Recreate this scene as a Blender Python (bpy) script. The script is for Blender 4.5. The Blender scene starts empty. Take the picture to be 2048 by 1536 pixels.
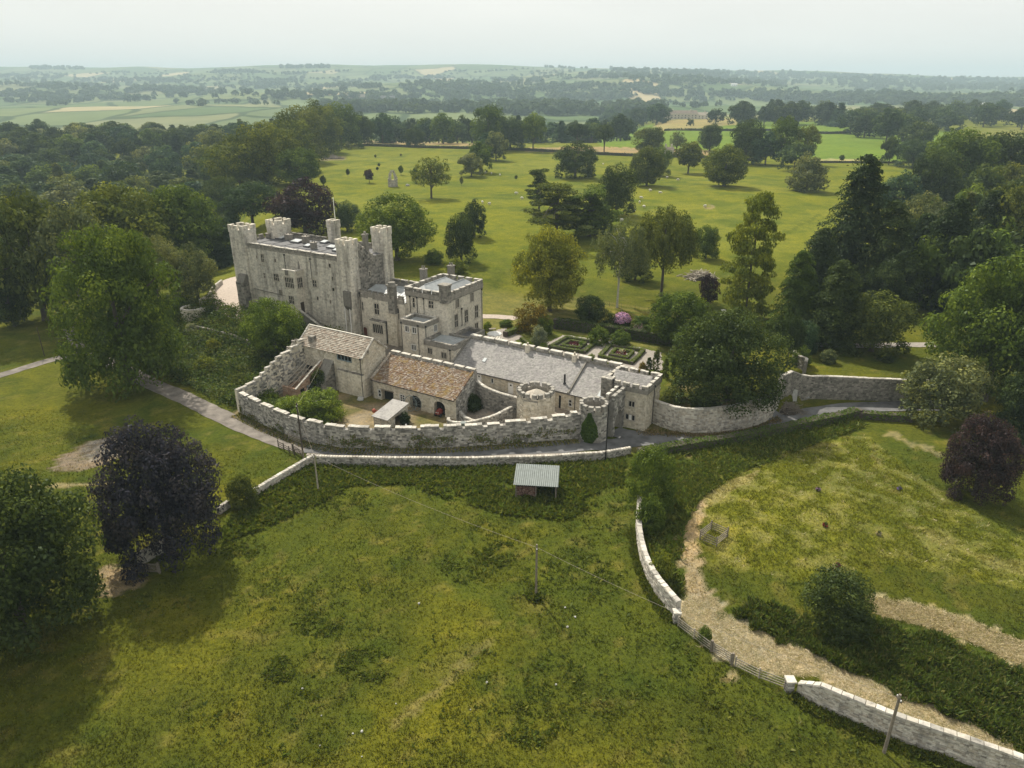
import bpy, math, random
import numpy as np
from mathutils import Vector, Matrix

# ------------------------------------------------------------------ camera, sky, sun, exposure
SC = bpy.context.scene
PITCH = math.radians(22.8); FPX = 1420.0; CAMZ = 50.0
cd = bpy.data.cameras.new('camera'); cam = bpy.data.objects.new('camera', cd)
SC.collection.objects.link(cam); SC.camera = cam
cam.location = (0, 0, CAMZ); cam.rotation_euler = (math.pi/2 - PITCH, 0, 0)
cd.sensor_fit = 'HORIZONTAL'; cd.sensor_width = 36.0; cd.lens = 36.0*FPX/2048.0
cd.clip_start = 0.5; cd.clip_end = 40000

SUN_AZ = (-0.45, 0.88); SUN_EL = math.radians(48)      # towards the sun: behind the castle, to the left
world = bpy.data.worlds.new('World'); SC.world = world; world.use_nodes = True
wn = world.node_tree.nodes; wl = world.node_tree.links
bg = wn['Background']; bg.inputs['Strength'].default_value = 0.1
sky = wn.new('ShaderNodeTexSky'); sky.sky_type = 'NISHITA'; sky.sun_disc = False
sky.sun_elevation = SUN_EL; sky.sun_rotation = math.atan2(SUN_AZ[0], SUN_AZ[1])
sky.dust_density = 4.0; sky.altitude = 100
tcw = wn.new('ShaderNodeTexCoord')
wmap = wn.new('ShaderNodeMapping'); wmap.inputs['Scale'].default_value = (1.0, 1.0, 5.0)
wno = wn.new('ShaderNodeTexNoise'); wno.inputs['Scale'].default_value = 1.6; wno.inputs['Detail'].default_value = 5
wramp = wn.new('ShaderNodeValToRGB')
wramp.color_ramp.elements[0].position = .3; wramp.color_ramp.elements[0].color = (6.7, 6.62, 6.25, 1)
wramp.color_ramp.elements[1].position = .75; wramp.color_ramp.elements[1].color = (8.0, 7.8, 7.3, 1)
wmix = wn.new('ShaderNodeMixRGB'); wmix.inputs['Fac'].default_value = 0.93    # thin bright overcast over the blue
wl.new(tcw.outputs['Generated'], wmap.inputs['Vector']); wl.new(wmap.outputs['Vector'], wno.inputs['Vector'])
wl.new(wno.outputs['Fac'], wramp.inputs['Fac'])
wl.new(sky.outputs['Color'], wmix.inputs['Color1']); wl.new(wramp.outputs['Color'], wmix.inputs['Color2'])
wsep = wn.new('ShaderNodeSeparateXYZ'); wl.new(tcw.outputs['Generated'], wsep.inputs['Vector'])
whz = wn.new('ShaderNodeMapRange'); whz.inputs['From Min'].default_value = 0.0; whz.inputs['From Max'].default_value = 0.22; whz.inputs['To Min'].default_value = 1.15; whz.inputs['To Max'].default_value = 1.0
wmul = wn.new('ShaderNodeVectorMath'); wmul.operation = 'SCALE'      # hazy overcast is brightest at the horizon, all the way round
wl.new(wsep.outputs['Z'], whz.inputs['Value']); wl.new(wmix.outputs['Color'], wmul.inputs[0]); wl.new(whz.outputs['Result'], wmul.inputs['Scale'])
wl.new(wmul.outputs['Vector'], bg.inputs['Color'])

sd = bpy.data.lights.new('sun', 'SUN'); sd.energy = 5.0; sd.angle = math.radians(1.2); sd.color = (1.0, 0.93, 0.80)
sun = bpy.data.objects.new('sun', sd); SC.collection.objects.link(sun)
_sv = Vector((SUN_AZ[0]*math.cos(SUN_EL), SUN_AZ[1]*math.cos(SUN_EL), math.sin(SUN_EL)))
sun.rotation_euler = _sv.to_track_quat('Z', 'Y').to_euler(); sun.location = (-60, 200, 200)

SC.view_settings.view_transform = 'Standard'; SC.view_settings.look = 'None'
SC.view_settings.exposure = 0.28; SC.view_settings.gamma = 1.0; SC.view_settings.use_curve_mapping = False
SC.render.engine = 'CYCLES'
SC.cycles.max_bounces = 5; SC.cycles.diffuse_bounces = 2; SC.cycles.glossy_bounces = 2
SC.cycles.transmission_bounces = 3; SC.cycles.volume_bounces = 0; SC.cycles.transparent_max_bounces = 4
SC.cycles.use_denoising = True

# ------------------------------------------------------------------ helpers
COL = SC.collection
rnd = random.Random(7); rg = np.random.default_rng(7)
O2 = np.array([-61.2, 154.4]); E1 = np.array([.859, -.512])/math.hypot(.859, .512); E2 = np.array([-E1[1], E1[0]])
ANG = math.atan2(E1[1], E1[0])
CT, ST = math.cos(PITCH), math.sin(PITCH)

def loc2w(s, t): p = O2 + E1*s + E2*t; return float(p[0]), float(p[1])
def w2loc(x, y): dx = x-O2[0]; dy = y-O2[1]; return dx*E1[0]+dy*E1[1], dx*E2[0]+dy*E2[1]
def project(x, y, z):
    f = y*CT-(z-CAMZ)*ST; up = y*ST+(z-CAMZ)*CT
    f = np.maximum(f, 1e-3)
    return 1024+FPX*x/f, 768-FPX*up/f
def sstep(a, b, x):
    t = np.clip((x-a)/(b-a), 0, 1); return t*t*(3-2*t)

_perm = rg.random((256, 256))
def vnoise(x, y, sc=1.0, off=0.0):
    x = np.asarray(x, float)/sc+off*17.3; y = np.asarray(y, float)/sc+off*9.1
    xi = np.floor(x).astype(int); yi = np.floor(y).astype(int); fx = x-xi; fy = y-yi
    fx = fx*fx*(3-2*fx); fy = fy*fy*(3-2*fy)
    g = lambda a, b: _perm[a % 256, b % 256]
    return (g(xi, yi)*(1-fx)+g(xi+1, yi)*fx)*(1-fy)+(g(xi, yi+1)*(1-fx)+g(xi+1, yi+1)*fx)*fy
def fbm(x, y, sc, off=0.0):
    return (vnoise(x, y, sc, off)+.5*vnoise(x, y, sc/2.1, off+1)+.25*vnoise(x, y, sc/4.3, off+2))/1.75

def hgt(x, y):
    x = np.asarray(x, float); y = np.asarray(y, float)
    s, t = w2loc(x, y); q = x/np.maximum(y, 1)
    t0 = np.interp(s, [-400, 20, 36, 39, 53, 56.5, 91, 98, 108, 114, 117.6, 135, 600], [-10.5, -10.5, -11, -14, -14, 1, 1, 2, 3.6, 10, 22, 33.5, 312])
    w = np.interp(s, [36, 39, 53, 56.5, 98, 114, 118], [7, 2, 2, 1, 1.2, 1.5, 1.2])
    zl = np.interp(s, [-45, -14, 5, 34, 39, 53, 57, 110], [0, 4.6, 4.5, 3.6, 2.6, 2.6, 3, 3])
    h = zl*sstep(t0-w, t0+w, t)
    yk = sstep(-15, -12.5, t)
    yard = .25*(1-yk)+yk*np.interp(s, [36, 39, 56, 62, 74, 84, 92, 95], [0, .35, .6, .95, .7, .1, .05, 0])
    h = np.maximum(h, yard*sstep(-34, -31, t)*sstep(36.5, 38, s)*np.where(t < 2, 1, 0)*sstep(96, 93, s))
    b = sstep(165, 300, y)*sstep(-8, 6, t)
    park = 5+1.2*(vnoise(x, y, 90, 3)-.5)*2*sstep(200, 320, y)
    h = h*(1-b)+park*b
    # field swells near the camera
    h = h+.5*(vnoise(x, y, 22, 5)-.5)*(1-sstep(85, 95, y))
    d2 = ((x-36)/20)**2+((y-72)/16)**2
    h = h+2.6*np.exp(-d2)
    # far country
    yf = np.maximum(y, 1)
    za = np.interp(yf, [0, 600, 660, 760, 1000, 1300, 1700, 2300, 3500, 4800, 6000, 6400, 9800], [5, 5, 3, -4, -26, -28, -6, 8, 46, 104, 183, 186, 120])
    zb = np.interp(yf, [0, 600, 760, 1000, 1300, 1700, 2300, 3500, 4800, 6000, 6400, 9800], [5, 5, 5, 4, 0, -8, 8, 46, 104, 183, 186, 120])
    kb = sstep(.10, .22, q); zf = za*(1-kb)+zb*kb
    fac = np.interp(q, [-.8, -.2, .1, .35, .75], [1.0, 1.0, 1.02, .86, .60])
    zf = np.where(yf > 2300, 8+(zf-8)*fac, zf)
    zf = zf+sstep(1700, 2600, yf)*(115*(fbm(x, y, 1100, 8)-.5)+26*(fbm(x, y, 380, 15)-.5))*(1-.45*sstep(5000, 6200, yf))
    f = sstep(560, 620, y)
    h = h*(1-f)+zf*f
    # wooded gorge on the left
    g = sstep(-.33, -.45, q)*sstep(180, 290, y)*(1-sstep(430, 760, y))
    return h-19*g
def H1(x, y): return float(hgt(x, y))

def ray(u, v):
    dx = (u-1024)/FPX; dy = (768-v)/FPX
    return np.array([dx, CT+dy*ST, -ST+dy*CT])
_T = np.concatenate([np.linspace(30, 400, 1500), np.geomspace(400, 9000, 2500)[1:]])
def G(u, v):
    """ground point seen at a place of the photograph (2048 px wide)"""
    d = ray(u, v); X = d[0]*_T; Y = d[1]*_T; Z = CAMZ+d[2]*_T
    k = np.argmax(Z < hgt(X, Y)); k = k if k > 0 else len(_T)-1
    a, b = _T[k-1], _T[k]
    for _ in range(18):
        m = (a+b)/2
        if CAMZ+d[2]*m < float(hgt(d[0]*m, d[1]*m)): b = m
        else: a = m
    return d[0]*b, d[1]*b, H1(d[0]*b, d[1]*b)
def Pz(u, v, z):
    d = ray(u, v); t = (z-CAMZ)/d[2]; return d[0]*t, d[1]*t, z
def top_at(x, y, v):
    """height whose image row is v above the ground point"""
    k = (768-v)/FPX; a = (k*y*CT-y*ST)/(CT+k*ST); return CAMZ+a
def inpoly(px, py, poly):
    poly = np.asarray(poly, float); n = len(poly); r = np.zeros(px.shape, bool); j = n-1
    for i in range(n):
        xi, yi = poly[i]; xj, yj = poly[j]
        c = ((yi > py) != (yj > py)) & (px < (xj-xi)*(py-yi)/(yj-yi+1e-12)+xi); r ^= c; j = i
    return r

def mesh_np(name, v, f, mat=None, face_attr=None, col=None, smooth=False):
    v = np.asarray(v, np.float32).reshape(-1, 3); f = np.asarray(f, np.int32); k = f.shape[1]
    me = bpy.data.meshes.new(name); me.vertices.add(len(v)); me.vertices.foreach_set('co', v.ravel())
    me.loops.add(f.size); me.loops.foreach_set('vertex_index', f.ravel())
    me.polygons.add(len(f)); me.polygons.foreach_set('loop_start', np.arange(0, f.size, k, dtype=np.int32))
    if smooth: me.polygons.foreach_set('use_smooth', np.ones(len(f), bool))
    if face_attr is not None:
        a = me.attributes.new('tint', 'FLOAT', 'FACE'); a.data.foreach_set('value', np.asarray(face_attr, np.float32))
    if col is not None:
        dom = 'POINT' if len(col) == len(v) else 'FACE'
        a = me.attributes.new('Col', 'FLOAT_COLOR', dom); a.data.foreach_set('color', np.asarray(col, np.float32).ravel())
    me.update(calc_edges=True); me.validate()
    if mat: me.materials.append(mat)
    return me
def link(name, me, parent=None, color=None):
    o = bpy.data.objects.new(name, me); COL.objects.link(o)
    if parent is not None: o.parent = parent
    if color: o.color = (*color, 1)
    return o
def tag(o, label=None, cat=None, group=None, kind=None):
    if label: o['label'] = label
    if cat: o['category'] = cat
    if group: o['group'] = group
    if kind: o['kind'] = kind
    return o
def thing(name, label, cat, loc=(0, 0, 0), rz=0, group=None):
    o = bpy.data.objects.new(name, None); COL.objects.link(o); o.empty_display_size = .5
    o.location = loc; o.rotation_euler = (0, 0, rz)
    return tag(o, label, cat, group)

class MB:
    def __init__(self): self.v = []; self.f = []; self.t = []
    def add(self, vs, fs, t=None):
        b = len(self.v); self.v += [tuple(p) for p in vs]
        t = rnd.random() if t is None else t
        for q in fs: self.f.append(tuple(b+i for i in q)); self.t.append(t)
    def box(self, x0, x1, y0, y1, z0, z1, t=None):
        self.add([(x0,y0,z0),(x1,y0,z0),(x1,y1,z0),(x0,y1,z0),(x0,y0,z1),(x1,y0,z1),(x1,y1,z1),(x0,y1,z1)],
                 [(3,2,1,0),(4,5,6,7),(0,1,5,4),(1,2,6,5),(2,3,7,6),(3,0,4,7)], t)
    def prism(self, poly, z0, z1, t=None):
        n = len(poly); z0f = z0 if callable(z0) else (lambda x, y: z0); z1f = z1 if callable(z1) else (lambda x, y: z1)
        vs = [(x, y, z0f(x, y)) for x, y in poly]+[(x, y, z1f(x, y)) for x, y in poly]
        self.add(vs, [tuple(range(n))[::-1], tuple(range(n, 2*n))]+[(i, (i+1) % n, n+(i+1) % n, n+i) for i in range(n)], t)
    def hexa(self, p, t=None):      # 8 corners, bottom loop then top loop
        self.add(p, [(3,2,1,0),(4,5,6,7),(0,1,5,4),(1,2,6,5),(2,3,7,6),(3,0,4,7)], t)
    def tube(self, pts, r, n=6, t=None, cap=True):
        pts = [Vector(p) for p in pts]; rs = r if isinstance(r, (list, tuple)) else [r]*len(pts)
        vs = []
        for i, p in enumerate(pts):
            d = (pts[min(i+1, len(pts)-1)]-pts[max(i-1, 0)]).normalized()
            a = d.orthogonal().normalized() if abs(d.z) < .95 else Vector((1, 0, 0))
            a = (a-d*a.dot(d)).normalized(); b = d.cross(a)
            for k in range(n):
                w = 2*math.pi*k/n; vs.append(tuple(p+(a*math.cos(w)+b*math.sin(w))*rs[i]))
        fs = [(i*n+k, i*n+(k+1) % n, (i+1)*n+(k+1) % n, (i+1)*n+k) for i in range(len(pts)-1) for k in range(n)]
        if cap: fs += [tuple(range(n))[::-1], tuple(range((len(pts)-1)*n, len(pts)*n))]
        self.add(vs, fs, t)
    def lathe(self, prof, n=12, c=(0, 0, 0), t=None):
        vs = [(c[0]+r*math.cos(2*math.pi*k/n), c[1]+r*math.sin(2*math.pi*k/n), c[2]+z) for r, z in prof for k in range(n)]
        m = len(prof)
        fs = [(i*n+k, i*n+(k+1) % n, (i+1)*n+(k+1) % n, (i+1)*n+k) for i in range(m-1) for k in range(n)]
        fs += [tuple(range(n))[::-1], tuple(range((m-1)*n, m*n))]
        self.add(vs, fs, t)
    def mesh(self, name, mat, off=(0, 0, 0)):
        me = bpy.data.meshes.new(name)
        ox, oy, oz = off
        me.from_pydata([(a-ox, b-oy, c-oz) for a, b, c in self.v] if any(off) else self.v, [], self.f)
        a = me.attributes.new('tint', 'FLOAT', 'FACE'); a.data.foreach_set('value', np.array(self.t, np.float32))
        if mat: me.materials.append(mat)
        return me
    def build(self, name, mat, parent=None, off=(0, 0, 0), color=None, kind=None):
        o = link(name, self.mesh(name, mat, off), parent, color)
        if kind: o['kind'] = kind
        return o

# ------------------------------------------------------------------ materials
def newmat(name):
    m = bpy.data.materials.new(name); m.use_nodes = True; nt = m.node_tree
    return m, nt, nt.nodes['Principled BSDF']
def nd(nt, kind, **kw):
    n = nt.nodes.new(kind)
    for k, v in kw.items():
        if k in n.inputs: n.inputs[k].default_value = v
        else: setattr(n, k, v)
    return n
def mixc(nt, mode, fac, a, b):
    n = nt.nodes.new('ShaderNodeMixRGB'); n.blend_type = mode
    for i, x in zip(('Fac', 'Color1', 'Color2'), (fac, a, b)):
        if isinstance(x, (int, float)): n.inputs[i].default_value = x if i == 'Fac' else (x, x, x, 1)
        elif isinstance(x, tuple): n.inputs[i].default_value = (*x, 1)
        else: nt.links.new(x, n.inputs[i])
    return n.outputs['Color']
def ramp(nt, src, stops):
    r = nt.nodes.new('ShaderNodeValToRGB'); e = r.color_ramp.elements
    while len(e) < len(stops): e.new(.5)
    for el, (p, c) in zip(e, stops): el.position = p; el.color = (*c, 1) if len(c) == 3 else c
    nt.links.new(src, r.inputs['Fac']); return r.outputs['Color']
def noise(nt, scale, detail=4, rough=.55, vec=None, dist=0.0):
    n = nd(nt, 'ShaderNodeTexNoise', Scale=scale, Detail=detail, Roughness=rough, Distortion=dist)
    if vec is not None: nt.links.new(vec, n.inputs['Vector'])
    return n.outputs['Fac']
def wpos(nt, scale=None):
    g = nt.nodes.new('ShaderNodeNewGeometry')
    if scale is None: return g.outputs['Position']
    m = nd(nt, 'ShaderNodeMapping', Scale=scale); nt.links.new(g.outputs['Position'], m.inputs['Vector']); return m.outputs['Vector']
def bump(nt, p, h, strength, dist=.05):
    b = nd(nt, 'ShaderNodeBump', Strength=strength, Distance=dist); nt.links.new(h, b.inputs['Height']); nt.links.new(b.outputs['Normal'], p.inputs['Normal'])

def stone_mat(name, cols, dark=(.07,.065,.055), stain=.5, lichen=None, rough=.9, lo=.5, hi=.72):
    """rubble and ashlar: colour per block, stains and speckle over it"""
    m, nt, p = newmat(name)
    at = nd(nt, 'ShaderNodeAttribute', attribute_name='tint')
    n = len(cols); base = ramp(nt, at.outputs['Fac'], [(i/(n-1), c) for i, c in enumerate(cols)])
    sp = noise(nt, 2.6, 6, .7, wpos(nt)); base = mixc(nt, 'MULTIPLY', .8, base, ramp(nt, sp, [(.30, (.42,.41,.40)), (.45, (1.12,1.1,1.06)), (.68, (1.4,1.38,1.33))]))
    st = noise(nt, .7, 6, .66, wpos(nt, (1, 1, .17)), .3)
    base = mixc(nt, 'MIX', ramp(nt, st, [(lo, (0,0,0)), (hi, (stain,)*3)]), base, dark)
    if lichen:
        l = noise(nt, .8, 6, .7, wpos(nt)); base = mixc(nt, 'MIX', ramp(nt, l, [(.5, (0,0,0)), (.64, (.8,)*3)]), base, lichen)
    w = noise(nt, 1.1, 5, .6, wpos(nt)); base = mixc(nt, 'MIX', ramp(nt, w, [(.62, (0,0,0)), (.75, (.35,)*3)]), base, (.5,.48,.43))
    nt.links.new(base, p.inputs['Base Color']); p.inputs['Roughness'].default_value = rough
    p.inputs['Specular IOR Level'].default_value = .2
    bump(nt, p, noise(nt, 7, 5, .65, wpos(nt)), .55, .06)
    return m
def plain_mat(name, col, rough=.7, metal=0, var=.35, sc=3.0, spec=.3):
    m, nt, p = newmat(name)
    n = noise(nt, sc, 5, .6, wpos(nt))
    c = mixc(nt, 'MULTIPLY', 1.0, col, ramp(nt, n, [(.25, (1-var,)*3), (.75, (1+var*.6,)*3)]))
    at = nd(nt, 'ShaderNodeAttribute', attribute_name='tint')
    c = mixc(nt, 'MULTIPLY', .35, c, ramp(nt, at.outputs['Fac'], [(0, (.7,.7,.7)), (1, (1.25,1.25,1.25))]))
    nt.links.new(c, p.inputs['Base Color']); p.inputs['Roughness'].default_value = rough; p.inputs['Metallic'].default_value = metal
    p.inputs['Specular IOR Level'].default_value = spec
    return m
M = {}
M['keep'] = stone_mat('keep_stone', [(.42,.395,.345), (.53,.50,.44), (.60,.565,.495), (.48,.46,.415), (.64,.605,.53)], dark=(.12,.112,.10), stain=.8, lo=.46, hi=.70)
M['ashlar'] = stone_mat('ashlar_stone', [(.48,.45,.39), (.55,.515,.445), (.60,.56,.48), (.52,.49,.425)], stain=.4)
M['rubble'] = stone_mat('rubble_stone', [(.10,.098,.092), (.24,.232,.215), (.36,.345,.32), (.16,.155,.145), (.46,.445,.41), (.27,.255,.225)], dark=(.055,.055,.05), stain=.55)
M['wallpale'] = stone_mat('pale_wall_stone', [(.30,.285,.26), (.44,.415,.37), (.52,.50,.45), (.40,.36,.30), (.24,.225,.205)], dark=(.10,.10,.095), stain=.45)
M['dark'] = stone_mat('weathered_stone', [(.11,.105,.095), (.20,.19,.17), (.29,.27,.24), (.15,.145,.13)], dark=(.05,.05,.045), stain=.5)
M['coping'] = stone_mat('coping_stone', [(.28,.27,.245), (.42,.40,.365), (.52,.50,.455), (.36,.335,.29)], dark=(.13,.125,.115), stain=.5)
M['farm'] = stone_mat('farm_stone', [(.42,.385,.31), (.52,.48,.395), (.59,.55,.47), (.46,.41,.32)], dark=(.13,.11,.08), stain=.4)
M['slate'] = stone_mat('stone_slates', [(.22,.185,.15), (.33,.295,.25), (.40,.37,.32), (.26,.205,.165), (.37,.33,.275)], dark=(.13,.085,.06), stain=.5, rough=.85)
M['lichen_slate'] = stone_mat('lichen_slates', [(.13,.09,.065), (.19,.125,.08), (.27,.235,.20), (.16,.105,.07), (.23,.19,.155), (.35,.315,.28)], dark=(.17,.095,.05), stain=.75, lichen=(.27,.185,.06), rough=.9)
M['grey_slate'] = stone_mat('grey_slates', [(.20,.197,.192), (.25,.245,.237), (.30,.292,.284), (.235,.222,.225)], dark=(.15,.14,.15), stain=.6, rough=.7)
M['brick'] = stone_mat('old_brick', [(.24,.15,.105), (.31,.20,.14), (.40,.30,.23), (.21,.14,.10)], dark=(.12,.08,.06), stain=.4)
M['lead'] = plain_mat('lead_sheet', (.36,.38,.385), .5, .0, .3, 1.2, .5)
M['felt'] = plain_mat('roof_felt', (.13,.13,.135), .8, 0, .35, 1.5)
M['wood'] = plain_mat('grey_wood', (.22,.19,.15), .85, 0, .4, 6)
M['darkwood'] = plain_mat('dark_timber', (.075,.06,.048), .85, 0, .4, 6)
M['palewood'] = plain_mat('pale_timber', (.36,.32,.26), .85, 0, .35, 6)
M['white'] = plain_mat('white_paint', (.78,.77,.74), .5, 0, .12)
M['iron'] = plain_mat('black_iron', (.03,.03,.032), .5, 0, .3)
M['frame'] = plain_mat('window_stone', (.46,.42,.35), .85, 0, .25)
M['whiteframe'] = plain_mat('white_window_frame', (.66,.65,.61), .6, 0, .15)
M['blueframe'] = plain_mat('blue_grey_paint', (.20,.25,.26), .6, 0, .2)
M['reddoor'] = plain_mat('dark_red_door', (.11,.03,.02), .6, 0, .2)
M['void'] = plain_mat('interior_shade_paint', (.018,.017,.016), .9, 0, .2)  # near-black colour standing in for the unlit space behind openings
M['metal'] = plain_mat('corrugated_sheet', (.19,.215,.205), .5, 0, .25, 2)
M['red'] = plain_mat('faded_red_paint', (.27,.06,.045), .5, 0, .25)
M['orange'] = plain_mat('orange_paint', (.34,.09,.05), .5, 0, .2)
M['green'] = plain_mat('bright_green_plastic', (.02,.34,.12), .4, 0, .2)
M['blue'] = plain_mat('dark_blue_plastic', (.025,.045,.075), .5, 0, .2)
M['teal'] = plain_mat('teal_paint', (.05,.16,.14), .5, 0, .2)
M['tyre'] = plain_mat('rubber', (.02,.02,.02), .8, 0, .2)
M['bark'] = plain_mat('bark', (.10,.085,.068), .95, 0, .5, 5)
M['palebark'] = plain_mat('birch_bark', (.52,.50,.46), .8, 0, .5, 4)
M['gravel'] = plain_mat('pink_gravel', (.42,.355,.30), .95, 0, .3, 2.5)
M['gravel2'] = plain_mat('grey_gravel', (.30,.27,.235), .95, 0, .3, 2.5)
M['asphalt'] = plain_mat('worn_asphalt', (.14,.14,.142), .9, 0, .6, .45)
M['track'] = plain_mat('worn_lane', (.20,.178,.155), .95, 0, .6, .5)
M['fleece'] = plain_mat('sheep_fleece', (.62,.59,.52), .95, 0, .2, 9)
M['limestone'] = plain_mat('pale_limestone', (.42,.415,.39), .9, 0, .3, 3)
M['dryhay'] = plain_mat('cut_hay', (.42,.335,.19), .95, 0, .4, 3)
def glass_mat():
    m, nt, p = newmat('window_glass'); p.inputs['Base Color'].default_value = (.02,.022,.024,1)
    p.inputs['Roughness'].default_value = .12; p.inputs['Specular IOR Level'].default_value = .6; return m
M['glass'] = glass_mat()
def skylight_mat():
    m, nt, p = newmat('skylight_glass'); p.inputs['Base Color'].default_value = (.55,.58,.58,1)
    p.inputs['Roughness'].default_value = .08; p.inputs['Specular IOR Level'].default_value = .8; return m
M['skyglass'] = skylight_mat()
def leaf_mat(name, trans=.24, attr=False):
    m, nt, p = newmat(name); nt.nodes.remove(p); out = nt.nodes['Material Output']
    at = nd(nt, 'ShaderNodeAttribute', attribute_name='tint')
    if attr: base = nd(nt, 'ShaderNodeAttribute', attribute_name='Col').outputs['Color']
    else:
        oi = nt.nodes.new('ShaderNodeObjectInfo'); base = oi.outputs['Color']
        base = mixc(nt, 'MULTIPLY', .5, base, ramp(nt, oi.outputs['Random'], [(0, (.72,.8,.85)), (1, (1.3,1.2,1.05))]))
        base = mixc(nt, 'MULTIPLY', 1.0, base, ramp(nt, at.outputs['Fac'], [(0, (.5,.56,.66)), (.5, (.95,.97,.95)), (1, (1.9,1.68,1.2))]))
    d = nt.nodes.new('ShaderNodeBsdfDiffuse'); t = nt.nodes.new('ShaderNodeBsdfTranslucent'); g = nd(nt, 'ShaderNodeBsdfGlossy', Roughness=.45)
    nt.links.new(base, d.inputs['Color']); nt.links.new(mixc(nt, 'MULTIPLY', 1.0, base, (1.5, 1.45, .8)), t.inputs['Color'])
    g.inputs['Color'].default_value = (.8,.85,.9,1)
    a = nd(nt, 'ShaderNodeMixShader', Fac=trans); b = nd(nt, 'ShaderNodeMixShader', Fac=.007)
    nt.links.new(d.outputs[0], a.inputs[1]); nt.links.new(t.outputs[0], a.inputs[2])
    nt.links.new(a.outputs[0], b.inputs[1]); nt.links.new(g.outputs[0], b.inputs[2]); nt.links.new(b.outputs[0], out.inputs['Surface'])
    return m
M['leaf'] = leaf_mat('leaves'); M['grassblade'] = leaf_mat('grass_blades', .3, True)

def ground_mat():
    m, nt, p = newmat('meadow_ground')
    at = nd(nt, 'ShaderNodeAttribute', attribute_name='Col'); base = at.outputs['Color']; far = at.outputs['Alpha']
    pos = wpos(nt)
    n1 = noise(nt, .22, 6, .65, pos, .4); n2 = noise(nt, 1.7, 6, .72, pos, .3); n3 = noise(nt, 7, 4, .7, pos)
    near = mixc(nt, 'MULTIPLY', .75, base, ramp(nt, n1, [(.3, (.62,.7,.8)), (.55, (1,1,1)), (.75, (1.35,1.22,.95))]))
    n0 = noise(nt, .045, 5, .6, pos, .5); near = mixc(nt, 'MULTIPLY', .6, near, ramp(nt, n0, [(.35, (.72,.8,.85)), (.5, (1,1,1)), (.68, (1.25,1.15,1.0))]))
    near = mixc(nt, 'MULTIPLY', .85, near, ramp(nt, n2, [(.28, (.45,.52,.6)), (.5, (1,1,1)), (.72, (1.4,1.32,1.15))]))
    near = mixc(nt, 'MULTIPLY', .7, near, ramp(nt, n3, [(.3, (.6,.62,.65)), (.7, (1.3,1.28,1.25))]))
    # far fields: a patchwork of pasture, hay and woods with hedge lines
    mp = nd(nt, 'ShaderNodeMapping', Scale=(.0075, .0040, 0), Rotation=(0, 0, .35)); nt.links.new(pos, mp.inputs['Vector'])
    dn = nd(nt, 'ShaderNodeTexNoise', Scale=1.1, Detail=2); nt.links.new(mp.outputs[0], dn.inputs['Vector'])
    ad = nd(nt, 'ShaderNodeMixRGB', Fac=.35); nt.links.new(mp.outputs[0], ad.inputs['Color1']); nt.links.new(dn.outputs['Color'], ad.inputs['Color2'])
    v1 = nd(nt, 'ShaderNodeTexVoronoi', Scale=1.0, voronoi_dimensions='2D'); nt.links.new(ad.outputs[0], v1.inputs['Vector'])
    sx = nt.nodes.new('ShaderNodeSeparateColor'); nt.links.new(v1.outputs['Color'], sx.inputs[0])
    fc = ramp(nt, sx.outputs[0], [(0, (.075,.12,.048)), (.22, (.115,.155,.06)), (.45, (.155,.185,.078)), (.6, (.09,.135,.052)), (.78, (.19,.195,.095)), (.88, (.10,.145,.06)), (.95, (.40,.33,.19))])
    v2 = nd(nt, 'ShaderNodeTexVoronoi', Scale=1.0, voronoi_dimensions='2D', feature='DISTANCE_TO_EDGE'); nt.links.new(ad.outputs[0], v2.inputs['Vector'])
    fc = mixc(nt, 'MIX', ramp(nt, v2.outputs['Distance'], [(.03, (.9,.9,.9)), (.06, (0,0,0))]), fc, (.035,.06,.02))
    fn = noise(nt, .012, 5, .6, pos); fc = mixc(nt, 'MULTIPLY', .6, fc, ramp(nt, fn, [(.3, (.7,.75,.75)), (.7, (1.2,1.15,1.1))]))
    col = mixc(nt, 'MIX', far, near, fc)
    nt.links.new(col, p.inputs['Base Color']); p.inputs['Roughness'].default_value = 1.0; p.inputs['Specular IOR Level'].default_value = .05
    bump(nt, p, n2, .9, .25)
    return m
M['ground'] = ground_mat()

# ------------------------------------------------------------------ ground
ys = np.concatenate([np.linspace(-200, 30, 12)[:-1], np.arange(30, 205, .62)])
yy = 205.0; st_ = .7; ext = []
while yy < 620: ext.append(yy); st_ *= 1.022; yy += st_
while yy < 1500: ext.append(yy); yy += 14
while yy < 9800: ext.append(yy); yy += 45 if yy < 6600 else 200
ys = np.concatenate([ys, ext])
xa = np.arange(0, 126, .75); xx = xa[-1]; st_ = .75; e2_ = []
while xx < 8200: st_ *= 1.035; xx += st_; e2_.append(xx)
xp = np.concatenate([xa, e2_]); xs = np.concatenate([-xp[::-1][:-1], xp])
GX, GY = np.meshgrid(xs, ys); GZ = hgt(GX, GY)
nx, ny = len(xs), len(ys)
idx = np.arange(nx*ny).reshape(ny, nx)
quads = np.stack([idx[:-1, :-1], idx[:-1, 1:], idx[1:, 1:], idx[1:, :-1]], -1).reshape(-1, 4)

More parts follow.
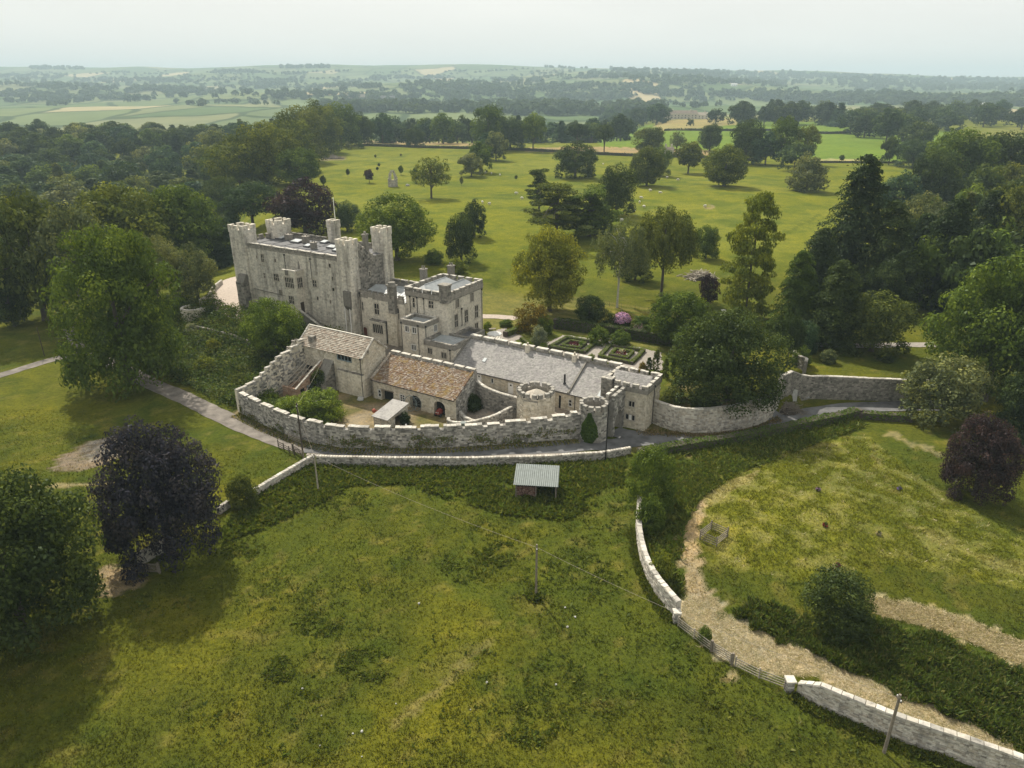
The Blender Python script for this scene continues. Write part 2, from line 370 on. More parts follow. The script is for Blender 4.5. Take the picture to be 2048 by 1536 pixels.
PAINT = []          # (polygon in photo pixels, colour, strength, edge noise in pixels)
def paint(poly, col, k=1.0, soft=8): PAINT.append((poly, col, k, soft))
HAY1 = [(1368,1195),(1428,1192),(1455,1232),(1520,1262),(1600,1298),(1700,1343),(1800,1388),(2060,1502),(2060,1535),(1900,1468),(1700,1392),(1640,1352),(1570,1352),(1450,1312),(1358,1245)]
HAY2 = [(1735,1192),(1850,1212),(1960,1248),(2060,1290),(2060,1340),(1960,1292),(1880,1262),(1750,1228)]
TALL = [(1455,1215),(1520,1200),(1600,1236),(1640,1268),(1760,1245),(1880,1275),(2060,1358),(2060,1505),(1800,1388),(1600,1297),(1500,1255)]
WEEDS = [(628,930),(800,938),(1000,932),(1250,922),(1245,995),(1130,1040),(1000,1030),(900,1000),(800,970),(700,972),(640,1010),(520,1060),(450,1085),(430,1070),(520,990),(610,935)]
BANKW = [(1275,905),(1400,893),(1600,865),(1720,835),(1730,855),(1640,885),(1540,925),(1480,945),(1400,1000),(1365,1060),(1365,1190),(1340,1200),(1310,1120),(1280,1010),(1260,950)]
TRACK = [(1520,938),(1440,968),(1388,1012),(1360,1075),(1368,1150),(1380,1205),(1440,1205),(1410,1150),(1395,1080),(1412,1025),(1462,980),(1525,948)]
paint([(105,937),(130,905),(180,880),(258,872),(252,905),(190,935),(120,941)], (.24,.185,.14), .95, 5)
paint([(180,885),(250,874),(235,905),(170,918)], (.42,.38,.34), .55, 9)
paint([(235,868),(150,872),(110,905),(130,900),(180,876),(260,868)], (.03,.05,.012), .8, 5)
paint([(200,1135),(265,1128),(290,1165),(240,1198),(205,1188)], (.36,.27,.17), .9, 9)
paint([(60,972),(150,966),(235,960),(235,968),(150,974),(60,978)], (.34,.27,.14), .85, 2)
paint([(0,742),(160,700),(215,745),(300,800),(0,1000)], (.11,.115,.012), .4, 25)
paint(TALL, (.05,.08,.011), .8, 12); paint(WEEDS, (.065,.09,.011), .6, 24); paint(BANKW, (.07,.098,.012), .7, 12)
paint(HAY1, (.49,.41,.28), .95, 9); paint(HAY2, (.46,.385,.23), .9, 8); paint(TRACK, (.41,.31,.19), .9, 4)
paint([(1820,1045),(1930,1095),(2060,1130),(2060,1150),(1920,1112),(1815,1056)], (.36,.29,.14), .75, 6)
paint([(1750,885),(1765,930),(1800,985),(1790,985),(1755,935),(1742,890)], (.34,.26,.14), .7, 4)
paint([(1690,880),(1560,905),(1500,940),(1560,912),(1690,888)], (.36,.29,.16), .7, 4)
paint([(1780,865),(1890,905),(1880,912),(1770,872)], (.33,.27,.14), .6, 4)
paint([(780,1450),(880,1370),(975,1275),(985,1280),(890,1380),(800,1455)], (.26,.21,.085), .55, 5)
paint([(1430,1325),(1470,1345),(1480,1360),(1450,1355)], (.38,.30,.17), .8, 5)
paint([(840,1330),(870,1372),(960,1310),(990,1260)], (.17,.155,.04), .4, 12)
for c in ((730,1330,60,38),(1110,1370,70,70),(1060,1450,60,50),(1180,1160,70,55),(940,1130,70,40),(640,1250,50,30),(560,1340,40,30),(690,1010,60,35)):
    paint([(c[0]+c[2]*math.cos(a), c[1]+c[3]*math.sin(a)) for a in np.linspace(0, 6.28, 14)[:-1]], (.060,.078,.010), .4, 34)
# farther land
paint([(725,281),(1000,287),(1000,294),(725,287)], (.36,.25,.14), .8, 1.0)
paint([(1050,296),(1200,293),(1420,302),(1420,312),(1200,305),(1050,303)], (.38,.26,.15), .8, 1.2)
paint([(1180,258),(1500,238),(1640,245),(1900,262),(1900,325),(1640,322),(1500,300),(1400,300),(1200,292)], (.125,.20,.022), .9, 2)
paint([(1310,240),(1470,236),(1480,248),(1400,258),(1310,262)], (.34,.25,.12), .8, 2)
paint([(1600,318),(1760,318),(1760,323),(1600,322)], (.40,.33,.16), .8, 1)
paint([(1900,270),(2060,250),(2060,330),(1900,300)], (.20,.19,.05), .6, 2)
paint([(0,210),(120,214),(200,222),(0,240)], (.33,.25,.13), .7, 2)
paint([(640,318),(690,312),(690,320),(640,322)], (.22,.17,.13), .7, 1)
paint([(1640,425),(1620,440),(1560,470),(1500,497),(1500,500),(1562,473),(1625,443),(1645,428)], (.06,.08,.01), .6, 2); paint([(1405,415),(1425,411),(1430,417),(1410,419)], (.25,.2,.12), .7, 2)

s_, t_ = w2loc(GX, GY)
n1 = fbm(GX, GY, 14, 1); n2 = fbm(GX, GY, 4.2, 4); n3 = fbm(GX, GY, 1.7, 6)
def lerp(a, b, k): return a*(1-k[..., None])+np.array(b)*k[..., None]
C = np.zeros(GX.shape+(3,)); C[:] = (.080,.090,.0105)
C = lerp(C, (.130,.130,.012), sstep(.5, .75, n1)*.7)
C = lerp(C, (.075,.092,.011), sstep(.5, .30, n1)*.75)
C = lerp(C, (.060,.082,.010), sstep(.56, .74, n2)*.7)
C = lerp(C, (.21,.175,.045), sstep(.62, .78, n3)*.4)
pk = sstep(150, 230, GY); P0 = np.zeros_like(C); P0[:] = (.146,.158,.0125)
P0 = lerp(P0, (.165,.175,.022), sstep(.45, .7, fbm(GX, GY, 40, 11))*.8); P0 = lerp(P0, (.085,.115,.012), sstep(.5, .72, fbm(GX, GY, 9, 12))*.7)
C = C*(1-pk[..., None])+P0*pk[..., None]
U, V = project(GX, GY, GZ)
inview = (U > -150) & (U < 2200) & (V > 100) & (V < 1700) & (GY > 5)
ii = np.where(inview)
u_, v_ = U[ii], V[ii]
for poly, c, k, soft in PAINT:
    a = np.array(poly); bx = (u_ > a[:, 0].min()-3*soft) & (u_ < a[:, 0].max()+3*soft) & (v_ > a[:, 1].min()-3*soft) & (v_ < a[:, 1].max()+3*soft)
    j = np.where(bx)[0]
    if not len(j): continue
    X, Y = GX[ii][j], GY[ii][j]
    ju = u_[j]+(vnoise(X, Y, 1.3, 20)-.5)*4*soft+(vnoise(X, Y, .7, 27)-.5)*1.6*soft; jv = v_[j]+(vnoise(X, Y, 1.3, 33)-.5)*2.6*soft
    m = inpoly(ju, jv, poly)
    if not m.any(): continue
    w = k*(.72+.28*vnoise(X, Y, .9, 41))*m
    sub = C[ii]; sub[j] = sub[j]*(1-w[:, None])+np.array(c)*w[:, None]; C[ii] = sub
# rank dry grass scattered over the hump on the right
mk = inpoly(U, V, [(1400,960),(1560,895),(1730,870),(1850,960),(2060,1090),(2060,1180),(1800,1130),(1600,1160),(1430,1130)])
C = lerp(C, (.155,.165,.018), mk*.55); C = lerp(C, (.27,.25,.085), mk*sstep(.46, .76, fbm(GX, GY, 1.6, 51))*.45)
C = lerp(C, (.16,.165,.014), mk*sstep(.5, .3, n3)*.4)
# yards and lawns of the castle
def region(smask, c, k=1.0): 
    global C; C = lerp(C, c, smask*k)
yard = (sstep(36.6, 38.4, s_)*sstep(73, 71, s_)*sstep(-35, -33, t_)*sstep(-10, -12, t_))
region(yard, (.24,.18,.10), .85); region(yard*sstep(.45, .68, n2+.3*(n3-.5)), (.36,.28,.18), .8); region(yard*sstep(.48, .3, n2), (.12,.12,.03), .7)
court = sstep(70.5, 72, s_)*sstep(94, 92, s_)*sstep(-21, -19, t_)*sstep(-2, -4, t_); region(court, (.33,.28,.235), .95)
strip_ = sstep(55, 57, s_)*sstep(73, 71, s_)*sstep(-12, -11, t_)*sstep(-2, -4, t_); region(strip_, (.25,.22,.19), .95)
front = sstep(37, 38, s_)*sstep(57, 55, s_)*sstep(-13, -12, t_)*sstep(3, 1, t_); region(front, (.22,.19,.16), .95)
bank = sstep(-30, -22, s_)*sstep(38.5, 37.5, s_)*sstep(-31, -28, t_)*sstep(-2, -4, t_); region(bank, (.055,.065,.015), .9)
gar = sstep(57, 58, s_)*sstep(97, 96, s_)*sstep(1, 2, t_)*sstep(27, 26, t_); region(gar, (.085,.105,.014), .9)
lawn = sstep(40, 60, s_)*sstep(100, 95, s_)*sstep(20, 24, t_)*sstep(52, 47, t_); region(lawn*(.5+.5*np.sin(t_*2.1)), (.27,.23,.075), .5)
region(sstep(34, 36, s_)*sstep(68, 60, s_)*sstep(13, 15, t_)*sstep(50, 40, t_), (.21,.19,.06), .5)
verge = sstep(98, 99.5, s_)*sstep(122, 118, s_)*sstep(-14, -9, t_-.9*np.maximum(s_-106, 0))*sstep(14, 6, t_); region(verge*sstep(.35, .6, n2), (.27,.20,.11), .7)
farm_ = sstep(1150, 1450, GY)
vis = C.reshape(-1, 3)
RGBA = np.concatenate([np.clip(vis, .002, 1), farm_.reshape(-1, 1)], 1)
gm = mesh_np('ground', np.stack([GX, GY, GZ], -1), quads, M['ground'], col=RGBA, smooth=True)
ground = link('ground', gm); tag(ground, kind='structure')
# colour lookup for grass blades
def ground_col(x, y):
    i = np.clip(np.searchsorted(ys, y), 1, ny-1); j = np.clip(np.searchsorted(xs, x), 1, nx-1); return C[i, j]

# ------------------------------------------------------------------ roads, drives and paths (thin sheets draped over the ground)
def spline(pts, step=1.0):
    pts = np.array(pts, float); out = []
    for i in range(len(pts)-1):
        p0 = pts[max(i-1, 0)]; p1 = pts[i]; p2 = pts[i+1]; p3 = pts[min(i+2, len(pts)-1)]
        n = max(2, int(np.hypot(*(p2-p1)[:2])/step))
        for k in range(n):
            t = k/n; out.append(.5*((2*p1)+(-p0+p2)*t+(2*p0-5*p1+4*p2-p3)*t*t+(-p0+3*p1-3*p2+p3)*t**3))
    out.append(pts[-1]); return np.array(out)
def strip(name, pts, width, mat, dz=.05, step=.8, nc=6, kind='structure', wob=.15):
    c = spline(pts, step)[:, :2]; d = np.gradient(c, axis=0); d /= np.linalg.norm(d, axis=1)[:, None]; nr = np.stack([-d[:, 1], d[:, 0]], 1)
    w = np.interp(np.linspace(0, 1, len(c)), np.linspace(0, 1, len(width)), width) if isinstance(width, (list, tuple)) else np.full(len(c), width)
    k = np.linspace(-.5, .5, nc+1)
    X = c[:, 0:1]+nr[:, 0:1]*w[:, None]*k; Y = c[:, 1:2]+nr[:, 1:2]*w[:, None]*k
    for e in (0, -1):
        jit = (vnoise(X[:, e], Y[:, e], 1.5, 60+e)-.5)*2*wob; X[:, e] += nr[:, 0]*jit; Y[:, e] += nr[:, 1]*jit
    Z = hgt(X, Y)+dz; id_ = np.arange(X.size).reshape(X.shape)
    f = np.stack([id_[:-1, :-1], id_[:-1, 1:], id_[1:, 1:], id_[1:, :-1]], -1).reshape(-1, 4)[:, ::-1]
    me = mesh_np(name, np.stack([X, Y, Z], -1), f, mat, np.full(len(f), .5))
    o = link(name, me); 
    if kind: o['kind'] = kind
    return o
def sheet(name, poly, mat, dz=.05, cell=.3, kind='structure', wob=.3):
    a = np.array(poly); X, Y = np.meshgrid(np.arange(a[:, 0].min()-1, a[:, 0].max()+1, cell), np.arange(a[:, 1].min()-1, a[:, 1].max()+1, cell))
    cx = X[:-1, :-1]+cell/2; cy = Y[:-1, :-1]+cell/2
    m = inpoly(cx+(vnoise(cx, cy, 1.2, 71)-.5)*2*wob, cy+(vnoise(cx, cy, 1.2, 77)-.5)*2*wob, poly)
    id_ = np.arange(X.size).reshape(X.shape)
    f = np.stack([id_[:-1, :-1], id_[:-1, 1:], id_[1:, 1:], id_[1:, :-1]], -1)[m]
    used, inv = np.unique(f.ravel(), return_inverse=True); xv = X.ravel()[used]; yv = Y.ravel()[used]
    me = mesh_np(name, np.stack([xv, yv, hgt(xv, yv)+dz], -1), inv.reshape(-1, 4), mat, np.full(len(f), .5))
    o = link(name, me)
    if kind: o['kind'] = kind
    return o
def gp(*uv): return [G(u, v)[:2] for u, v in uv]
LANE = gp((-60, 768), (60, 733), (150, 706)); 
strip('side_path', gp((-60, 770), (20, 745), (95, 722), (150, 705), (150, 680), (138, 655)), 2.6, M['track'], .05)
strip('lane', gp((175, 708), (240, 735), (300, 766), (360, 792), (430, 826), (500, 858), (570, 884), (620, 897)), 3.4, M['track'], .06)
strip('lane_verge', gp((620, 899), (700, 902), (850, 905), (1000, 902), (1150, 897)), 3.9, M['gravel2'], .04)
strip('road', gp((612, 896), (700, 902), (850, 904), (1000, 900), (1130, 895), (1230, 888), (1290, 882), (1400, 876), (1500, 857), (1600, 833), (1700, 817), (1800, 813), (1900, 812)), [3.0, 3.0, 3.2, 3.4, 4.4, 4.0, 3.8], M['asphalt'], .09)
strip('gate_apron', gp((1228, 862), (1262, 872), (1330, 880), (1400, 878)), [3.2, 4.2, 4.0, 2.5], M['asphalt'], .12)
strip('park_drive', gp((1610, 688), (1700, 692), (1800, 690), (1870, 690)), 2.6, M['gravel2'], .06)
sheet('gravel_drive', gp((425, 585), (447, 560), (475, 552), (500, 556), (500, 585), (492, 612), (520, 640), (560, 655), (555, 668), (480, 645), (440, 628), (415, 606)), M['gravel'], .06)
strip('terrace_path', gp((955, 633), (1000, 634), (1035, 637)), 3.0, M['gravel'], .07)
def lw(*st): return [loc2w(s, t) for s, t in st]
sheet('garden_path', lw((68.5, 9.5), (91.5, 9.5), (91.5, 13.0), (94, 13.2), (94, 15), (91, 22.5), (81, 23.6), (70.2, 22.4), (69.3, 13)), M['gravel2'], .05, .3)
sheet('patio', lw((57, 8.5), (62, 8.5), (64, 12), (63.5, 17), (57.5, 20), (56.2, 14)), M['gravel2'], .06, .3)

# ------------------------------------------------------------------ haze
def build_haze():
    b = MB(); b.box(-8600, 8600, -400, 10200, -75, 262)
    m = bpy.data.materials.new('haze'); m.use_nodes = True; nt = m.node_tree; nt.nodes.remove(nt.nodes['Principled BSDF'])
    v = nt.nodes.new('ShaderNodeVolumePrincipled'); v.inputs['Color'].default_value = (.69,.90,1.0,1); v.inputs['Density'].default_value = 1.6e-4
    nt.links.new(v.outputs[0], nt.nodes['Material Output'].inputs['Volume'])
    o = b.build('haze', m); o['kind'] = 'stuff'
build_haze()

# ------------------------------------------------------------------ masonry kit
class Face:
    """upright plane: o = start (s,t), d = direction; the outside lies to the right of d"""
    def __init__(self, o, d, W):
        self.o = o; n = math.hypot(*d); self.d = (d[0]/n, d[1]/n); self.W = W; self.n = (self.d[1], -self.d[0])
    def pt(self, u, n, z): return (self.o[0]+self.d[0]*u+self.n[0]*n, self.o[1]+self.d[1]*u+self.n[1]*n, z)
def fbox(mb, F, u0, u1, n0, n1, z0, z1, t=None):
    p = F.pt
    mb.hexa([p(u0,n1,z0),p(u1,n1,z0),p(u1,n0,z0),p(u0,n0,z0),p(u0,n1,z1),p(u1,n1,z1),p(u1,n0,z1),p(u0,n0,z1)], t)
def fpoly(mb, F, poly, n0, n1, t=None):
    k = len(poly); vs = [F.pt(u, n1, z) for u, z in poly]+[F.pt(u, n0, z) for u, z in poly]
    mb.add(vs, [tuple(range(k)), tuple(range(k, 2*k))[::-1]]+[(k+i, k+(i+1) % k, (i+1) % k, i) for i in range(k)], t)
def blocks(mb, F, z0, z1, ops=(), ch=.34, bl=.62, depth=.13, rough=.05, u0=0.0, u1=None):
    """one course after another of separate stones, leaving the openings free; z1 may be a function of u"""
    W = F.W if u1 is None else u1; zt = z1 if callable(z1) else (lambda u: z1)
    zmax = max(zt(u0+(W-u0)*k/12) for k in range(13)); z = z0
    while z < zmax-.05:
        h = min(ch*rnd.uniform(.85, 1.18), zmax-z); ze = z+h
        if zmax-ze < .12: ze = zmax
        cuts = sorted((a, c) for a, b, c, d in ops if b < ze-.04 and d > z+.04)
        iv = []; cur = u0
        for a, c in cuts:
            if a > cur: iv.append((cur, a))
            cur = max(cur, c)
        if cur < W: iv.append((cur, W))
        for a, b in iv:
            x = a
            while x < b-.02:
                l = bl*rnd.uniform(.6, 1.5); e = x+l
                if b-e < bl*.45: e = b
                um = (x+e)/2; top = min(ze, zt(um))
                if top-z > .05:
                    g = .012; n1 = depth+rnd.uniform(-rough, rough*.6)
                    mb_f = [F.pt(x+g, n1, z+g), F.pt(e-g, n1, z+g), F.pt(e-g, n1, top-g), F.pt(x+g, n1, top-g),
                            F.pt(x, 0, z), F.pt(e, 0, z), F.pt(e, 0, top), F.pt(x, 0, top)]
                    mb.add(mb_f, [(0,1,2,3),(4,5,1,0),(5,6,2,1),(6,7,3,2),(7,4,0,3)])
                x = e
        z = ze
class Bld:
    def __init__(self, name, label, cat, s0, t0, z0, group=None):
        self.off = (s0, t0, z0); x, y = loc2w(s0, t0); self.root = thing(name, label, cat, (x, y, z0), ANG, group); self.st = {}
    def put(self, mb, name, mat, parent=None, color=None, kind=None):
        return mb.build(name, mat, parent or self.root, self.off, color, kind)
    def window(self, F, w, mat='frame', parent=None, depth=.13):
        u0, z0, u1, z1, nl, nr = w[:6]; arch = len(w) > 6 and w[6]; b = MB(); e = .10 if u1-u0 < .7 else .14
        f0, f1 = .02, depth+.05
        fbox(b, F, u0-e, u0, f0, f1, z0-e, z1+e, .5); fbox(b, F, u1, u1+e, f0, f1, z0-e, z1+e, .6)
        fbox(b, F, u0, u1, f0, f1+.04, z0-e, z0, .7); fbox(b, F, u0, u1, f0, f1, z1, z1+e, .4)
        lw_ = (u1-u0)/nl
        for i in range(1, nl): fbox(b, F, u0+i*lw_-.05, u0+i*lw_+.05, .03, f1-.06, z0, z1, .5)
        for j in range(1, nr): 
            zz = z0+(z1-z0)*j/nr; fbox(b, F, u0, u1, .03, f1-.07, zz-.045, zz+.045, .55)
        if arch:
            for i in range(nl):
                a, c = u0+i*lw_, u0+(i+1)*lw_; m = (a+c)/2; r = min((c-a)*.5, .6)
                L = [(a, z1), (a, z1-r*1.1)]+[(m-(m-a)*math.cos(th), z1-r*1.1+r*1.05*math.sin(th)) for th in (.5, 1.0, 1.57)]
                fpoly(b, F, [L[0]]+L[1:][::1], .03, f1-.06, .5)
                R = [(2*m-u, z) for u, z in L]; fpoly(b, F, R[::-1], .03, f1-.06, .5)
        o = self.put(b, 'window', M[mat], parent)
        g = MB(); fbox(g, F, u0, u1, .01, .03, z0, z1, .5); self.put(g, 'pane', M['glass'], o if parent is None else parent)
        return (u0-e, z0-e, u1+e, z1+e)
    def wallface(self, o, d, W, z0, z1, wins=(), mat='keep', parent=None, fr='frame', ch=.36, bl=.66, depth=.13, rough=.05, extra=()):
        F = Face(o, d, W); ops = [self.window(F, w, fr, parent, depth) for w in wins]+list(extra)
        key = (mat, parent); mb = self.st.setdefault(key, MB()); blocks(mb, F, z0, z1, ops, ch, bl, depth, rough); return F
    def flush(self):
        for (mat, parent), mb in self.st.items(): self.put(mb, 'stonework', M[mat], parent, kind='stuff')
        self.st = {}
    def pipe(self, F, u, z0, z1, n=.22, r=.06, mat='iron'):
        b = MB(); b.tube([F.pt(u, n, z0), F.pt(u, n, z1)], r, 6, .5); fbox(b, F, u-.14, u+.14, n-.14, n+.12, z1-.05, z1+.25, .5); self.put(b, 'drainpipe', M[mat])
    def box(self, name, mat, *a, parent=None, t=None):
        b = MB(); b.box(*a, t=t); return self.put(b, name, M[mat], parent)
_merl = {}
def merlon_mesh(L, h, th, body, cap):
    k = (round(L, 1), h, th, body, cap)
    if k in _merl: return _merl[k]
    L = k[0]; b = MB(); r = random.Random(hash((k[0], h, th)) & 255)
    z = 0; courses = max(2, int(h/.3)); cuts = []
    for c in range(courses):
        z1 = (h-.16)*(c+1)/courses; x = -L/2
        while x < L/2-.01:
            e = min(L/2, x+r.uniform(.35, .7)); e = L/2 if L/2-e < .25 else e
            j = r.uniform(-.04, .03); b.box(x+.008, e-.008, -th/2-j, th/2+j, z+.006, z1-.006, r.random()); x = e
        z = z1
    nb = len(b.f)
    x = -L/2-.02
    while x < L/2-.02:
        e = min(L/2+.02, x+r.uniform(.6, .95)); e = L/2+.02 if L/2-e < .3 else e
        b.box(x+.01, e-.01, -th/2-.035, th/2+.035, h-.14, h+r.uniform(-.05, .04), r.random()); x = e
    me = b.mesh('merlon', M[body]); me.materials.append(M[cap])
    me.polygons.foreach_set('material_index', np.array([0]*nb+[1]*(len(b.f)-nb), np.int32)); _merl[k] = me; return me
def merlons(B, p0, p1, z, h=.9, L=2.2, gap=.7, th=.5, body='dark', cap='coping', parent=None, start_gap=False, skip=()):
    dx, dy = p1[0]-p0[0], p1[1]-p0[1]; D = math.hypot(dx, dy); n = max(1, round((D+gap)/(L+gap))); l = (D+gap)/n-gap; a = math.atan2(dy, dx)
    me = merlon_mesh(l, h, th, body, cap)
    for i in range(n):
        if i in skip: continue
        c = (i*(l+gap)+l/2)/D; o = link('merlon', me, parent or B.root)
        o.location = (p0[0]+dx*c-B.off[0], p0[1]+dy*c-B.off[1], z-B.off[2]+rnd.uniform(-.03, .03))
        o.rotation_euler = (0, 0, a+rnd.choice((0, math.pi))+rnd.uniform(-.01, .01))
def coping(B, p0, p1, z0, z1=None, L=.85, th=.6, h=.16, mat='coping', parent=None, name='coping_stone'):
    """single coping stones along the top of a wall, sharing mesh data"""
    z1 = z0 if z1 is None else z1; v0 = Vector((*p0, z0)); v1 = Vector((*p1, z1)); D = (v1-v0).length; n = max(1, round(D/L)); l = D/n
    ms = _merl.setdefault(('cop', round(l, 2), th, h, mat), None)
    if ms is None:
        ms = []
        for k in range(4):
            b = MB(); j = [rnd.uniform(-.03, .03) for _ in range(4)]
            b.hexa([(-l/2+.012,-th/2+j[0],0),(l/2-.012,-th/2+j[1],0),(l/2-.012,th/2+j[2],0),(-l/2+.012,th/2+j[3],0),
                    (-l/2+.03,-th/2+.05,h+j[0]),(l/2-.03,-th/2+.05,h+j[1]),(l/2-.03,th/2-.05,h+j[2]),(-l/2+.03,th/2-.05,h+j[3])], .1+.27*k)
            ms.append(b.mesh(name, M[mat]))
        _merl[('cop', round(l, 2), th, h, mat)] = ms
    q = (v1-v0).to_track_quat('X', 'Z')
    for i in range(n):
        o = link(name, rnd.choice(ms), parent or B.root); p = v0.lerp(v1, (i+.5)/n)
        o.location = (p.x-B.off[0], p.y-B.off[1], p.z-B.off[2]); o.rotation_mode = 'QUATERNION'; o.rotation_quaternion = q
def slates(mb, a, b, c, sl=.34, sw=.42, th=.035, rag=.03):
    """rows of single slates: a, b the ends of the eave, c the point up the slope from a"""
    a, b, c = Vector(a), Vector(b), Vector(c); du = (b-a); W = du.length; du /= W; dv = (c-a); H = dv.length; dv /= H; n = du.cross(dv)
    if n.z < 0: n = -n
    rows = int(H/sl); rh = H/rows
    for r in range(rows):
        x = -rnd.uniform(0, sw*.6)
        while x < W:
            w = sw*rnd.uniform(.7, 1.3); x0 = max(0, x); x1 = min(W, x+w)
            if x1-x0 > .05:
                lift = rnd.uniform(0, rag); lo = r*rh-.05+rnd.uniform(-.02, .02); hi = (r+1)*rh+.04
                p = [a+du*(x0+.006)+dv*lo+n*(th+lift), a+du*(x1-.006)+dv*lo+n*(th+lift), a+du*(x1-.006)+dv*hi+n*.008, a+du*(x0+.006)+dv*hi+n*.008]
                q = [a+du*x0+dv*lo, a+du*x1+dv*lo]
                mb.add([tuple(v) for v in p+q], [(0,1,2,3),(4,5,1,0)])
            x += w
def slab(mb, pts, th=.12, t=.5):
    pts = [Vector(p) for p in pts]; n = (pts[1]-pts[0]).cross(pts[2]-pts[0]).normalized()
    if n.z < 0: n = -n
    lo = [tuple(p-n*th) for p in pts]; k = len(pts)
    mb.add([tuple(p) for p in pts]+lo, [tuple(range(k)), tuple(range(k, 2*k))[::-1]]+[(i, k+i, k+(i+1) % k, (i+1) % k) for i in range(k)], t)
def z1L(n, o, z): p = Pz(440+n/5.121, 380+o/5.121, z); return w2loc(p[0], p[1])
def z2L(n, o, z): p = Pz(690+n/6.4, 500+o/6.4, z); return w2loc(p[0], p[1])
def square_tower(B, s0, s1, t0, t1, zb, zt, mat, faces='FRLB', L=1.15, gap=.7, h=1.0, name='tower', corbel=True):
    b = MB(); b.box(s0, s1, t0, t1, zb, zt-h-.02, .5)
    w = B.put(b, name, M[mat]); d = .12
    for f in faces:
        o, dr, W = {'F': ((s0, t0), (1, 0), s1-s0), 'R': ((s1, t0), (0, 1), t1-t0), 'B': ((s1, t1), (-1, 0), s1-s0), 'L': ((s0, t1), (0, -1), t1-t0)}[f]
        B.wallface(o, dr, W, zb, zt-h, (), mat, w)
    # hollow parapet: low walls then merlons
    p = MB(); e = .14; k = .42
    for x0, x1, y0, y1 in ((s0-e, s1+e, t0-e, t0-e+k), (s0-e, s1+e, t1+e-k, t1+e), (s0-e, s0-e+k, t0-e+k, t1+e-k), (s1+e-k, s1+e, t0-e+k, t1+e-k)):
        p.box(x0, x1, y0, y1, zt-h-.55, zt-h)
    B.put(p, 'parapet', M[mat], w)
    for q0, q1 in (((s0-e, t0-e+k/2), (s1+e, t0-e+k/2)), ((s1+e-k/2, t0+k), (s1+e-k/2, t1-k+.1)), ((s1+e, t1+e-k/2), (s0-e, t1+e-k/2)), ((s0-e+k/2, t1-k+.1), (s0-e+k/2, t0+k))):
        merlons(B, q0, q1, zt-h, h, L, gap, k, mat, 'ashlar', w)
    return w

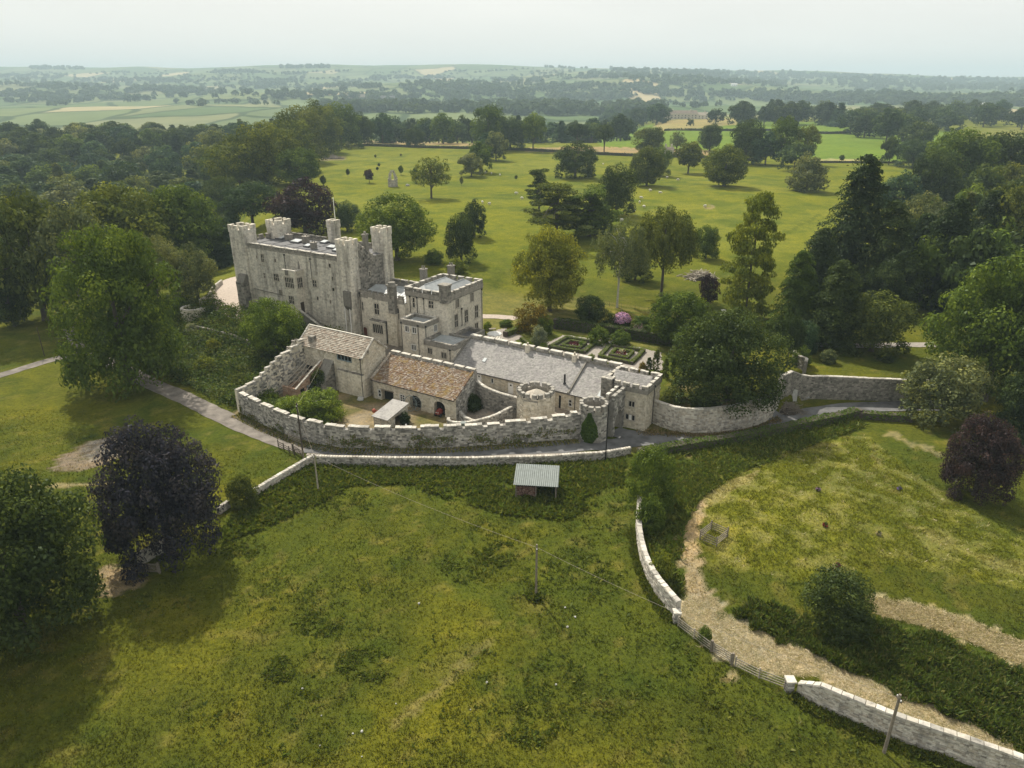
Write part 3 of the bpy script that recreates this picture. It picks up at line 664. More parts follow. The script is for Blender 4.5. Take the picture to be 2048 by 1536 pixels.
# ------------------------------------------------------------------ the castle keep
def build_keep():
    B = Bld('castle_keep', 'tall grey stone keep with corner towers, flat roof with skylights and flagpole', 'castle', 0, 0, 2.5)
    b = MB(); b.box(.4, 34.3, .13, 13, 2.5, 18, .5); B.put(b, 'wall', M['keep'])
    wins = [(9.0-.4,15.3,9.9-.4,17.0,2,2,1),(12.7,15.8,13.1,16.4,1,1),(8.7,11.8,9.3,12.9,2,2),(11.8,11.7,13.3,13.2,3,2,1),(12.9,8.8,13.8,9.8,3,1,1),(23.2,11.9,24.3,13.3,2,2),
            (28.8,13.9,29.2,14.7,1,1),(28.6,11.7,29.2,12.4,1,1),(28.3,16.5,28.8,17.3,1,1),(24.0,9.2,24.4,9.9,1,1),(7.2,15.9,7.45,16.5,1,1),(27.6,9.0,27.9,9.7,1,1)]
    F = B.wallface((.4, .13), (1, 0), 33.9, 2.5, 18.2, wins, 'keep')
    B.wallface((34.3, 0), (0, 1), 13, 2.5, 18.2, [(5.2, 14.2, 5.6, 15.2, 1, 1)], 'dark')  # end wall takes darker stone, the recess shade put into its colour
    B.wallface((.4, 13), (0, -1), 13, 2.5, 18.2, (), 'keep')
    # string courses and ledges
    for a in ((.9, 12.6, 8.95), (.9, 17.5, 5.6)):
        l = MB(); u = a[0]
        while u < a[1]-.2: e = min(a[1], u+rnd.uniform(.7, 1.2)); fbox(l, F, u+4.2, e+4.2, .1, .26, a[2]-.03*(u), a[2]-.03*u+.16); u = e
        B.put(l, 'ledge', M['dark'])
    # parapet: front, left, back
    p = MB(); p.box(5.3, 31.4, -.02, .5, 18, 18.55, .5); p.box(.3, .8, 3.6, 8.5, 18, 18.55, .5); p.box(4.9, 31, 12.5, 13.05, 18, 18.5, .5); B.put(p, 'parapet', M['dark'])
    merlons(B, (5.4, .22), (31.3, .22), 18.5, .62, 3.0, .55, .58, 'dark', 'coping')
    merlons(B, (.55, 8.4), (.55, 3.8), 18.5, .62, 1.4, .6, .5, 'dark', 'dark'); merlons(B, (5, 12.8), (15.8, 12.8), 18.45, .7, 1.5, .5, .55, 'dark', 'dark'); merlons(B, (19.6, 12.8), (30.8, 12.8), 18.45, .7, 1.5, .5, .55, 'dark', 'dark')
    r = MB(); r.box(.9, 34, .55, 12.45, 18.02, 18.12, .5); roof = B.put(r, 'roof', M['felt'])
    sm = MB()
    for x in np.arange(4, 33, 3.6): sm.box(x-.06, x+.06, .6, 12.4, 18.12, 18.2, .3)
    for y in (4.6, 8.6): sm.box(1, 33.9, y-.06, y+.06, 18.12, 18.19, .3)
    B.put(sm, 'roof_seam', M['felt'], roof)
    for n, o, w, l in ((620,485,1.7,1.3),(785,520,2.2,1.5),(1070,527,1.3,1.2),(900,565,1.2,1.1),(1150,578,1.9,1.3),(1185,610,.9,.9)):
        s, t = z1L(n, o, 18.5); k = MB(); k.box(s-w/2-.15, s+w/2+.15, t-l/2-.15, t+l/2+.15, 18.12, 18.45, .4); kb = B.put(k, 'skylight', M['felt'], roof)
        k = MB(); k.hexa([(s-w/2,t-l/2,18.46),(s+w/2,t-l/2,18.46),(s+w/2,t+l/2,18.46),(s-w/2,t+l/2,18.46),(s-w/2,t-l/2,18.5),(s+w/2,t-l/2,18.5),(s+w/2,t+l/2,18.72),(s-w/2,t+l/2,18.72)], .8); B.put(k, 'skylight_glass', M['skyglass'], roof)
    for n, o, w, hh in ((705,500,1.6,1.2),(880,530,1.3,1.4),(962,590,1.0,1.3),(505,480,1.2,1.0)):
        s, t = z1L(n, o, 18.4); k = MB(); k.box(s-w/2, s+w/2, t-.5, t+.5, 18.12, 18.12+hh, .4); k.box(s-w/2-.1, s+w/2+.1, t-.6, t+.6, 18.12+hh, 18.26+hh, .7)
        for i in (-.3, .3): k.lathe([(.13, 0), (.1, .3)], 8, (s+i*w, t, 18.26+hh), .2)
        B.put(k, 'roof_chimney', M['dark'], roof)
    square_tower(B, .45, 4.75, -.3, 3.0, 2.5, 22.5, 'keep', 'FRL')
    square_tower(B, 1.5, 4.7, 9.0, 13.0, 17.5, 22.2, 'keep', 'FRL', 1.0, .65)
    square_tower(B, 16.7, 18.6, 12.5, 14.4, 16, 23.0, 'keep', 'FRL', .75, .5)
    square_tower(B, 31.9, 34.9, -.7, 1.9, 2.5, 22.6, 'keep', 'FRL', .8, .55)
    square_tower(B, 31.7, 34.65, 9.9, 12.5, 2.5, 23.3, 'keep', 'FRL', .8, .55)
    # broken spur between the end towers
    q = MB(); Fe = Face((34.3, 1.9), (0, 1), 5.1); blocks(q, Fe, 17, lambda u: 22-u*.75, (), .4, .5, .5, .12); blocks(q, Face((33.7, 7), (0, -1), 5.1), 17, lambda u: 22-(5.1-u)*.75, (), .4, .5, .25, .12)
    B.put(q, 'ruined_spur', M['dark'], kind='stuff')
    c = MB(); c.box(33.7, 34.5, 4.8, 5.7, 17.5, 22.6, .3); c.box(33.6, 34.6, 4.7, 5.8, 22.6, 22.85, .8); c.lathe([(.3, 0), (.22, .5)], 8, (34.1, 5.25, 22.85), .5); B.put(c, 'chimney_stack', M['dark'])
    # oriel bay
    bb = MB(); bb.box(17.7, 21.1, -2.2, .1, 2.5, 14.4, .5); bay = B.put(bb, 'oriel_bay', M['ashlar'])
    B.wallface((17.7, -2.2), (1, 0), 3.4, 2.5, 14.6, [(.5, 11.6, 2.9, 13.7, 5, 2, 1), (1.0, 8.2, 2.4, 9.8, 3, 2)], 'ashlar', bay)
    Fb = B.wallface((21.1, -2.2), (0, 1), 2.2, 2.5, 14.6, [(.4, 11.6, 1.7, 13.7, 3, 2, 1)], 'ashlar', bay, extra=[(.55, 6.1, 1.55, 8.5)])
    d = MB(); fbox(d, Fb, .55, 1.55, .0, .06, 6.1, 8.5, .4); B.put(d, 'door', M['darkwood'], bay)
    merlons(B, (17.5, -2.1), (21.3, -2.1), 14.6, .7, 3.0, .5, .4, 'ashlar', 'coping', bay); merlons(B, (21.2, -1.8), (21.2, 0), 14.6, .7, 1.6, .4, .4, 'ashlar', 'coping', bay)
    s = MB(); s.lathe([(.35, 0), (.32, .5), (.02, 3.2)], 6, (20.2, .1, 14.8), .3); B.put(s, 'pinnacle', M['dark'], bay)
    s = MB(); s.box(18.6, 19.4, -2.5, -2.15, 14.2, 15.3, .2); B.put(s, 'stone_shield', M['dark'], bay)
    # stair climbing to the bay door
    st = MB()
    for i in range(17): x = 21.25+i*.42; st.box(x, x+.43, -2.0, -.1, 2.5, 6.0-i*.2, .3+.02*i)
    stair = B.put(st, 'stair', M['dark'])
    st = MB(); st.prism([(21.3, -2.5), (28.5, -2.5), (28.5, -2.05), (21.3, -2.05)], 2.5, lambda x, y: 7.2-(x-21.3)*.48, .3); B.put(st, 'stair_wall', M['dark'], stair)
    coping(B, (21.3, -2.27), (28.5, -2.27), 7.2, 3.75, .7, .6, .14, parent=stair)
    # buttress, garderobe and pale pipes
    u = MB(); Fu = Face((2.2, -1.9), (1, 0), 2.3); blocks(u, Fu, 2.5, lambda x: 10.6, (), .4, .7, .1); u.box(2.2, 4.5, -1.9, .2, 2.5, 10.4, .3)
    u.hexa([(2.2,-1.95,10.4),(4.5,-1.95,10.4),(4.5,-.3,10.4),(2.2,-.3,10.4),(2.2,-.9,12.1),(4.5,-.9,12.1),(4.5,-.3,12.1),(2.2,-.3,12.1)], .2); blocks(u, Face((4.5, -1.9), (0, 1), 1.7), 2.5, 10.4, (), .4, .6, .08)
    B.put(u, 'buttress', M['dark'])
    g = MB(); g.box(33.1, 34.8, -1.35, -.6, 9.6, 12.6, .2); g.hexa([(33.3,-.75,8.6),(34.6,-.75,8.6),(34.6,-.6,8.6),(33.3,-.6,8.6),(33.1,-1.35,9.58),(34.8,-1.35,9.58),(34.8,-.6,9.58),(33.1,-.6,9.58)], .1); B.put(g, 'garderobe', M['dark'])
    for u_ in (32.9, 34.2):
        g = MB(); g.tube([(u_, -.95, 2.6), (u_, -.95, 9.4)], .09, 6, .8); B.put(g, 'drainpipe', M['white'])
    for u_ in (23.8, 16.4): B.pipe(Face((0, 0), (1, 0), 1), u_, 13.5, 17.6, .2, .06, 'iron')
    B.flush()
build_keep()
def build_flagpole():
    x, y, _ = Pz(674, 478, 18.12); zt = top_at(x, y, 397.5)
    o = thing('flagpole', 'thin white flagpole standing on the roof of the keep', 'flagpole', (x, y, 18.12))
    b = MB(); b.tube([(0, 0, 0), (0, 0, zt-18.12)], [.11, .06], 8, .8); b.build('pole', M['white'], o)
    b = MB(); b.lathe([(.02, 0), (.12, .08), (.12, .16), (.02, .24)], 8, (0, 0, zt-18.12)); b.build('finial', M['white'], o)
    b = MB(); b.box(-.3, .3, -.3, .3, 0, .25); b.build('base', M['felt'], o)
build_flagpole()

# ------------------------------------------------------------------ the hall wing and the square block
def build_wing():
    B = Bld('castle_wing', 'lower stone hall wing with lead roof joining the keep to the square block', 'castle wing', 35, 1, 2)
    b = MB(); b.box(34.5, 46.5, 1.13, 11.5, 2, 11.2, .5); B.put(b, 'wall', M['ashlar'])
    F = B.wallface((35.3, 1.13), (1, 0), 11.0, 2, 12.0, [(.4, 8.5, .75, 10.2, 1, 2, 1), (3.7, 8.2, 4.8, 10.4, 2, 2, 1), (8.9, 8.1, 9.9, 10.3, 2, 2, 1)], 'ashlar', extra=[(.2, 2, 1.5, 5.1)])
    d = MB(); fbox(d, F, .3, 1.35, .02, .08, 2.6, 4.9, .4); B.put(d, 'door', M['reddoor'])
    d = MB()
    for a in ((.05, .3), (1.35, 1.6)): fbox(d, F, a[0], a[1], .03, .24, 2.5, 4.8, .5)
    fpoly(d, F, [(.05, 5.3), (.05, 4.6)]+[(.82-.55*math.cos(k), 4.6+.42*math.sin(k)) for k in np.linspace(.1, 3.04, 7)]+[(1.6, 4.6), (1.6, 5.3)], .03, .24, .6); B.put(d, 'door_surround', M['frame'])
    q = MB(); q.box(38.3, 42.1, .35, 1.2, 2, 6.9, .5); bay = B.put(q, 'window_bay', M['ashlar'])
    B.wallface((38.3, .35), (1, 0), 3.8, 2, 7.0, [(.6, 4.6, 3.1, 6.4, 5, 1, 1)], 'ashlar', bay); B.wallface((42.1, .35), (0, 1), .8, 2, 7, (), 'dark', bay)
    coping(B, (38.1, .6), (42.3, .6), 7.0, None, .8, .9, .2, 'dark', bay)
    q = MB(); q.box(42.5, 44.9, .5, 1.2, 2, 9.2, .5); B.put(q, 'stack_base', M['farm']); B.wallface((42.5, .5), (1, 0), 2.4, 2, 9.2, (), 'farm')
    c = MB(); c.box(43.2, 44.8, .3, 1.2, 9.2, 14.6, .2); blocks(c, Face((43.2, .3), (1, 0), 1.6), 9.2, 14.6, (), .35, .5, .1); c.box(43.0, 45.0, .1, 1.4, 14.6, 14.9, .4); c.lathe([(.75, 0), (.7, .5)], 8, (44, .75, 14.9), .3); B.put(c, 'chimney_stack', M['dark'])
    p = MB(); p.box(35.2, 46.3, .98, 1.5, 11.2, 12.2, .5); p.box(35.2, 46.3, 11, 11.5, 11.2, 12.1, .4); B.put(p, 'parapet', M['dark'])
    merlons(B, (35.4, 1.25), (42.9, 1.25), 12.15, .6, 1.3, .45, .5, 'dark', 'dark'); merlons(B, (45.1, 1.25), (46.2, 1.25), 12.15, .6, 1.1, .4, .5, 'dark', 'dark')
    merlons(B, (35.4, 11.25), (46.2, 11.25), 12.05, .75, 1.6, .45, .45, 'dark', 'coping')
    r = MB(); slab(r, [(35, 1.5, 11.4), (46.4, 1.5, 11.4), (46.4, 6.3, 12.5), (35, 6.3, 12.5)], .1, .5); slab(r, [(46.4, 11, 11.4), (35, 11, 11.4), (35, 6.3, 12.5), (46.4, 6.3, 12.5)], .1, .6); roof = B.put(r, 'roof', M['lead'])
    r = MB()
    for x in np.arange(35.6, 46.2, .75):
        r.tube([(x, 1.6, 11.45), (x, 6.3, 12.54), (x, 10.9, 11.45)], .045, 5, .7)
    B.put(r, 'lead_rolls', M['lead'], roof, kind='stuff')
    for a, c2 in ((.15, (3, 11.9)), (3.0, (2, 7)), (7.1, (2, 7.5))): B.pipe(F, a, c2[0], c2[1], .24)
    B.flush()
build_wing()
def build_block():
    B = Bld('castle_block', 'square three storey castle block with battlements and pale hipped lead roof', 'castle block', 46.4, 2, 1.5)
    b = MB(); b.box(46.4, 55.9, 2.13, 14, 1.5, 13.2, .5); B.put(b, 'wall', M['ashlar'])
    F = B.wallface((46.4, 2.13), (1, 0), 9.5, 1.5, 13.0, [(5.3, 11.2, 6.4, 12.6, 2, 2, 1), (1.5, 10.7, 1.95, 12.6, 1, 2)], 'ashlar')
    R = B.wallface((55.9, 2), (0, 1), 12, 1.5, 13.0, [(2.7, 11.0, 3.8, 12.7, 3, 1, 1), (7.7, 11.0, 8.8, 12.7, 3, 1, 1), (2.2, 7.3, 3.3, 9.8, 2, 2, 1), (5.6, 7.3, 6.7, 9.8, 2, 2, 1), (9.2, 7.3, 10.3, 9.8, 2, 2, 1), (9.1, 3.7, 10.2, 6.2, 2, 2, 1)], 'ashlar')
    B.wallface((46.4, 14), (0, -1), 12, 11, 13.0, (), 'ashlar')
    p = MB(); p.box(46.2, 56.15, 1.85, 2.3, 13.0, 13.85, .5); p.box(55.7, 56.15, 2.3, 14.15, 13.0, 13.85, .6); p.box(46.2, 55.7, 13.7, 14.15, 13.0, 13.85, .5); p.box(46.2, 46.6, 2.3, 13.7, 13.0, 13.85, .4); B.put(p, 'parapet', M['dark'])
    for a, c in (((46.2, 2.05), (54.4, 2.05)), ((55.93, 2.4), (55.93, 14)), ((55.6, 13.93), (46.4, 13.93)), ((46.4, 13.6), (46.4, 2.6))): merlons(B, a, c, 13.83, .8, 1.5, .5, .45, 'dark', 'coping')
    r = MB()
    def hip(s0, s1, t0, t1, z, zr):
        m = (s0+s1)/2; k = (s1-s0)*.45
        a, b_, c, d, e, f = (s0,t0,z), (s1,t0,z), (s1,t1,z), (s0,t1,z), (m,t0+k,zr), (m,t1-k,zr)
        for q in ((a, b_, e), (b_, c, f, e), (c, d, f), (d, a, e, f)): slab(r, q, .05, rnd.random())
    hip(46.7, 51.2, 2.4, 13.6, 13.25, 14.7); hip(51.2, 55.6, 2.4, 13.6, 13.25, 14.9); roof = B.put(r, 'roof', M['lead'])
    k = MB(); k.tube([(48.95, 4.5, 14.74), (48.95, 11.5, 14.74)], .06, 5); k.tube([(53.4, 4.5, 14.94), (53.4, 11.5, 14.94)], .06, 5); B.put(k, 'ridge_roll', M['lead'], roof)
    for n, o, hh in ((1010, 390, 3.0), (1360, 325, 2.6)):
        s, t = z2L(n, o, 13.8); c = MB(); c.box(s-.55, s+.55, t-.55, t+.55, 13.2, 13.8+hh*.75, .3); c.box(s-.65, s+.65, t-.65, t+.65, 13.8+hh*.75, 14.0+hh*.75, .8)
        for i in (-.27, .27): c.lathe([(.17, 0), (.13, .55)], 8, (s+i, t, 14.0+hh*.75), .9)
        B.put(c, 'chimney_stack', M['dark'])
    c = MB(); c.box(54.6, 56.25, 1.6, 3.0, 12.6, 15.8, .4); blocks(c, Face((54.6, 1.6), (1, 0), 1.65), 12.6, 15.9, (), .35, .5, .09); blocks(c, Face((56.25, 1.6), (0, 1), 1.4), 12.6, 15.9, (), .35, .5, .09); c.box(54.4, 56.45, 1.4, 3.2, 15.9, 16.2, .8); B.put(c, 'corner_turret', M['dark'])
    l = MB(); l.box(46.2, 56.12, 1.92, 2.02, 12.8, 13.0, .3); l.box(56.0, 56.12, 2.02, 14.1, 12.8, 13.0, .3); B.put(l, 'ledge', M['dark'])
    for u, a, c in ((.9, 9.6, 12.7), (4.2, 9.4, 12.7), (2.6, 9.6, 12.7)): B.pipe(F, u, a, c, .24)
    for u, a, c in ((4.5, 7.1, 10.4), (11.6, 3.2, 12.6)): B.pipe(R, u, a, c, .24)
    B.flush()
build_block()
def annex(name, label, s0, s1, t0, t1, zb, zr, zp, wf, wr, roofmat, fr, cop, shed=False):
    B = Bld(name, label, 'castle annexe', s0, t0, zb)
    b = MB(); b.box(s0, s1-.13, t0+.13, t1, zb, zr, .5); B.put(b, 'wall', M['ashlar'])
    F = B.wallface((s0, t0+.13), (1, 0), s1-s0, zb, zp-.15, wf, 'ashlar', fr=fr); R = B.wallface((s1-.13, t0), (0, 1), t1-t0, zb, zp-.15, wr, 'ashlar', fr=fr)
    p = MB(); e = .06; k = .4
    for x0, x1, y0, y1 in ((s0-e, s1+e, t0-e, t0-e+k), (s0-e, s1+e, t1-k, t1), (s0-e, s0+k, t0-e+k, t1-k), (s1+e-k, s1+e, t0-e+k, t1-k)): p.box(x0, x1, y0, y1, zr-.3, zp-.16, .4)
    B.put(p, 'parapet', M['dark'])
    for a, c in (((s0-e, t0+.14), (s1+e, t0+.14)), ((s1-.14, t0+.35), (s1-.14, t1)), ((s0+.14, t0+.35), (s0+.14, t1)), ((s0+.4, t1-.2), (s1-.4, t1-.2))): coping(B, a, c, zp-.16, None, .8, .52, .16, cop)
    r = MB(); slab(r, [(s0+.3, t0+.3, zr), (s1-.4, t0+.3, zr), (s1-.4, t1-.35, zr+(.35 if shed else .06)), (s0+.3, t1-.35, zr+(.35 if shed else .06))], .08, .5); roof = B.put(r, 'roof', M[roofmat])
    if shed:
        r = MB()
        for x in np.arange(s0+.8, s1-.5, .62): r.tube([(x, t0+.3, zr+.04), (x, t1-.35, zr+.39)], .05, 5, .9)
        B.put(r, 'lead_rolls', M['lead'], roof, kind='stuff')
    B.flush(); return B, F, R
def build_annexes():
    B, F, R = annex('castle_annexe', 'two storey annexe with flat parapet roof in front of the square block', 48.3, 53.9, -2.5, 2, 1.6, 9.0, 9.75, [(1.1, 7.4, 1.95, 8.5, 2, 1, 1), (2.8, 7.4, 3.65, 8.5, 2, 1, 1), (2.4, 4.0, 3.4, 5.0, 3, 1)], [(3.0, 7.2, 3.8, 8.4, 2, 1)], 'lead', 'whiteframe', 'coping')
    for u, a, c in ((.25, 1.8, 8.9), (4.2, 1.8, 8.9)): B.pipe(F, u, a, c, .24)
    B.pipe(R, .3, 6.8, 8.9, .24)
    B, F, R = annex('castle_annexe', 'low annexe with sloping pale lead roof beside the long slate range', 54.0, 60.8, -2.9, 2.6, 1.0, 6.0, 6.75, [(.8, 4.1, 1.75, 5.2, 2, 1), (3.9, 3.8, 5.0, 4.95, 3, 1)], [], 'lead', 'frame', 'dark', True)
    B.pipe(F, 5.9, 1.2, 5.6, .24)
    annex('castle_annexe', 'small dark roofed lean-to behind the low annexe against the square block', 56.1, 59.8, 2.8, 8.8, 2.4, 5.5, 6.3, [], [], 'felt', 'frame', 'dark')
build_annexes()

# ------------------------------------------------------------------ the service range behind the gatehouse
def build_range():
    B = Bld('stable_range', 'long low stone range with pale grey slate roof and white doors', 'outbuilding', 61, -4.3, 0)
    b = MB(); b.box(61, 91.2, -4.2, 2.4, -.3, 3.1, .5); b.prism([(61, -4.2), (91.2, -4.2), (91.2, 2.3), (61, 2.3)], 3.1, lambda x, y: 3.15+(y+4.2)*.5, .5); B.put(b, 'wall', M['farm'])
    F = B.wallface((61, -4.2), (1, 0), 30.2, 0, 3.1, [(4.5, 1.95, 4.95, 2.75, 1, 1), (8.6, 1.9, 9.0, 2.7, 1, 1), (13.8, 1.5, 14.3, 2.4, 1, 2), (23.8, 1.0, 24.3, 2.1, 1, 2), (27.0, 1.2, 27.5, 2.2, 1, 2)], 'farm', fr='whiteframe', ch=.28, bl=.5, extra=[(5.55, .9, 6.5, 2.95), (12.1, .6, 13.05, 2.7), (21.9, .1, 22.3, 2.4)])
    for u, z in ((5.6, .95), (12.15, .65)):
        d = MB(); fbox(d, F, u, u+.85, .02, .12, z, z+1.95, .8); fbox(d, F, u-.08, u, .02, .17, z, z+2.02, .6); fbox(d, F, u+.85, u+.93, .02, .17, z, z+2.02, .6); dd = B.put(d, 'door', M['white'])
        d = MB(); fbox(d, F, u+.28, u+.58, .12, .14, z+1.45, z+1.72, .2); B.put(d, 'pane', M['glass'], dd)
    d = MB(); fbox(d, F, 21.9, 22.3, .01, .05, .1, 2.4, .2); B.put(d, 'dark_doorway_panel', M['void'])
    def rz(t): return 3.3+(t+4.5)*.5
    r = MB(); slab(r, [(60.9, -4.5, 3.28), (84.6, -4.5, 3.28), (84.6, 2.2, rz(2.2)-.02), (60.9, 2.2, rz(2.2)-.02)], .1); slab(r, [(84.75, -4.6, 3.2), (91.2, -4.6, 3.2), (91.2, 2.2, rz(2.2)-.3), (84.75, 2.2, rz(2.2)-.3)], .1)
    roof = B.put(r, 'roof', M['grey_slate'])
    q = MB(); slates(q, (60.95, -4.5, 3.3), (84.6, -4.5, 3.3), (60.95, 2.15, rz(2.15)), .27, .36, .03, .02); slates(q, (84.85, -4.6, 3.22), (91.2, -4.6, 3.22), (84.85, 2.15, rz(2.15)-.28), .3, .45, .03, .02); B.put(q, 'roof_slates', M['grey_slate'], roof, kind='stuff')
    v = MB(); v.hexa([(84.55,-4.6,3.3),(84.85,-4.6,3.3),(84.85,2.2,rz(2.2)),(84.55,2.2,rz(2.2)),(84.55,-4.6,3.5),(84.85,-4.6,3.5),(84.85,2.2,rz(2.2)+.2),(84.55,2.2,rz(2.2)+.2)], .3); B.put(v, 'roof_verge', M['dark'], roof)
    v = MB(); v.hexa([(60.7,-4.5,3.2),(61.05,-4.5,3.2),(61.05,2.2,rz(2.2)-.1),(60.7,2.2,rz(2.2)-.1),(60.7,-4.5,3.6),(61.05,-4.5,3.6),(61.05,2.2,rz(2.2)+.3),(60.7,2.2,rz(2.2)+.3)], .3); B.put(v, 'roof_verge', M['dark'], roof)
    g = MB(); g.tube([(61, -4.62, 3.2), (91, -4.66, 3.14)], .07, 6, .3); B.put(g, 'gutter', M['iron'])
    s = MB(); s.hexa([(66.3,-2.2,rz(-2.2)+.05),(66.9,-2.2,rz(-2.2)+.05),(66.9,-1.4,rz(-1.4)+.05),(66.3,-1.4,rz(-1.4)+.05),(66.3,-2.2,rz(-2.2)+.16),(66.9,-2.2,rz(-2.2)+.16),(66.9,-1.4,rz(-1.4)+.16),(66.3,-1.4,rz(-1.4)+.16)]); B.put(s, 'skylight', M['skyglass'], roof)
    a, c = -3.9, -1.9; zz = lambda t: rz(t)-.1
    s = MB(); s.hexa([(89.6,a,zz(a)),(90.7,a,zz(a)),(90.7,c,zz(c)),(89.6,c,zz(c)),(89.6,a,zz(a)+.2),(90.7,a,zz(a)+.2),(90.7,c,zz(c)+.2),(89.6,c,zz(c)+.2)]); B.put(s, 'skylight', M['skyglass'], roof)
    f = MB(); f.tube([(83.2, -2.9, rz(-2.9)-.1), (83.2, -2.9, rz(-2.9)+1.7)], .17, 8, .4); f.lathe([(.3, 0), (.18, .25)], 8, (83.2, -2.9, rz(-2.9)), .9); B.put(f, 'flue_pipe', M['iron'], roof)
    # battlemented rear wall along the ridge
    w = MB(); w.box(60.8, 91.2, 2.2, 2.85, 0, 6.7, .5); back = B.put(w, 'rear_wall', M['rubble']); blocks(w2 := MB(), Face((61, 2.2), (1, 0), 30), rz(2.2)-.1, 6.95, (), .25, .4, .03); B.put(w2, 'stonework', M['dark'], back, kind='stuff')
    merlons(B, (61, 2.52), (91, 2.52), 6.7, .72, 2.3, .55, .7, 'rubble', 'coping', back)
    for s0, z in ((82.6, 0), (73.4, .1)):
        c = MB(); c.box(s0-.35, s0+.35, 1.5, 2.15, rz(1.5)-.1, 7.6+z, .6); c.lathe([(.2, 0), (.16, .5)], 8, (s0, 1.85, 7.6+z), .9); B.put(c, 'chimney_stack', M['farm'])
    for u in (20.9, 24.9): B.pipe(F, u, .2, 3.0, .2)
    B.flush()
build_range()

# ------------------------------------------------------------------ gatehouse, gate arch and round towers
def build_gatehouse():
    B = Bld('gatehouse', 'rubble stone gatehouse with battlements and slate roof beside the entrance road', 'gatehouse', 91.3, -5.2, 0)
    b = MB(); b.box(91.4, 98.3, -5.07, .9, -.4, 6.6, .5); B.put(b, 'wall', M['farm'])
    F = B.wallface((91.3, -5.07), (1, 0), 7.1, -.3, 6.9, [(4.3, 3.8, 5.2, 4.7, 2, 1), (3.9, 1.5, 5.4, 2.4, 3, 1)], 'farm', ch=.3, bl=.5, rough=.07)
    w = MB(); fbox(w, F, 4.4, 4.9, .05, .08, 1.52, 2.38, .9); B.put(w, 'blind', M['white'])
    R = B.wallface((98.3, -5.2), (0, 1), 6.1, -.3, 6.9, [(3.4, 4.4, 3.8, 5.4, 1, 1)], 'farm', ch=.3, bl=.5, rough=.07); B.wallface((91.4, .9), (0, -1), 6, 3, 6.9, (), 'rubble', ch=.3, bl=.5)
    p = MB(); p.box(91.2, 98.55, -5.3, -4.85, 6.3, 7.0, .4); p.box(98.1, 98.55, -4.85, 1.1, 6.3, 7.0, .4); p.box(91.2, 98.1, .65, 1.1, 6.3, 7.0, .4); p.box(91.2, 91.65, -4.85, .65, 6.3, 7.0, .5); B.put(p, 'parapet', M['dark'])
    for a, c in (((92.9, -5.08), (98.5, -5.08)), ((98.33, -4.7), (98.33, 1)), ((98, .88), (91.4, .88)), ((91.42, .5), (91.42, -4))): merlons(B, a, c, 6.98, .72, 1.15, .5, .46, 'rubble', 'coping')
    t = MB(); t.box(90.9, 92.7, -5.6, -4.1, 4.6, 7.7, .5); tu = B.put(t, 'corner_turret', M['rubble']); B.wallface((90.9, -5.6), (1, 0), 1.8, 4.6, 7.8, (), 'dark', tu, ch=.28, bl=.45, depth=.06); B.wallface((92.7, -5.6), (0, 1), .6, 4.6, 7.8, (), 'dark', tu, depth=.06)
    coping(B, (90.85, -5.4), (92.75, -5.4), 7.72, None, .6, .55, .16, 'coping', tu); coping(B, (92.5, -5.1), (92.5, -4.1), 7.72, None, .5, .5, .16, 'coping', tu)
    r = MB(); slab(r, [(91.8, -4.7, 6.3), (98, -4.7, 6.3), (98, -1.9, 8.1), (91.8, -1.9, 8.1)], .08); slab(r, [(98, .5, 6.3), (91.8, .5, 6.3), (91.8, -1.9, 8.1), (98, -1.9, 8.1)], .08); roof = B.put(r, 'roof', M['grey_slate'])
    q = MB(); slates(q, (91.8, -4.7, 6.32), (98, -4.7, 6.32), (91.8, -1.92, 8.1), .3, .42, .03, .02); slates(q, (98, .5, 6.32), (91.8, .5, 6.32), (98, -1.88, 8.1), .3, .42, .03, .02); q.add([(91.8,-4.7,6.3),(91.8,-1.9,8.1),(91.8,.5,6.3)], [(0,1,2)]); q.add([(98,-4.7,6.3),(98,-1.9,8.1),(98,.5,6.3)], [(2,1,0)]); B.put(q, 'roof_slates', M['grey_slate'], roof, kind='stuff')
    B.pipe(R, 3.0, .2, 6.6, .24); B.pipe(F, 1.6, 4.8, 7.6, .24)
    B.flush()
build_gatehouse()
def ring_tower(name, label, cat, c, r, n, zb, zt, mat, L_, roof=None, h=.75):
    B = Bld(name, label, cat, c[0], c[1], zb); ph = math.pi/n+.2
    P_ = [(c[0]+r*math.cos(ph+2*math.pi*k/n), c[1]+r*math.sin(ph+2*math.pi*k/n)) for k in range(n)]
    zi = zt-h-.75; b = MB(); b.prism([(c[0]+(x-c[0])*.96, c[1]+(y-c[1])*.96) for x, y in P_], zb, zi, .5); w = B.put(b, 'wall', M[mat])
    mb = MB(); p = MB()
    for k in range(n):
        a, q = P_[k], P_[(k+1) % n]; W = math.hypot(q[0]-a[0], q[1]-a[1]); F = Face(a, (q[0]-a[0], q[1]-a[1]), W); blocks(mb, F, zb, zt-h, (), .3, .5, .02, .06)
        fbox(p, F, -.05, W+.05, -.5, -.02, zi, zt-h-.01, .5)
        m = max(1, round(W/1.5)); gap = .42
        me = merlon_mesh(W/m-gap, h, .48, 'rubble', 'coping')
        for i in range(m):
            u = (i+.5)*W/m; x, y, _ = F.pt(u, -.22, 0); o = link('merlon', me, B.root); o.location = (x-B.off[0], y-B.off[1], zt-h-zb); o.rotation_euler = (0, 0, math.atan2(F.d[1], F.d[0]))
    B.put(mb, 'stonework', M[mat], kind='stuff'); B.put(p, 'parapet', M['dark'])
    r_ = MB(); ri = r-.5
    if roof: r_.lathe([(ri, zi-zb+.02), (ri*.5, zi-zb+.75), (.05, zi-zb+1.35)], n, (c[0], c[1], zb), .5)
    else: r_.lathe([(ri, zi-zb+.02), (ri, zi-zb+.1)], n, (c[0], c[1], zb), .5)
    B.put(r_, 'roof', M[roof or 'dark']); return B
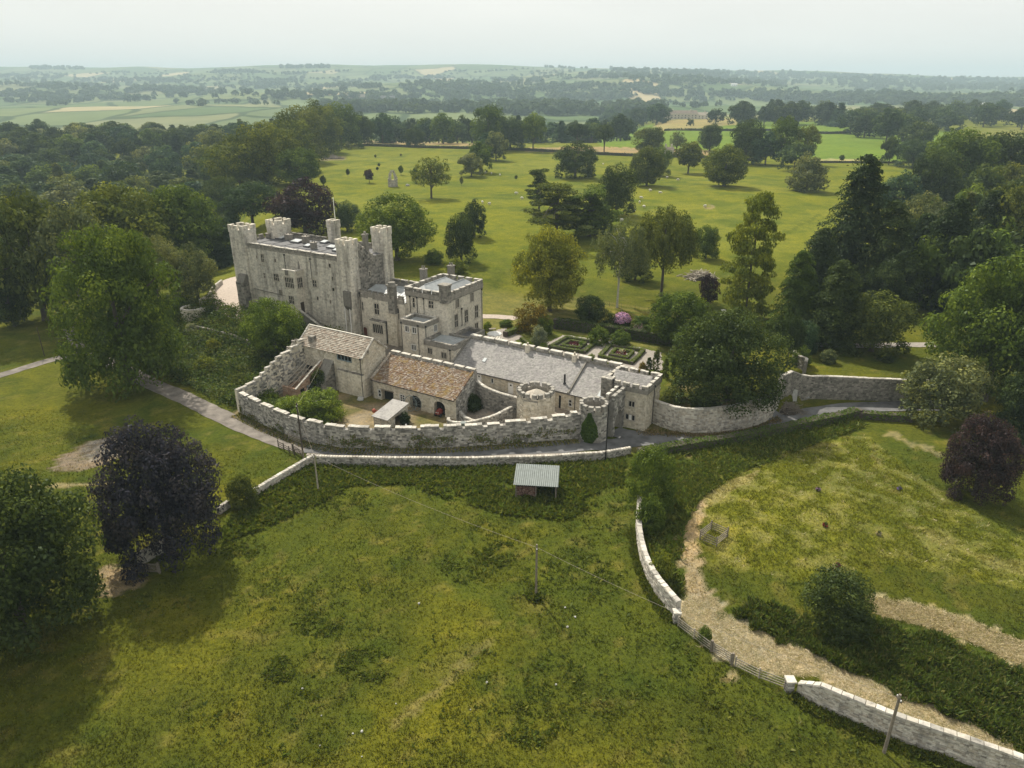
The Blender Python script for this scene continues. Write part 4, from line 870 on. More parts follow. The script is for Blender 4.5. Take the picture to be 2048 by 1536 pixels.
T1 = ring_tower('round_tower', 'squat eight sided stone tower with battlements behind the outer wall', 'tower', (82.0, -10.6), 3.05, 8, -.3, 5.9, 'farm', 1.4, 'slate')
T2 = ring_tower('round_tower', 'round stone gate tower with ivy climbing its front beside the road', 'tower', (92.3, -11.1), 2.25, 12, -.4, 6.1, 'rubble', 1.2)
def build_arch():
    B = Bld('gate_arch', 'battlemented stone gate arch between the ivy clad round tower and the gatehouse', 'gate arch', 94.3, -7, 0)
    F = Face((94.9, -9.6), (0, 1), 4.6); G_ = Face((93.5, -5.0), (0, -1), 4.6)
    b = MB(); p = [(0, -.3), (.8, -.3), (.8, 2.3)]+[(2.3-1.5*math.cos(k), 2.3+1.4*math.sin(k)) for k in np.linspace(.15, 2.99, 9)]+[(3.8, 2.3), (3.8, -.3), (4.6, -.3), (4.6, 6.0), (0, 6.0)]
    fpoly(b, F, p, -1.3, -.06); B.put(b, 'wall', M['rubble'])
    m = MB(); ar = [(.8, -.3, 3.8, 2.5), (1.05, 2.5, 3.55, 3.2), (1.6, 3.2, 3.0, 3.75)]; blocks(m, F, -.3, 6.3, ar, .3, .5, .04, .05); blocks(m, G_, -.3, 6.3, [(4.6-c, b_, 4.6-a, d) for a, b_, c, d in ar], .3, .5, .04, .05); B.put(m, 'stonework', M['rubble'], kind='stuff')
    p = MB(); fbox(p, F, 0, 4.6, -.45, 0, 6.0, 6.3); fbox(p, F, 0, 4.6, -1.35, -.95, 6.0, 6.3); B.put(p, 'parapet', M['dark'])
    merlons(B, (94.7, -9.6), (94.7, -5.2), 6.28, .75, .95, .45, .46, 'rubble', 'coping'); merlons(B, (93.7, -9.6), (93.7, -5.4), 6.28, .75, .95, .45, .42, 'rubble', 'coping')
    g = MB(); g.box(93.9, 94.0, -8.75, -7.3, 0, 2.6, .3); B.put(g, 'gate_leaf', M['darkwood'])
build_arch()

# ------------------------------------------------------------------ barns and ruins round the yard
def build_barn1():
    B = Bld('stone_barn', 'tall stone barn with pitched stone slab roof and blue grey windows', 'barn', 37.7, -17.8, 0)
    b = MB(); b.box(37.8, 52.4, -17.67, -12, 0, 7.7, .5); b.prism([(37.8, -17.67), (52.4, -17.67), (52.4, -14.8), (37.8, -14.8)], 7.7, lambda x, y: 7.75+(y+17.67)*.8, .5); b.prism([(37.8, -14.8), (52.4, -14.8), (52.4, -12), (37.8, -12)], 7.7, lambda x, y: 7.75+(-12-y)*.82, .5); B.put(b, 'wall', M['farm'])
    F = B.wallface((37.7, -17.67), (1, 0), 14.7, 0, 7.75, [(9.0, 6.35, 12.1, 7.25, 4, 1)], 'farm', fr='blueframe', ch=.3, bl=.5, rough=.06, extra=[(.9, .2, 2.6, 3.6)])
    v = MB(); fbox(v, F, .9, 2.6, .01, .03, .2, 3.6); B.put(v, 'dark_doorway_panel', M['void'])
    gz = lambda u: 7.75+min(u, 5.8-u)*.8
    R = B.wallface((52.4, -17.8), (0, 1), 5.8, 0, gz, [(1.2, 8.0, 1.5, 8.5, 1, 1), (5.0, 5.0, 5.4, 5.7, 1, 1)], 'farm', ch=.3, bl=.5, rough=.06); B.wallface((37.8, -12), (0, -1), 5.7, 1, gz, (), 'farm', ch=.3, bl=.5)
    l = MB(); l.box(46.6, 52.5, -18.15, -17.5, 0, 4.4, .5); lw_ = B.put(l, 'plinth', M['farm']); m = MB(); blocks(m, Face((46.6, -18.1), (1, 0), 5.9), 0, 4.5, (), .3, .5, .06, .05); B.put(m, 'stonework', M['farm'], lw_, kind='stuff'); coping(B, (46.6, -18.0), (52.5, -18.0), 4.45, None, .8, .5, .12, 'dark', lw_)
    r = MB(); ez, rz = 7.72, 10.15
    slab(r, [(37.5, -18.1, ez-.28), (52.7, -18.1, ez-.28), (52.7, -14.9, rz), (37.5, -14.9, rz)], .1); slab(r, [(52.7, -11.7, ez-.28), (37.5, -11.7, ez-.28), (37.5, -14.9, rz), (52.7, -14.9, rz)], .1); roof = B.put(r, 'roof', M['slate'])
    q = MB(); slates(q, (37.7, -18.15, ez-.28), (52.4, -18.15, ez-.28), (37.7, -14.95, rz), .32, .4, .07, .06); slates(q, (52.4, -11.65, ez-.28), (37.7, -11.65, ez-.28), (52.4, -14.85, rz), .4, .6, .07, .04); B.put(q, 'roof_slates', M['slate'], roof, kind='stuff')
    for s in (37.55, 52.6): coping(B, (s, -18.1), (s, -14.9), ez-.15, rz+.1, .6, .34, .13, 'coping', roof, 'verge_stone'); coping(B, (s, -11.7), (s, -14.9), ez-.15, rz+.1, .6, .34, .13, 'coping', roof, 'verge_stone')
    q = MB(); q.box(37.7, 52.4, -15.05, -14.75, rz, rz+.14, .6); B.put(q, 'ridge', M['coping'], roof)
    c = MB(); blocks(c, Face((39.6, -17.5), (1, 0), 1.05), 7.4, 9.2, (), .22, .35, .04); c.box(39.6, 40.65, -17.5, -16.6, 7.4, 9.15, .4); blocks(c, Face((40.65, -17.5), (0, 1), .9), 7.4, 9.2, (), .22, .35, .04); B.put(c, 'chimney_stack', M['dark'])
    k = MB(); Fk = Face((43.4, -20.6), (1, 0), 2.2); k.prism([(43.4, -20.6), (45.6, -20.6), (45.6, -17.6), (43.4, -17.6)], 0, lambda x, y: 2.2+(y+20.6)*1.25, .3); blocks(k, Face((43.4, -17.6), (0, -1), 3), 0, lambda u: 5.9-u*1.25, (), .3, .5, .06, .08); blocks(k, Face((45.6, -20.6), (0, 1), 3), 0, lambda u: 2.2+u*1.25, (), .3, .5, .06, .08); blocks(k, Fk, 0, 2.2, (), .3, .5, .06, .08); B.put(k, 'buttress', M['dark'])
    B.pipe(F, 14.5, .2, 7.3, .5, .07)
    B.flush()
build_barn1()
def arch_plate(mb, F, u0, u1, z0, z1, n0, n1):
    m = (u0+u1)/2; r = (u1-u0)/2; zs = z1-r*.75
    for s in (-1, 1):
        pl = [(m+s*r, z1+.1), (m+s*r, zs)]+[(m+s*r*math.cos(k), zs+(z1-zs)*math.sin(k)) for k in np.linspace(.2, 1.57, 6)]+[(m, z1+.1)]
        fpoly(mb, F, pl if s < 0 else pl[::-1], n0, n1, .6)
def build_barn2():
    B = Bld('lichen_barn', 'long stone cart shed with rust and yellow lichen slate roof and two arches', 'barn', 53.6, -17.2, 0)
    b = MB(); b.box(53.6, 71, -16.3, -11.7, -.2, 3.7, .5); b.prism([(53.6, -17.0), (71, -17.0), (71, -11.7), (53.6, -11.7)], 3.7, lambda x, y: 3.75+(y+17.0)*.52, .5); B.put(b, 'wall', M['farm'])
    ops = [(1.9, .2, 4.5, 2.2), (8.0, .1, 10.3, 2.7), (13.0, .1, 15.2, 2.75)]
    F = Face((53.6, -17.0), (1, 0), 17.4)
    F = B.wallface((53.6, -17.0), (1, 0), 17.4, -.1, 3.85, [(1.2, .8, 1.75, 2.0, 1, 2), (6.0, .95, 6.9, 2.2, 2, 3)], 'farm', fr='whiteframe', ch=.3, bl=.5, rough=.05, extra=ops)
    w = MB()
    cur = 0
    for u0, z0, u1, z1 in ops: fbox(w, F, cur, u0, -.72, 0, -.2, 3.7); fbox(w, F, u0, u1, -.72, 0, z1+.09, 3.7); cur = u1
    fbox(w, F, cur, 17.4, -.72, 0, -.2, 3.7); arch_plate(w, F, 8.0, 10.3, 0, 2.7, -.6, .12); arch_plate(w, F, 13.0, 15.2, 0, 2.75, -.6, .12); B.put(w, 'front_wall', M['farm'])
    for u0, z0, u1, z1 in ops: v = MB(); fbox(v, F, u0, u1, -.70, -.66, z0, z1); B.put(v, 'dark_doorway_panel', M['void'])
    l = MB(); fbox(l, F, 1.7, 4.7, .0, .17, 2.2, 2.4); B.put(l, 'lintel', M['wood'])
    B.wallface((71, -17.1), (0, 1), 5.5, -.1, lambda u: 4.2+u*.52, (), 'rubble', ch=.28, bl=.45, rough=.06); B.wallface((53.6, -11.7), (0, -1), 5.4, 0, lambda u: 6.4-u*.52, (), 'rubble')
    r = MB(); z0 = 3.72; z1 = z0+5.6*.52
    slab(r, [(53.5, -17.35, z0), (70.9, -17.35, z0), (70.9, -11.8, z1), (53.5, -11.8, z1)], .1); roof = B.put(r, 'roof', M['lichen_slate'])
    q = MB(); slates(q, (53.6, -17.42, z0), (70.9, -17.42, z0), (53.6, -11.85, z1), .25, .3, .06, .07); B.put(q, 'roof_slates', M['lichen_slate'], roof, kind='stuff')
    coping(B, (70.95, -17.3), (70.95, -11.9), z0+.15, z1+.2, .55, .45, .2, 'lichen_slate', roof, 'verge_stone'); coping(B, (53.6, -17.3), (53.6, -11.9), z0+.12, z1+.15, .55, .45, .2, 'slate', roof, 'verge_stone')
    k = MB(); k.box(53.4, 71.2, -11.8, -11.15, 0, z1+.05, .5); back = B.put(k, 'rear_wall', M['rubble']); merlons(B, (53.5, -11.45), (71.1, -11.45), z1+.03, .55, 1.75, .4, .6, 'rubble', 'coping', back)
    g = MB(); g.tube([(53.6, -17.5, z0-.06), (70.9, -17.5, z0-.1)], .06, 6, .3); B.put(g, 'gutter', M['iron']); B.pipe(F, .2, .1, 3.6, .3, .06, 'wood')
    B.flush()
build_barn2()
def build_brick_shed():
    B = Bld('brick_shed', 'roofless red brick lean-to ruin with bare rafters in the yard', 'ruined shed', 39.9, -24.8, .1)
    W = dict(ch=.17, bl=.3, rough=.02, depth=.04)
    b = MB(); b.box(39.95, 43.0, -24.75, -24.45, -.1, 2.2, .5); b.prism([(43.0, -24.75), (43.25, -24.75), (43.25, -18.3), (43.0, -18.3)], -.1, lambda x, y: 2.2+(y+24.75)*.5, .5); b.prism([(39.9, -24.4), (40.15, -24.4), (40.15, -18.3), (39.9, -18.3)], -.1, lambda x, y: 1.6+(y+24.4)*.2, .5); B.put(b, 'wall', M['brick'])
    B.wallface((39.9, -24.76), (1, 0), 3.4, -.1, 2.25, [], 'brick', **W)
    R = B.wallface((43.26, -24.8), (0, 1), 6.5, -.1, lambda u: 2.25+u*.5, [(2.5, .8, 3.6, 2.0, 2, 3)], 'brick', fr='blueframe', extra=[(.9, 0, 1.8, 2.0)], **W)
    d = MB(); fbox(d, R, .9, 1.8, .005, .02, 0, 2.0); B.put(d, 'dark_doorway_panel', M['void'])
    coping(B, (43.12, -24.8), (43.12, -18.4), 2.3, 5.5, .7, .36, .1, 'coping')
    coping(B, (39.9, -24.6), (43, -24.6), 2.26, None, .6, .36, .1, 'brick')
    for i, (x0, x1) in enumerate(((39.2, 40.2), (40.0, 40.9), (40.8, 41.6), (41.6, 42.2), (42.4, 42.5))):
        r = MB(); r.tube([(x0, -25.2+.3*i, 1.4), (x1, -18.4, 5.4-.15*i)], .07, 5, .6); B.put(r, 'rafter', M['palewood'])
    for a, c in (((39.7, -23.0, 2.3), (42.2, -22.2, 2.9)), ((39.9, -20.6, 3.9), (42.3, -20.4, 4.2)), ((40.0, -22.4, 2.6), (42.0, -20.0, 3.6)), ((40.5, -19.6, 4.4), (41.8, -22.8, 2.6))):
        r = MB(); r.tube([a, c], .05, 5, .6); B.put(r, 'batten', M['palewood'])
    B.flush()
build_brick_shed()
def build_stone_shed():
    B = Bld('stone_shed', 'small pale stone lean-to with sloping slab roof in the yard', 'shed', 61.0, -25.6, .1)
    b = MB(); b.prism([(61.1, -25.5), (63.9, -25.5), (63.9, -25.0), (61.1, -25.0)], -.1, 2.0); b.prism([(61.1, -25), (61.6, -25), (61.6, -20.6), (61.1, -20.6)], -.1, lambda x, y: 2.0+(y+25.5)*.16); b.prism([(61.1, -21), (63.9, -21), (63.9, -20.6), (61.1, -20.6)], -.1, 2.7); b.prism([(63.5, -22), (63.9, -22), (63.9, -21), (63.5, -21)], -.1, 2.5); b.prism([(63.5, -25), (63.9, -25), (63.9, -23.8), (63.5, -23.8)], -.1, 2.1); b.prism([(63.5, -23.8), (63.9, -23.8), (63.9, -22), (63.5, -22)], 1.75, 2.2); B.put(b, 'wall', M['wallpale'])
    B.wallface((61, -25.5), (1, 0), 3.0, -.1, 2.0, (), 'wallpale', ch=.26, bl=.4, rough=.05, depth=.05); B.wallface((63.9, -25.5), (0, 1), 4.9, -.1, lambda u: 2.0+u*.15, (), 'wallpale', ch=.26, bl=.4, depth=.05, extra=[(1.7, -.1, 3.5, 1.8)])
    r = MB(); slab(r, [(60.8, -25.8, 2.05), (64.1, -25.8, 2.05), (64.1, -20.4, 2.95), (60.8, -20.4, 2.95)], .12); B.put(r, 'roof', M['grey_slate']); B.flush()
build_stone_shed()

# ------------------------------------------------------------------ free-standing walls
class WRoot:
    def __init__(self, name, label, cat, pts, z0, group=None): self.off = (pts[0][0], pts[0][1], z0); self.root = thing(name, label, cat, self.off, 0, group)
    put = Bld.put
def wall_run(name, label, pts, tops, th=.6, mat='rubble', cop='coping', mer=None, ch=.26, bl=.45, base=None, depth=.05, rough=.06, copL=.85, coph=.15, both=False, group=None, cat='wall', dz=-.25, step=3.0, group_cop=True):
    """stone wall along ground points (world), tops = height above ground at each point or absolute with base given"""
    pts = [tuple(p[:2]) for p in pts]; c = spline(pts, step)[:, :2] if step else np.array(pts)
    cum = np.concatenate([[0], np.cumsum(np.hypot(*np.diff(np.array(pts), axis=0).T))]); cc = np.concatenate([[0], np.cumsum(np.hypot(*np.diff(c, axis=0).T))]); hh = np.interp(cc/cc[-1], cum/cum[-1], tops)
    zb = hgt(c[:, 0], c[:, 1]); zt = (zb+hh) if base is None else hh
    B = WRoot(name, label, cat, c, float(zb[0]), group); solid = MB(); st = MB()
    for i in range(len(c)-1):
        a, q = tuple(c[i]), tuple(c[i+1]); W = math.hypot(q[0]-a[0], q[1]-a[1]); F = Face(a, (q[0]-a[0], q[1]-a[1]), W); z0 = float(min(zb[i], zb[i+1]))+dz; za, zq = float(zt[i]), float(zt[i+1])
        p = F.pt; solid.hexa([p(0,-depth,z0),p(W,-depth,z0),p(W,-th,z0),p(0,-th,z0),p(0,-depth,za),p(W,-depth,zq),p(W,-th,zq),p(0,-th,za)])
        blocks(st, F, z0, lambda u: za+(zq-za)*u/W, (), ch, bl, 0, rough, depth*0)
        if both: blocks(st, Face((q[0]-F.n[0]*th, q[1]-F.n[1]*th), (-F.d[0], -F.d[1]), W), z0, lambda u: zq+(za-zq)*u/W, (), ch, bl, .02, rough)
        m0 = F.pt(0, -th/2, 0); m1 = F.pt(W, -th/2, 0)
        if mer:
            n = max(1, round(W/mer[0])); gap = mer[1]; me = merlon_mesh(W/n-gap, mer[2], th-.05, mat, cop)
            for k in range(n):
                u = (k+.5)*W/n; x, y, _ = F.pt(u, -th/2, 0); o = link('merlon', me, B.root); zc = za+(zq-za)*u/W
                o.location = (x-B.off[0], y-B.off[1], zc-B.off[2]-.02); o.rotation_euler = (0, rnd.uniform(-.02, .02), math.atan2(F.d[1], F.d[0])+rnd.choice((0, math.pi))); o.scale = (rnd.uniform(.86, 1.06), 1, rnd.uniform(.7, 1.12))
            sills = [(k*W/n) for k in range(n+1)]
        elif cop: coping(B, m0[:2], m1[:2], za-.01, zq-.01, copL, th+.06, coph, cop)
    B.put(solid, 'wall_core', M[mat]); B.put(st, 'stonework', M[mat], kind='stuff'); return B, c, zt
def lws(*st): return [loc2w(s, t) for s, t in st]
wall_run('curtain_wall', 'long curving battlemented grey wall enclosing the farmyard along the lane', lws((38.8, -33.0), (45, -34.1), (52, -34.7), (59, -34.3), (66, -31.6), (74.8, -26.2), (82, -20.6), (87.5, -16.2), (91.0, -13.0)), [3.5, 3.5, 3.3, 3.2, 3.1, 3.1, 3.2, 3.5, 4.3], .75, 'rubble', 'coping', (3.0, .7, .6), step=2.9)
def step_wall():
    B = Bld('stepped_wall', 'crumbling stepped wall running down from the tall barn to the curtain wall', 'wall', 38.3, -33, 0)
    F = Face((38.0, -17.6), (0, -1), 15.3); G_ = Face((38.6, -32.9), (0, 1), 15.3); s = MB(); m = MB()
    st = [(0, 8.4), (1.2, 7.7), (3.0, 7.2), (5.2, 6.9), (6.4, 6.3), (7.6, 5.8), (8.9, 5.2), (10.0, 4.7), (11.3, 4.3), (13.2, 4.1), (15.3, 4.1)]
    for (a, z), (b_, _) in zip(st[:-1], st[1:]):
        fbox(s, F, a, b_, -.6, 0, -.2, z); blocks(m, F, 0, z, (), .28, .45, .02, .06, a, b_); blocks(m, G_, 0, z, (), .28, .45, .02, .06, 15.3-b_, 15.3-a); coping(B, (38.3, -17.6-a), (38.3, -17.6-b_), z-.02, None, .6, .66, .14, 'coping')
    B.put(s, 'wall_core', M['farm']); B.put(m, 'stonework', M['rubble'], kind='stuff')
step_wall()
def ruin_stub():
    B = Bld('ruined_gable', 'jagged pale fragment of ruined gable at the left end of the tall barn', 'ruin', 35.6, -17.9, 0)
    m = MB(); f = lambda u: 8.3-1.1*u+.5*math.sin(u*5) if u < 2.2 else 5.5
    F = Face((37.6, -18.1), (-1, -.25), 2.3); b = MB(); b.prism([F.pt(0, -.05, 0)[:2], F.pt(2.2, -.05, 0)[:2], F.pt(2.2, -.65, 0)[:2], F.pt(0, -.65, 0)[:2]][::-1], .5, 5.2); B.put(b, 'wall_core', M['farm'])
    blocks(m, Face(F.pt(2.3, -.7, 0)[:2], (1, .25), 2.3), .5, lambda u: f(2.3-u), (), .32, .5, .35, .1); blocks(m, F, .5, f, (), .32, .5, .02, .1); B.put(m, 'stonework', M['wallpale'], kind='stuff')
ruin_stub()
def rubble(label, s0, t0, n, sp, seed):
    q = random.Random(seed); x, y = loc2w(s0, t0); z = H1(x, y); o = thing('rubble_heap', label, 'rubble', (x, y, z)); b = MB(); h = MB()
    for _ in range(n):
        px, py = q.gauss(0, sp), q.gauss(0, sp*.6); r = q.uniform(.12, .36); d = math.hypot(px, py)/sp; a = q.uniform(0, 6.28); c, k = math.cos(a)*r, math.sin(a)*r; pz = max(0, .55-.35*d)*q.random()-.05
        b.hexa([(px-c,py-k,pz),(px+k,py-c,pz),(px+c,py+k,pz),(px-k,py+c,pz),(px-c*.8,py-k*.8,pz+r),(px+k*.8,py-c*.9,pz+r*.9),(px+c*.9,py+k*.8,pz+r*1.1),(px-k*.8,py+c*.8,pz+r)])
    b.build('stones', M['rubble'], o)['kind'] = 'stuff'; h.lathe([(sp*1.1, -.2), (sp*.7, .12), (.1, .3)], 9); h.build('earth', M['farm'], o)
rubble('scattered fallen stones beside the brick ruin in the yard', 45.8, -23.2, 70, 1.2, 4); rubble('tumbled stones below the stepped wall in the yard corner', 39.6, -29.3, 60, .8, 5); rubble('loose stones in the pen beside the eight sided tower', 76.0, -15.0, 40, .9, 6)
wall_run('yard_wall', 'weathered wall from the lichen roofed barn to the eight sided tower', lws((71.2, -11.6), (73.5, -12.3), (76, -12.2), (79.2, -11.6)), [4.3, 3.9, 3.6, 3.4], .55, 'dark', 'coping', None, step=1.6)
wall_run('garden_pen_wall', 'low curved rubble wall around a small pen behind the outer wall', lws((70.9, -19.4), (71.4, -20.2), (72.7, -20.3), (75.0, -19.2), (77.2, -16.5), (78.9, -12.6)), [1.3, 1.3, 1.2, 1.4, 1.7, 2.2], .5, 'rubble', 'coping', None, copL=.5, step=1.2)
wall_run('garden_pen_wall', 'short stub of rubble wall between the barn corner and the low pen wall', lws((71.4, -16.9), (73.2, -18.0), (75.4, -18.2)), [1.5, 1.3, 1.2], .45, 'rubble', 'coping', None, copL=.45, step=1.2)
wall_run('estate_wall', 'tall curved pale stone wall along the road right of the gatehouse', [loc2w(98.4, -1.6), G(1345, 862)[:2], G(1390, 868)[:2], G(1440, 866)[:2], G(1495, 858)[:2], G(1530, 846)[:2], G(1550, 828)[:2], G(1558, 808)[:2]], [3.9, 4.0, 4.1, 4.3, 4.5, 4.7, 5.0, 5.3], .55, 'wallpale', 'coping', step=2.5)
wall_run('estate_wall', 'dark stained straight stone wall along the road by the big bush', [G(1562, 795)[:2], G(1600, 797)[:2], G(1640, 799)[:2], G(1730, 801)[:2], G(1860, 806)[:2]], [3.8, 4.2, 4.2, 4.0, 3.9], .6, 'dark', 'coping', step=3.5)

# ------------------------------------------------------------------ foliage
def rdir(n, r, zmin=-1.0):
    z = r.uniform(zmin, 1, n); a = r.uniform(0, 2*np.pi, n); q = np.sqrt(1-z*z); return np.stack([q*np.cos(a), q*np.sin(a), z], 1)
def unit(v): return v/np.maximum(np.linalg.norm(v, axis=1), 1e-9)[:, None]
def leaves(c, nrm, size, r, asp=.6, hang=0.0):
    """one small pointed leaf spray per centre"""
    n = len(c); d = unit(r.normal(size=(n, 3))); 
    if hang: d[:, 2] -= hang; d = unit(d)
    u = unit(d-nrm*np.sum(d*nrm, 1)[:, None]); w = np.cross(nrm, u); s = np.asarray(size).reshape(-1, 1)
    v = np.stack([c-u*s, c+w*s*asp, c+u*s, c-w*s*asp], 1); v[:, 0] -= nrm*s*.25; v[:, 2] -= nrm*s*.25
    return v.reshape(-1, 3)
def clumps_to_cards(cl, per, size, r, up=.3, jit=.36, asp=.6, hang=0.0, flat=.8):
    cs = np.array([c[:3] for c in cl]); rad = np.array([c[3] for c in cl]); tn = np.array([c[4] for c in cl]); w = rad**2; k = np.maximum(6, (per*len(cl)*w/w.sum())).astype(int)
    i = np.repeat(np.arange(len(cl)), k); n = len(i); d = rdir(n, r, -.75); rr = rad[i]*(.62+.42*r.random(n)**.7)
    p = cs[i]+d*rr[:, None]*np.array([1, 1, flat]); nr = unit(d*1.0+np.array([0, 0, up])+r.normal(size=(n, 3))*jit)
    tint = np.clip(tn[i]+r.normal(size=n)*.16+d[:, 2]*.05, 0, 1)  # tint rises slightly towards clump tops, painting in light from above
    return leaves(p, nr, size*(.45+1.1*r.random(n)**1.4), r, asp, hang), tint
def crown_broad(seed, n, size, zc=.58, rz=.41, zmin=-.6, cl=70, lob=.28, cr=(.10, .16), skirt=False, hang=0.0, top=1.0):
    r = np.random.default_rng(seed); L = []; lobes = rdir(9, r, -.3); la = r.uniform(.5, 1, 9)
    for d in rdir(cl, r, zmin):
        f = 1-lob+lob*np.max(la*np.clip((lobes@d-.3)/.7, 0, 1))*1.15; rad = r.uniform(*cr); f *= r.uniform(.84, 1.06)
        h = np.sqrt(max(0, 1-d[2]**2)); sq = 1+.12*(1-abs(d[2])); 
        L.append((d[0]*(.5*f-rad*.55)*sq, d[1]*(.5*f-rad*.55)*sq, zc+d[2]*(rz*(f if d[2] > 0 else 1)-rad*.5), rad, r.uniform(.15, .8)))
    for d in rdir(cl//4, r): L.append((d[0]*.25, d[1]*.25, zc+d[2]*rz*.5, .16, .2))  # inner filler clumps tinted dark, shade inside the crown put into colour
    if skirt:
        for k in range(cl//3): a = r.uniform(0, 6.28); q = r.uniform(.36, .44); L.append((q*math.cos(a), q*math.sin(a), r.uniform(.06, .3), r.uniform(.08, .12), r.uniform(.2, .5)))
    v, t = clumps_to_cards(L, n/len(L), size, r, hang=hang); return v, t, L
def crown_conifer(seed, n, size, rag=.35, base=.06, w=.5, power=.8):
    r = np.random.default_rng(seed); V = []; T = []; levels = 30; per = n//levels
    for i in range(levels):
        z = base+(1-base)*(i+r.uniform(-.3, .3))/levels; R = w*max(.02, (1-z)/(1-base))**power
        nb = max(4, int(13*(.35+R*1.3))); pk = max(3, per*2*(R+.08)/(w+.1)/nb)
        for b in range(nb):
            a = r.uniform(0, 6.28); L = R*(1-rag+rag*r.random()*1.35); k = int(pk*1.1)+2; f = r.random(k)**.7; droop = r.uniform(.1, .28); tn = r.uniform(.2, .6)
            wd = .05+.06*(1-f); o = r.normal(size=k)*wd*.6
            x = np.cos(a)*L*f-np.sin(a)*o; y = np.sin(a)*L*f+np.cos(a)*o; zz = z-droop*L*f*f+.05*L*np.sin(f*3)-np.abs(o)*.3+r.normal(size=k)*.008
            nr = unit(np.stack([np.cos(a)*.35+r.normal(size=k)*.35, np.sin(a)*.35+r.normal(size=k)*.35, np.ones(k)*.8], 1)); V.append(leaves(np.stack([x, y, zz], 1), nr, size*(.7+.6*r.random(k)), r, .42, .4)); T.append(np.clip(tn+r.normal(size=k)*.14, 0, 1))
    return np.concatenate(V), np.concatenate(T), []
def crown_birch(seed, n, size, dense=1.0):
    r = np.random.default_rng(seed); V = []; T = []; L = []; m = int(150*dense)
    for i in range(m):
        d = rdir(1, r, -.35)[0]; f = .45+.5*r.random(); c = np.array([d[0]*.5*f, d[1]*.5*f, .60+d[2]*.38*f]); k = max(5, int(n/m)); ln = r.uniform(.08, .26); s = r.random(k); tn = r.uniform(.3, .8)
        p = c+np.stack([r.normal(size=k)*.022+d[0]*.03*s, r.normal(size=k)*.022+d[1]*.03*s, .03-s*ln], 1); nr = unit(r.normal(size=(k, 3))*.8+d+np.array([0, 0, .25])); V.append(leaves(p, nr, size*(.6+.6*r.random(k)), r, .5, 1.2)); T.append(np.clip(tn+r.normal(size=k)*.13, 0, 1)); L.append((*c, .05, .5))
    return np.concatenate(V), np.concatenate(T), L
def crown_column(seed, n, size):
    r = np.random.default_rng(seed); L = []
    for i in range(150):
        z = r.uniform(.03, .97); R = .5*min(1, .62+.5*math.sin(z*2.6+.3))*(1 if z < .55 else 1-.55*(z-.55)/.45)*r.uniform(.65, 1.05); a = r.uniform(0, 6.28); q = R*r.uniform(.35, .85); sh = .10*max(0, z-.6)
        L.append((q*math.cos(a)+sh, q*math.sin(a), z, r.uniform(.045, .085), r.uniform(.2, .75)))
    cs = np.array(L); i = np.repeat(np.arange(len(L)), n//len(L)); k = len(i); d = rdir(k, r, -.9); p = cs[i, :3]+d*(cs[i, 3]*(.6+.5*r.random(k)))[:, None]*np.array([1.5, 1.5, .55]); nr = unit(d+np.array([0, 0, .5])+r.normal(size=(k, 3))*.6)
    return leaves(p, nr, size*(.7+.6*r.random(k)), r, .6, .3), np.clip(cs[i, 4]+r.normal(size=k)*.16, 0, 1), L
def crown_cedar(seed, n, size):
    r = np.random.default_rng(seed); L = []; V = []; T = []
    for i in range(46):
        z = r.uniform(.15, .98); a = r.uniform(0, 6.28); q = r.uniform(.05, .42)*(1.1-.6*abs(z-.35)); c = (q*math.cos(a), q*math.sin(a), z); R = r.uniform(.09, .17); k = n//46; d = rdir(k, r); tn = r.uniform(.25, .7)
        p = np.array(c)+d*np.array([R, R, R*.34])*(.5+.5*r.random(k))[:, None]; nr = unit(d*.4+np.array([0, 0, .8])+r.normal(size=(k, 3))*.5); V.append(leaves(p, nr, size*(.7+.6*r.random(k)), r, .5)); T.append(np.clip(tn+r.normal(size=k)*.15, 0, 1)); L.append((*c, .1, .5))
    return np.concatenate(V), np.concatenate(T), L
def trunk_mesh(seed, L, r0=.03, h=.55, mat='bark', limbs=7):
    r = random.Random(seed); b = MB(); pts = [(0, 0, -.04), (0, 0, .05), (r.uniform(-.01, .01), r.uniform(-.01, .01), h*.6), (r.uniform(-.02, .02), r.uniform(-.02, .02), h)]
    b.tube(pts, [r0*1.5, r0, r0*.75, r0*.35], 8, .5)
    for c in r.sample(L, min(limbs, len(L))) if L else []:
        z0 = r.uniform(.3, .95)*h; b.tube([(0, 0, z0), (c[0]*.45, c[1]*.45, z0+(c[2]-z0)*.5+.03), (c[0]*.95, c[1]*.95, c[2])], [r0*.42, r0*.27, r0*.08], 5, r.random(), cap=False)
    return b.mesh('trunk', M[mat])
PROTO = {}
def proto(key, fn, *a, trunk=True, tm='bark', r0=.03, th=.55, limbs=7, **k):
    v, t, L = fn(*a, **k)
    sx = .50/np.percentile(np.abs(v[:, :2]), 99.3 if fn is crown_conifer else 99.7); zt = .985/np.percentile(v[:, 2], 99.7); v = v*np.array([sx, sx, zt]); L = [(c[0]*sx, c[1]*sx, c[2]*zt)+tuple(c[3:]) for c in L]   # a crown fills a unit box
    f = np.arange(len(v)).reshape(-1, 4); PROTO[key] = (mesh_np('crown', v, f, M['leaf'], t), trunk_mesh(hash(key) & 99, L, r0, th, tm, limbs) if trunk else None)
for i in range(3): proto('broad%d' % i, crown_broad, 10+i, 17000, .0175, zc=.50, rz=.49, cl=110, zmin=-.92, lob=.24, cr=(.08, .14), r0=.035)
for i in range(2): proto('grand%d' % i, crown_broad, 15+i, 30000, .0125, zc=.50, rz=.49, cl=170, zmin=-.9, lob=.26, cr=(.06, .105), r0=.035)
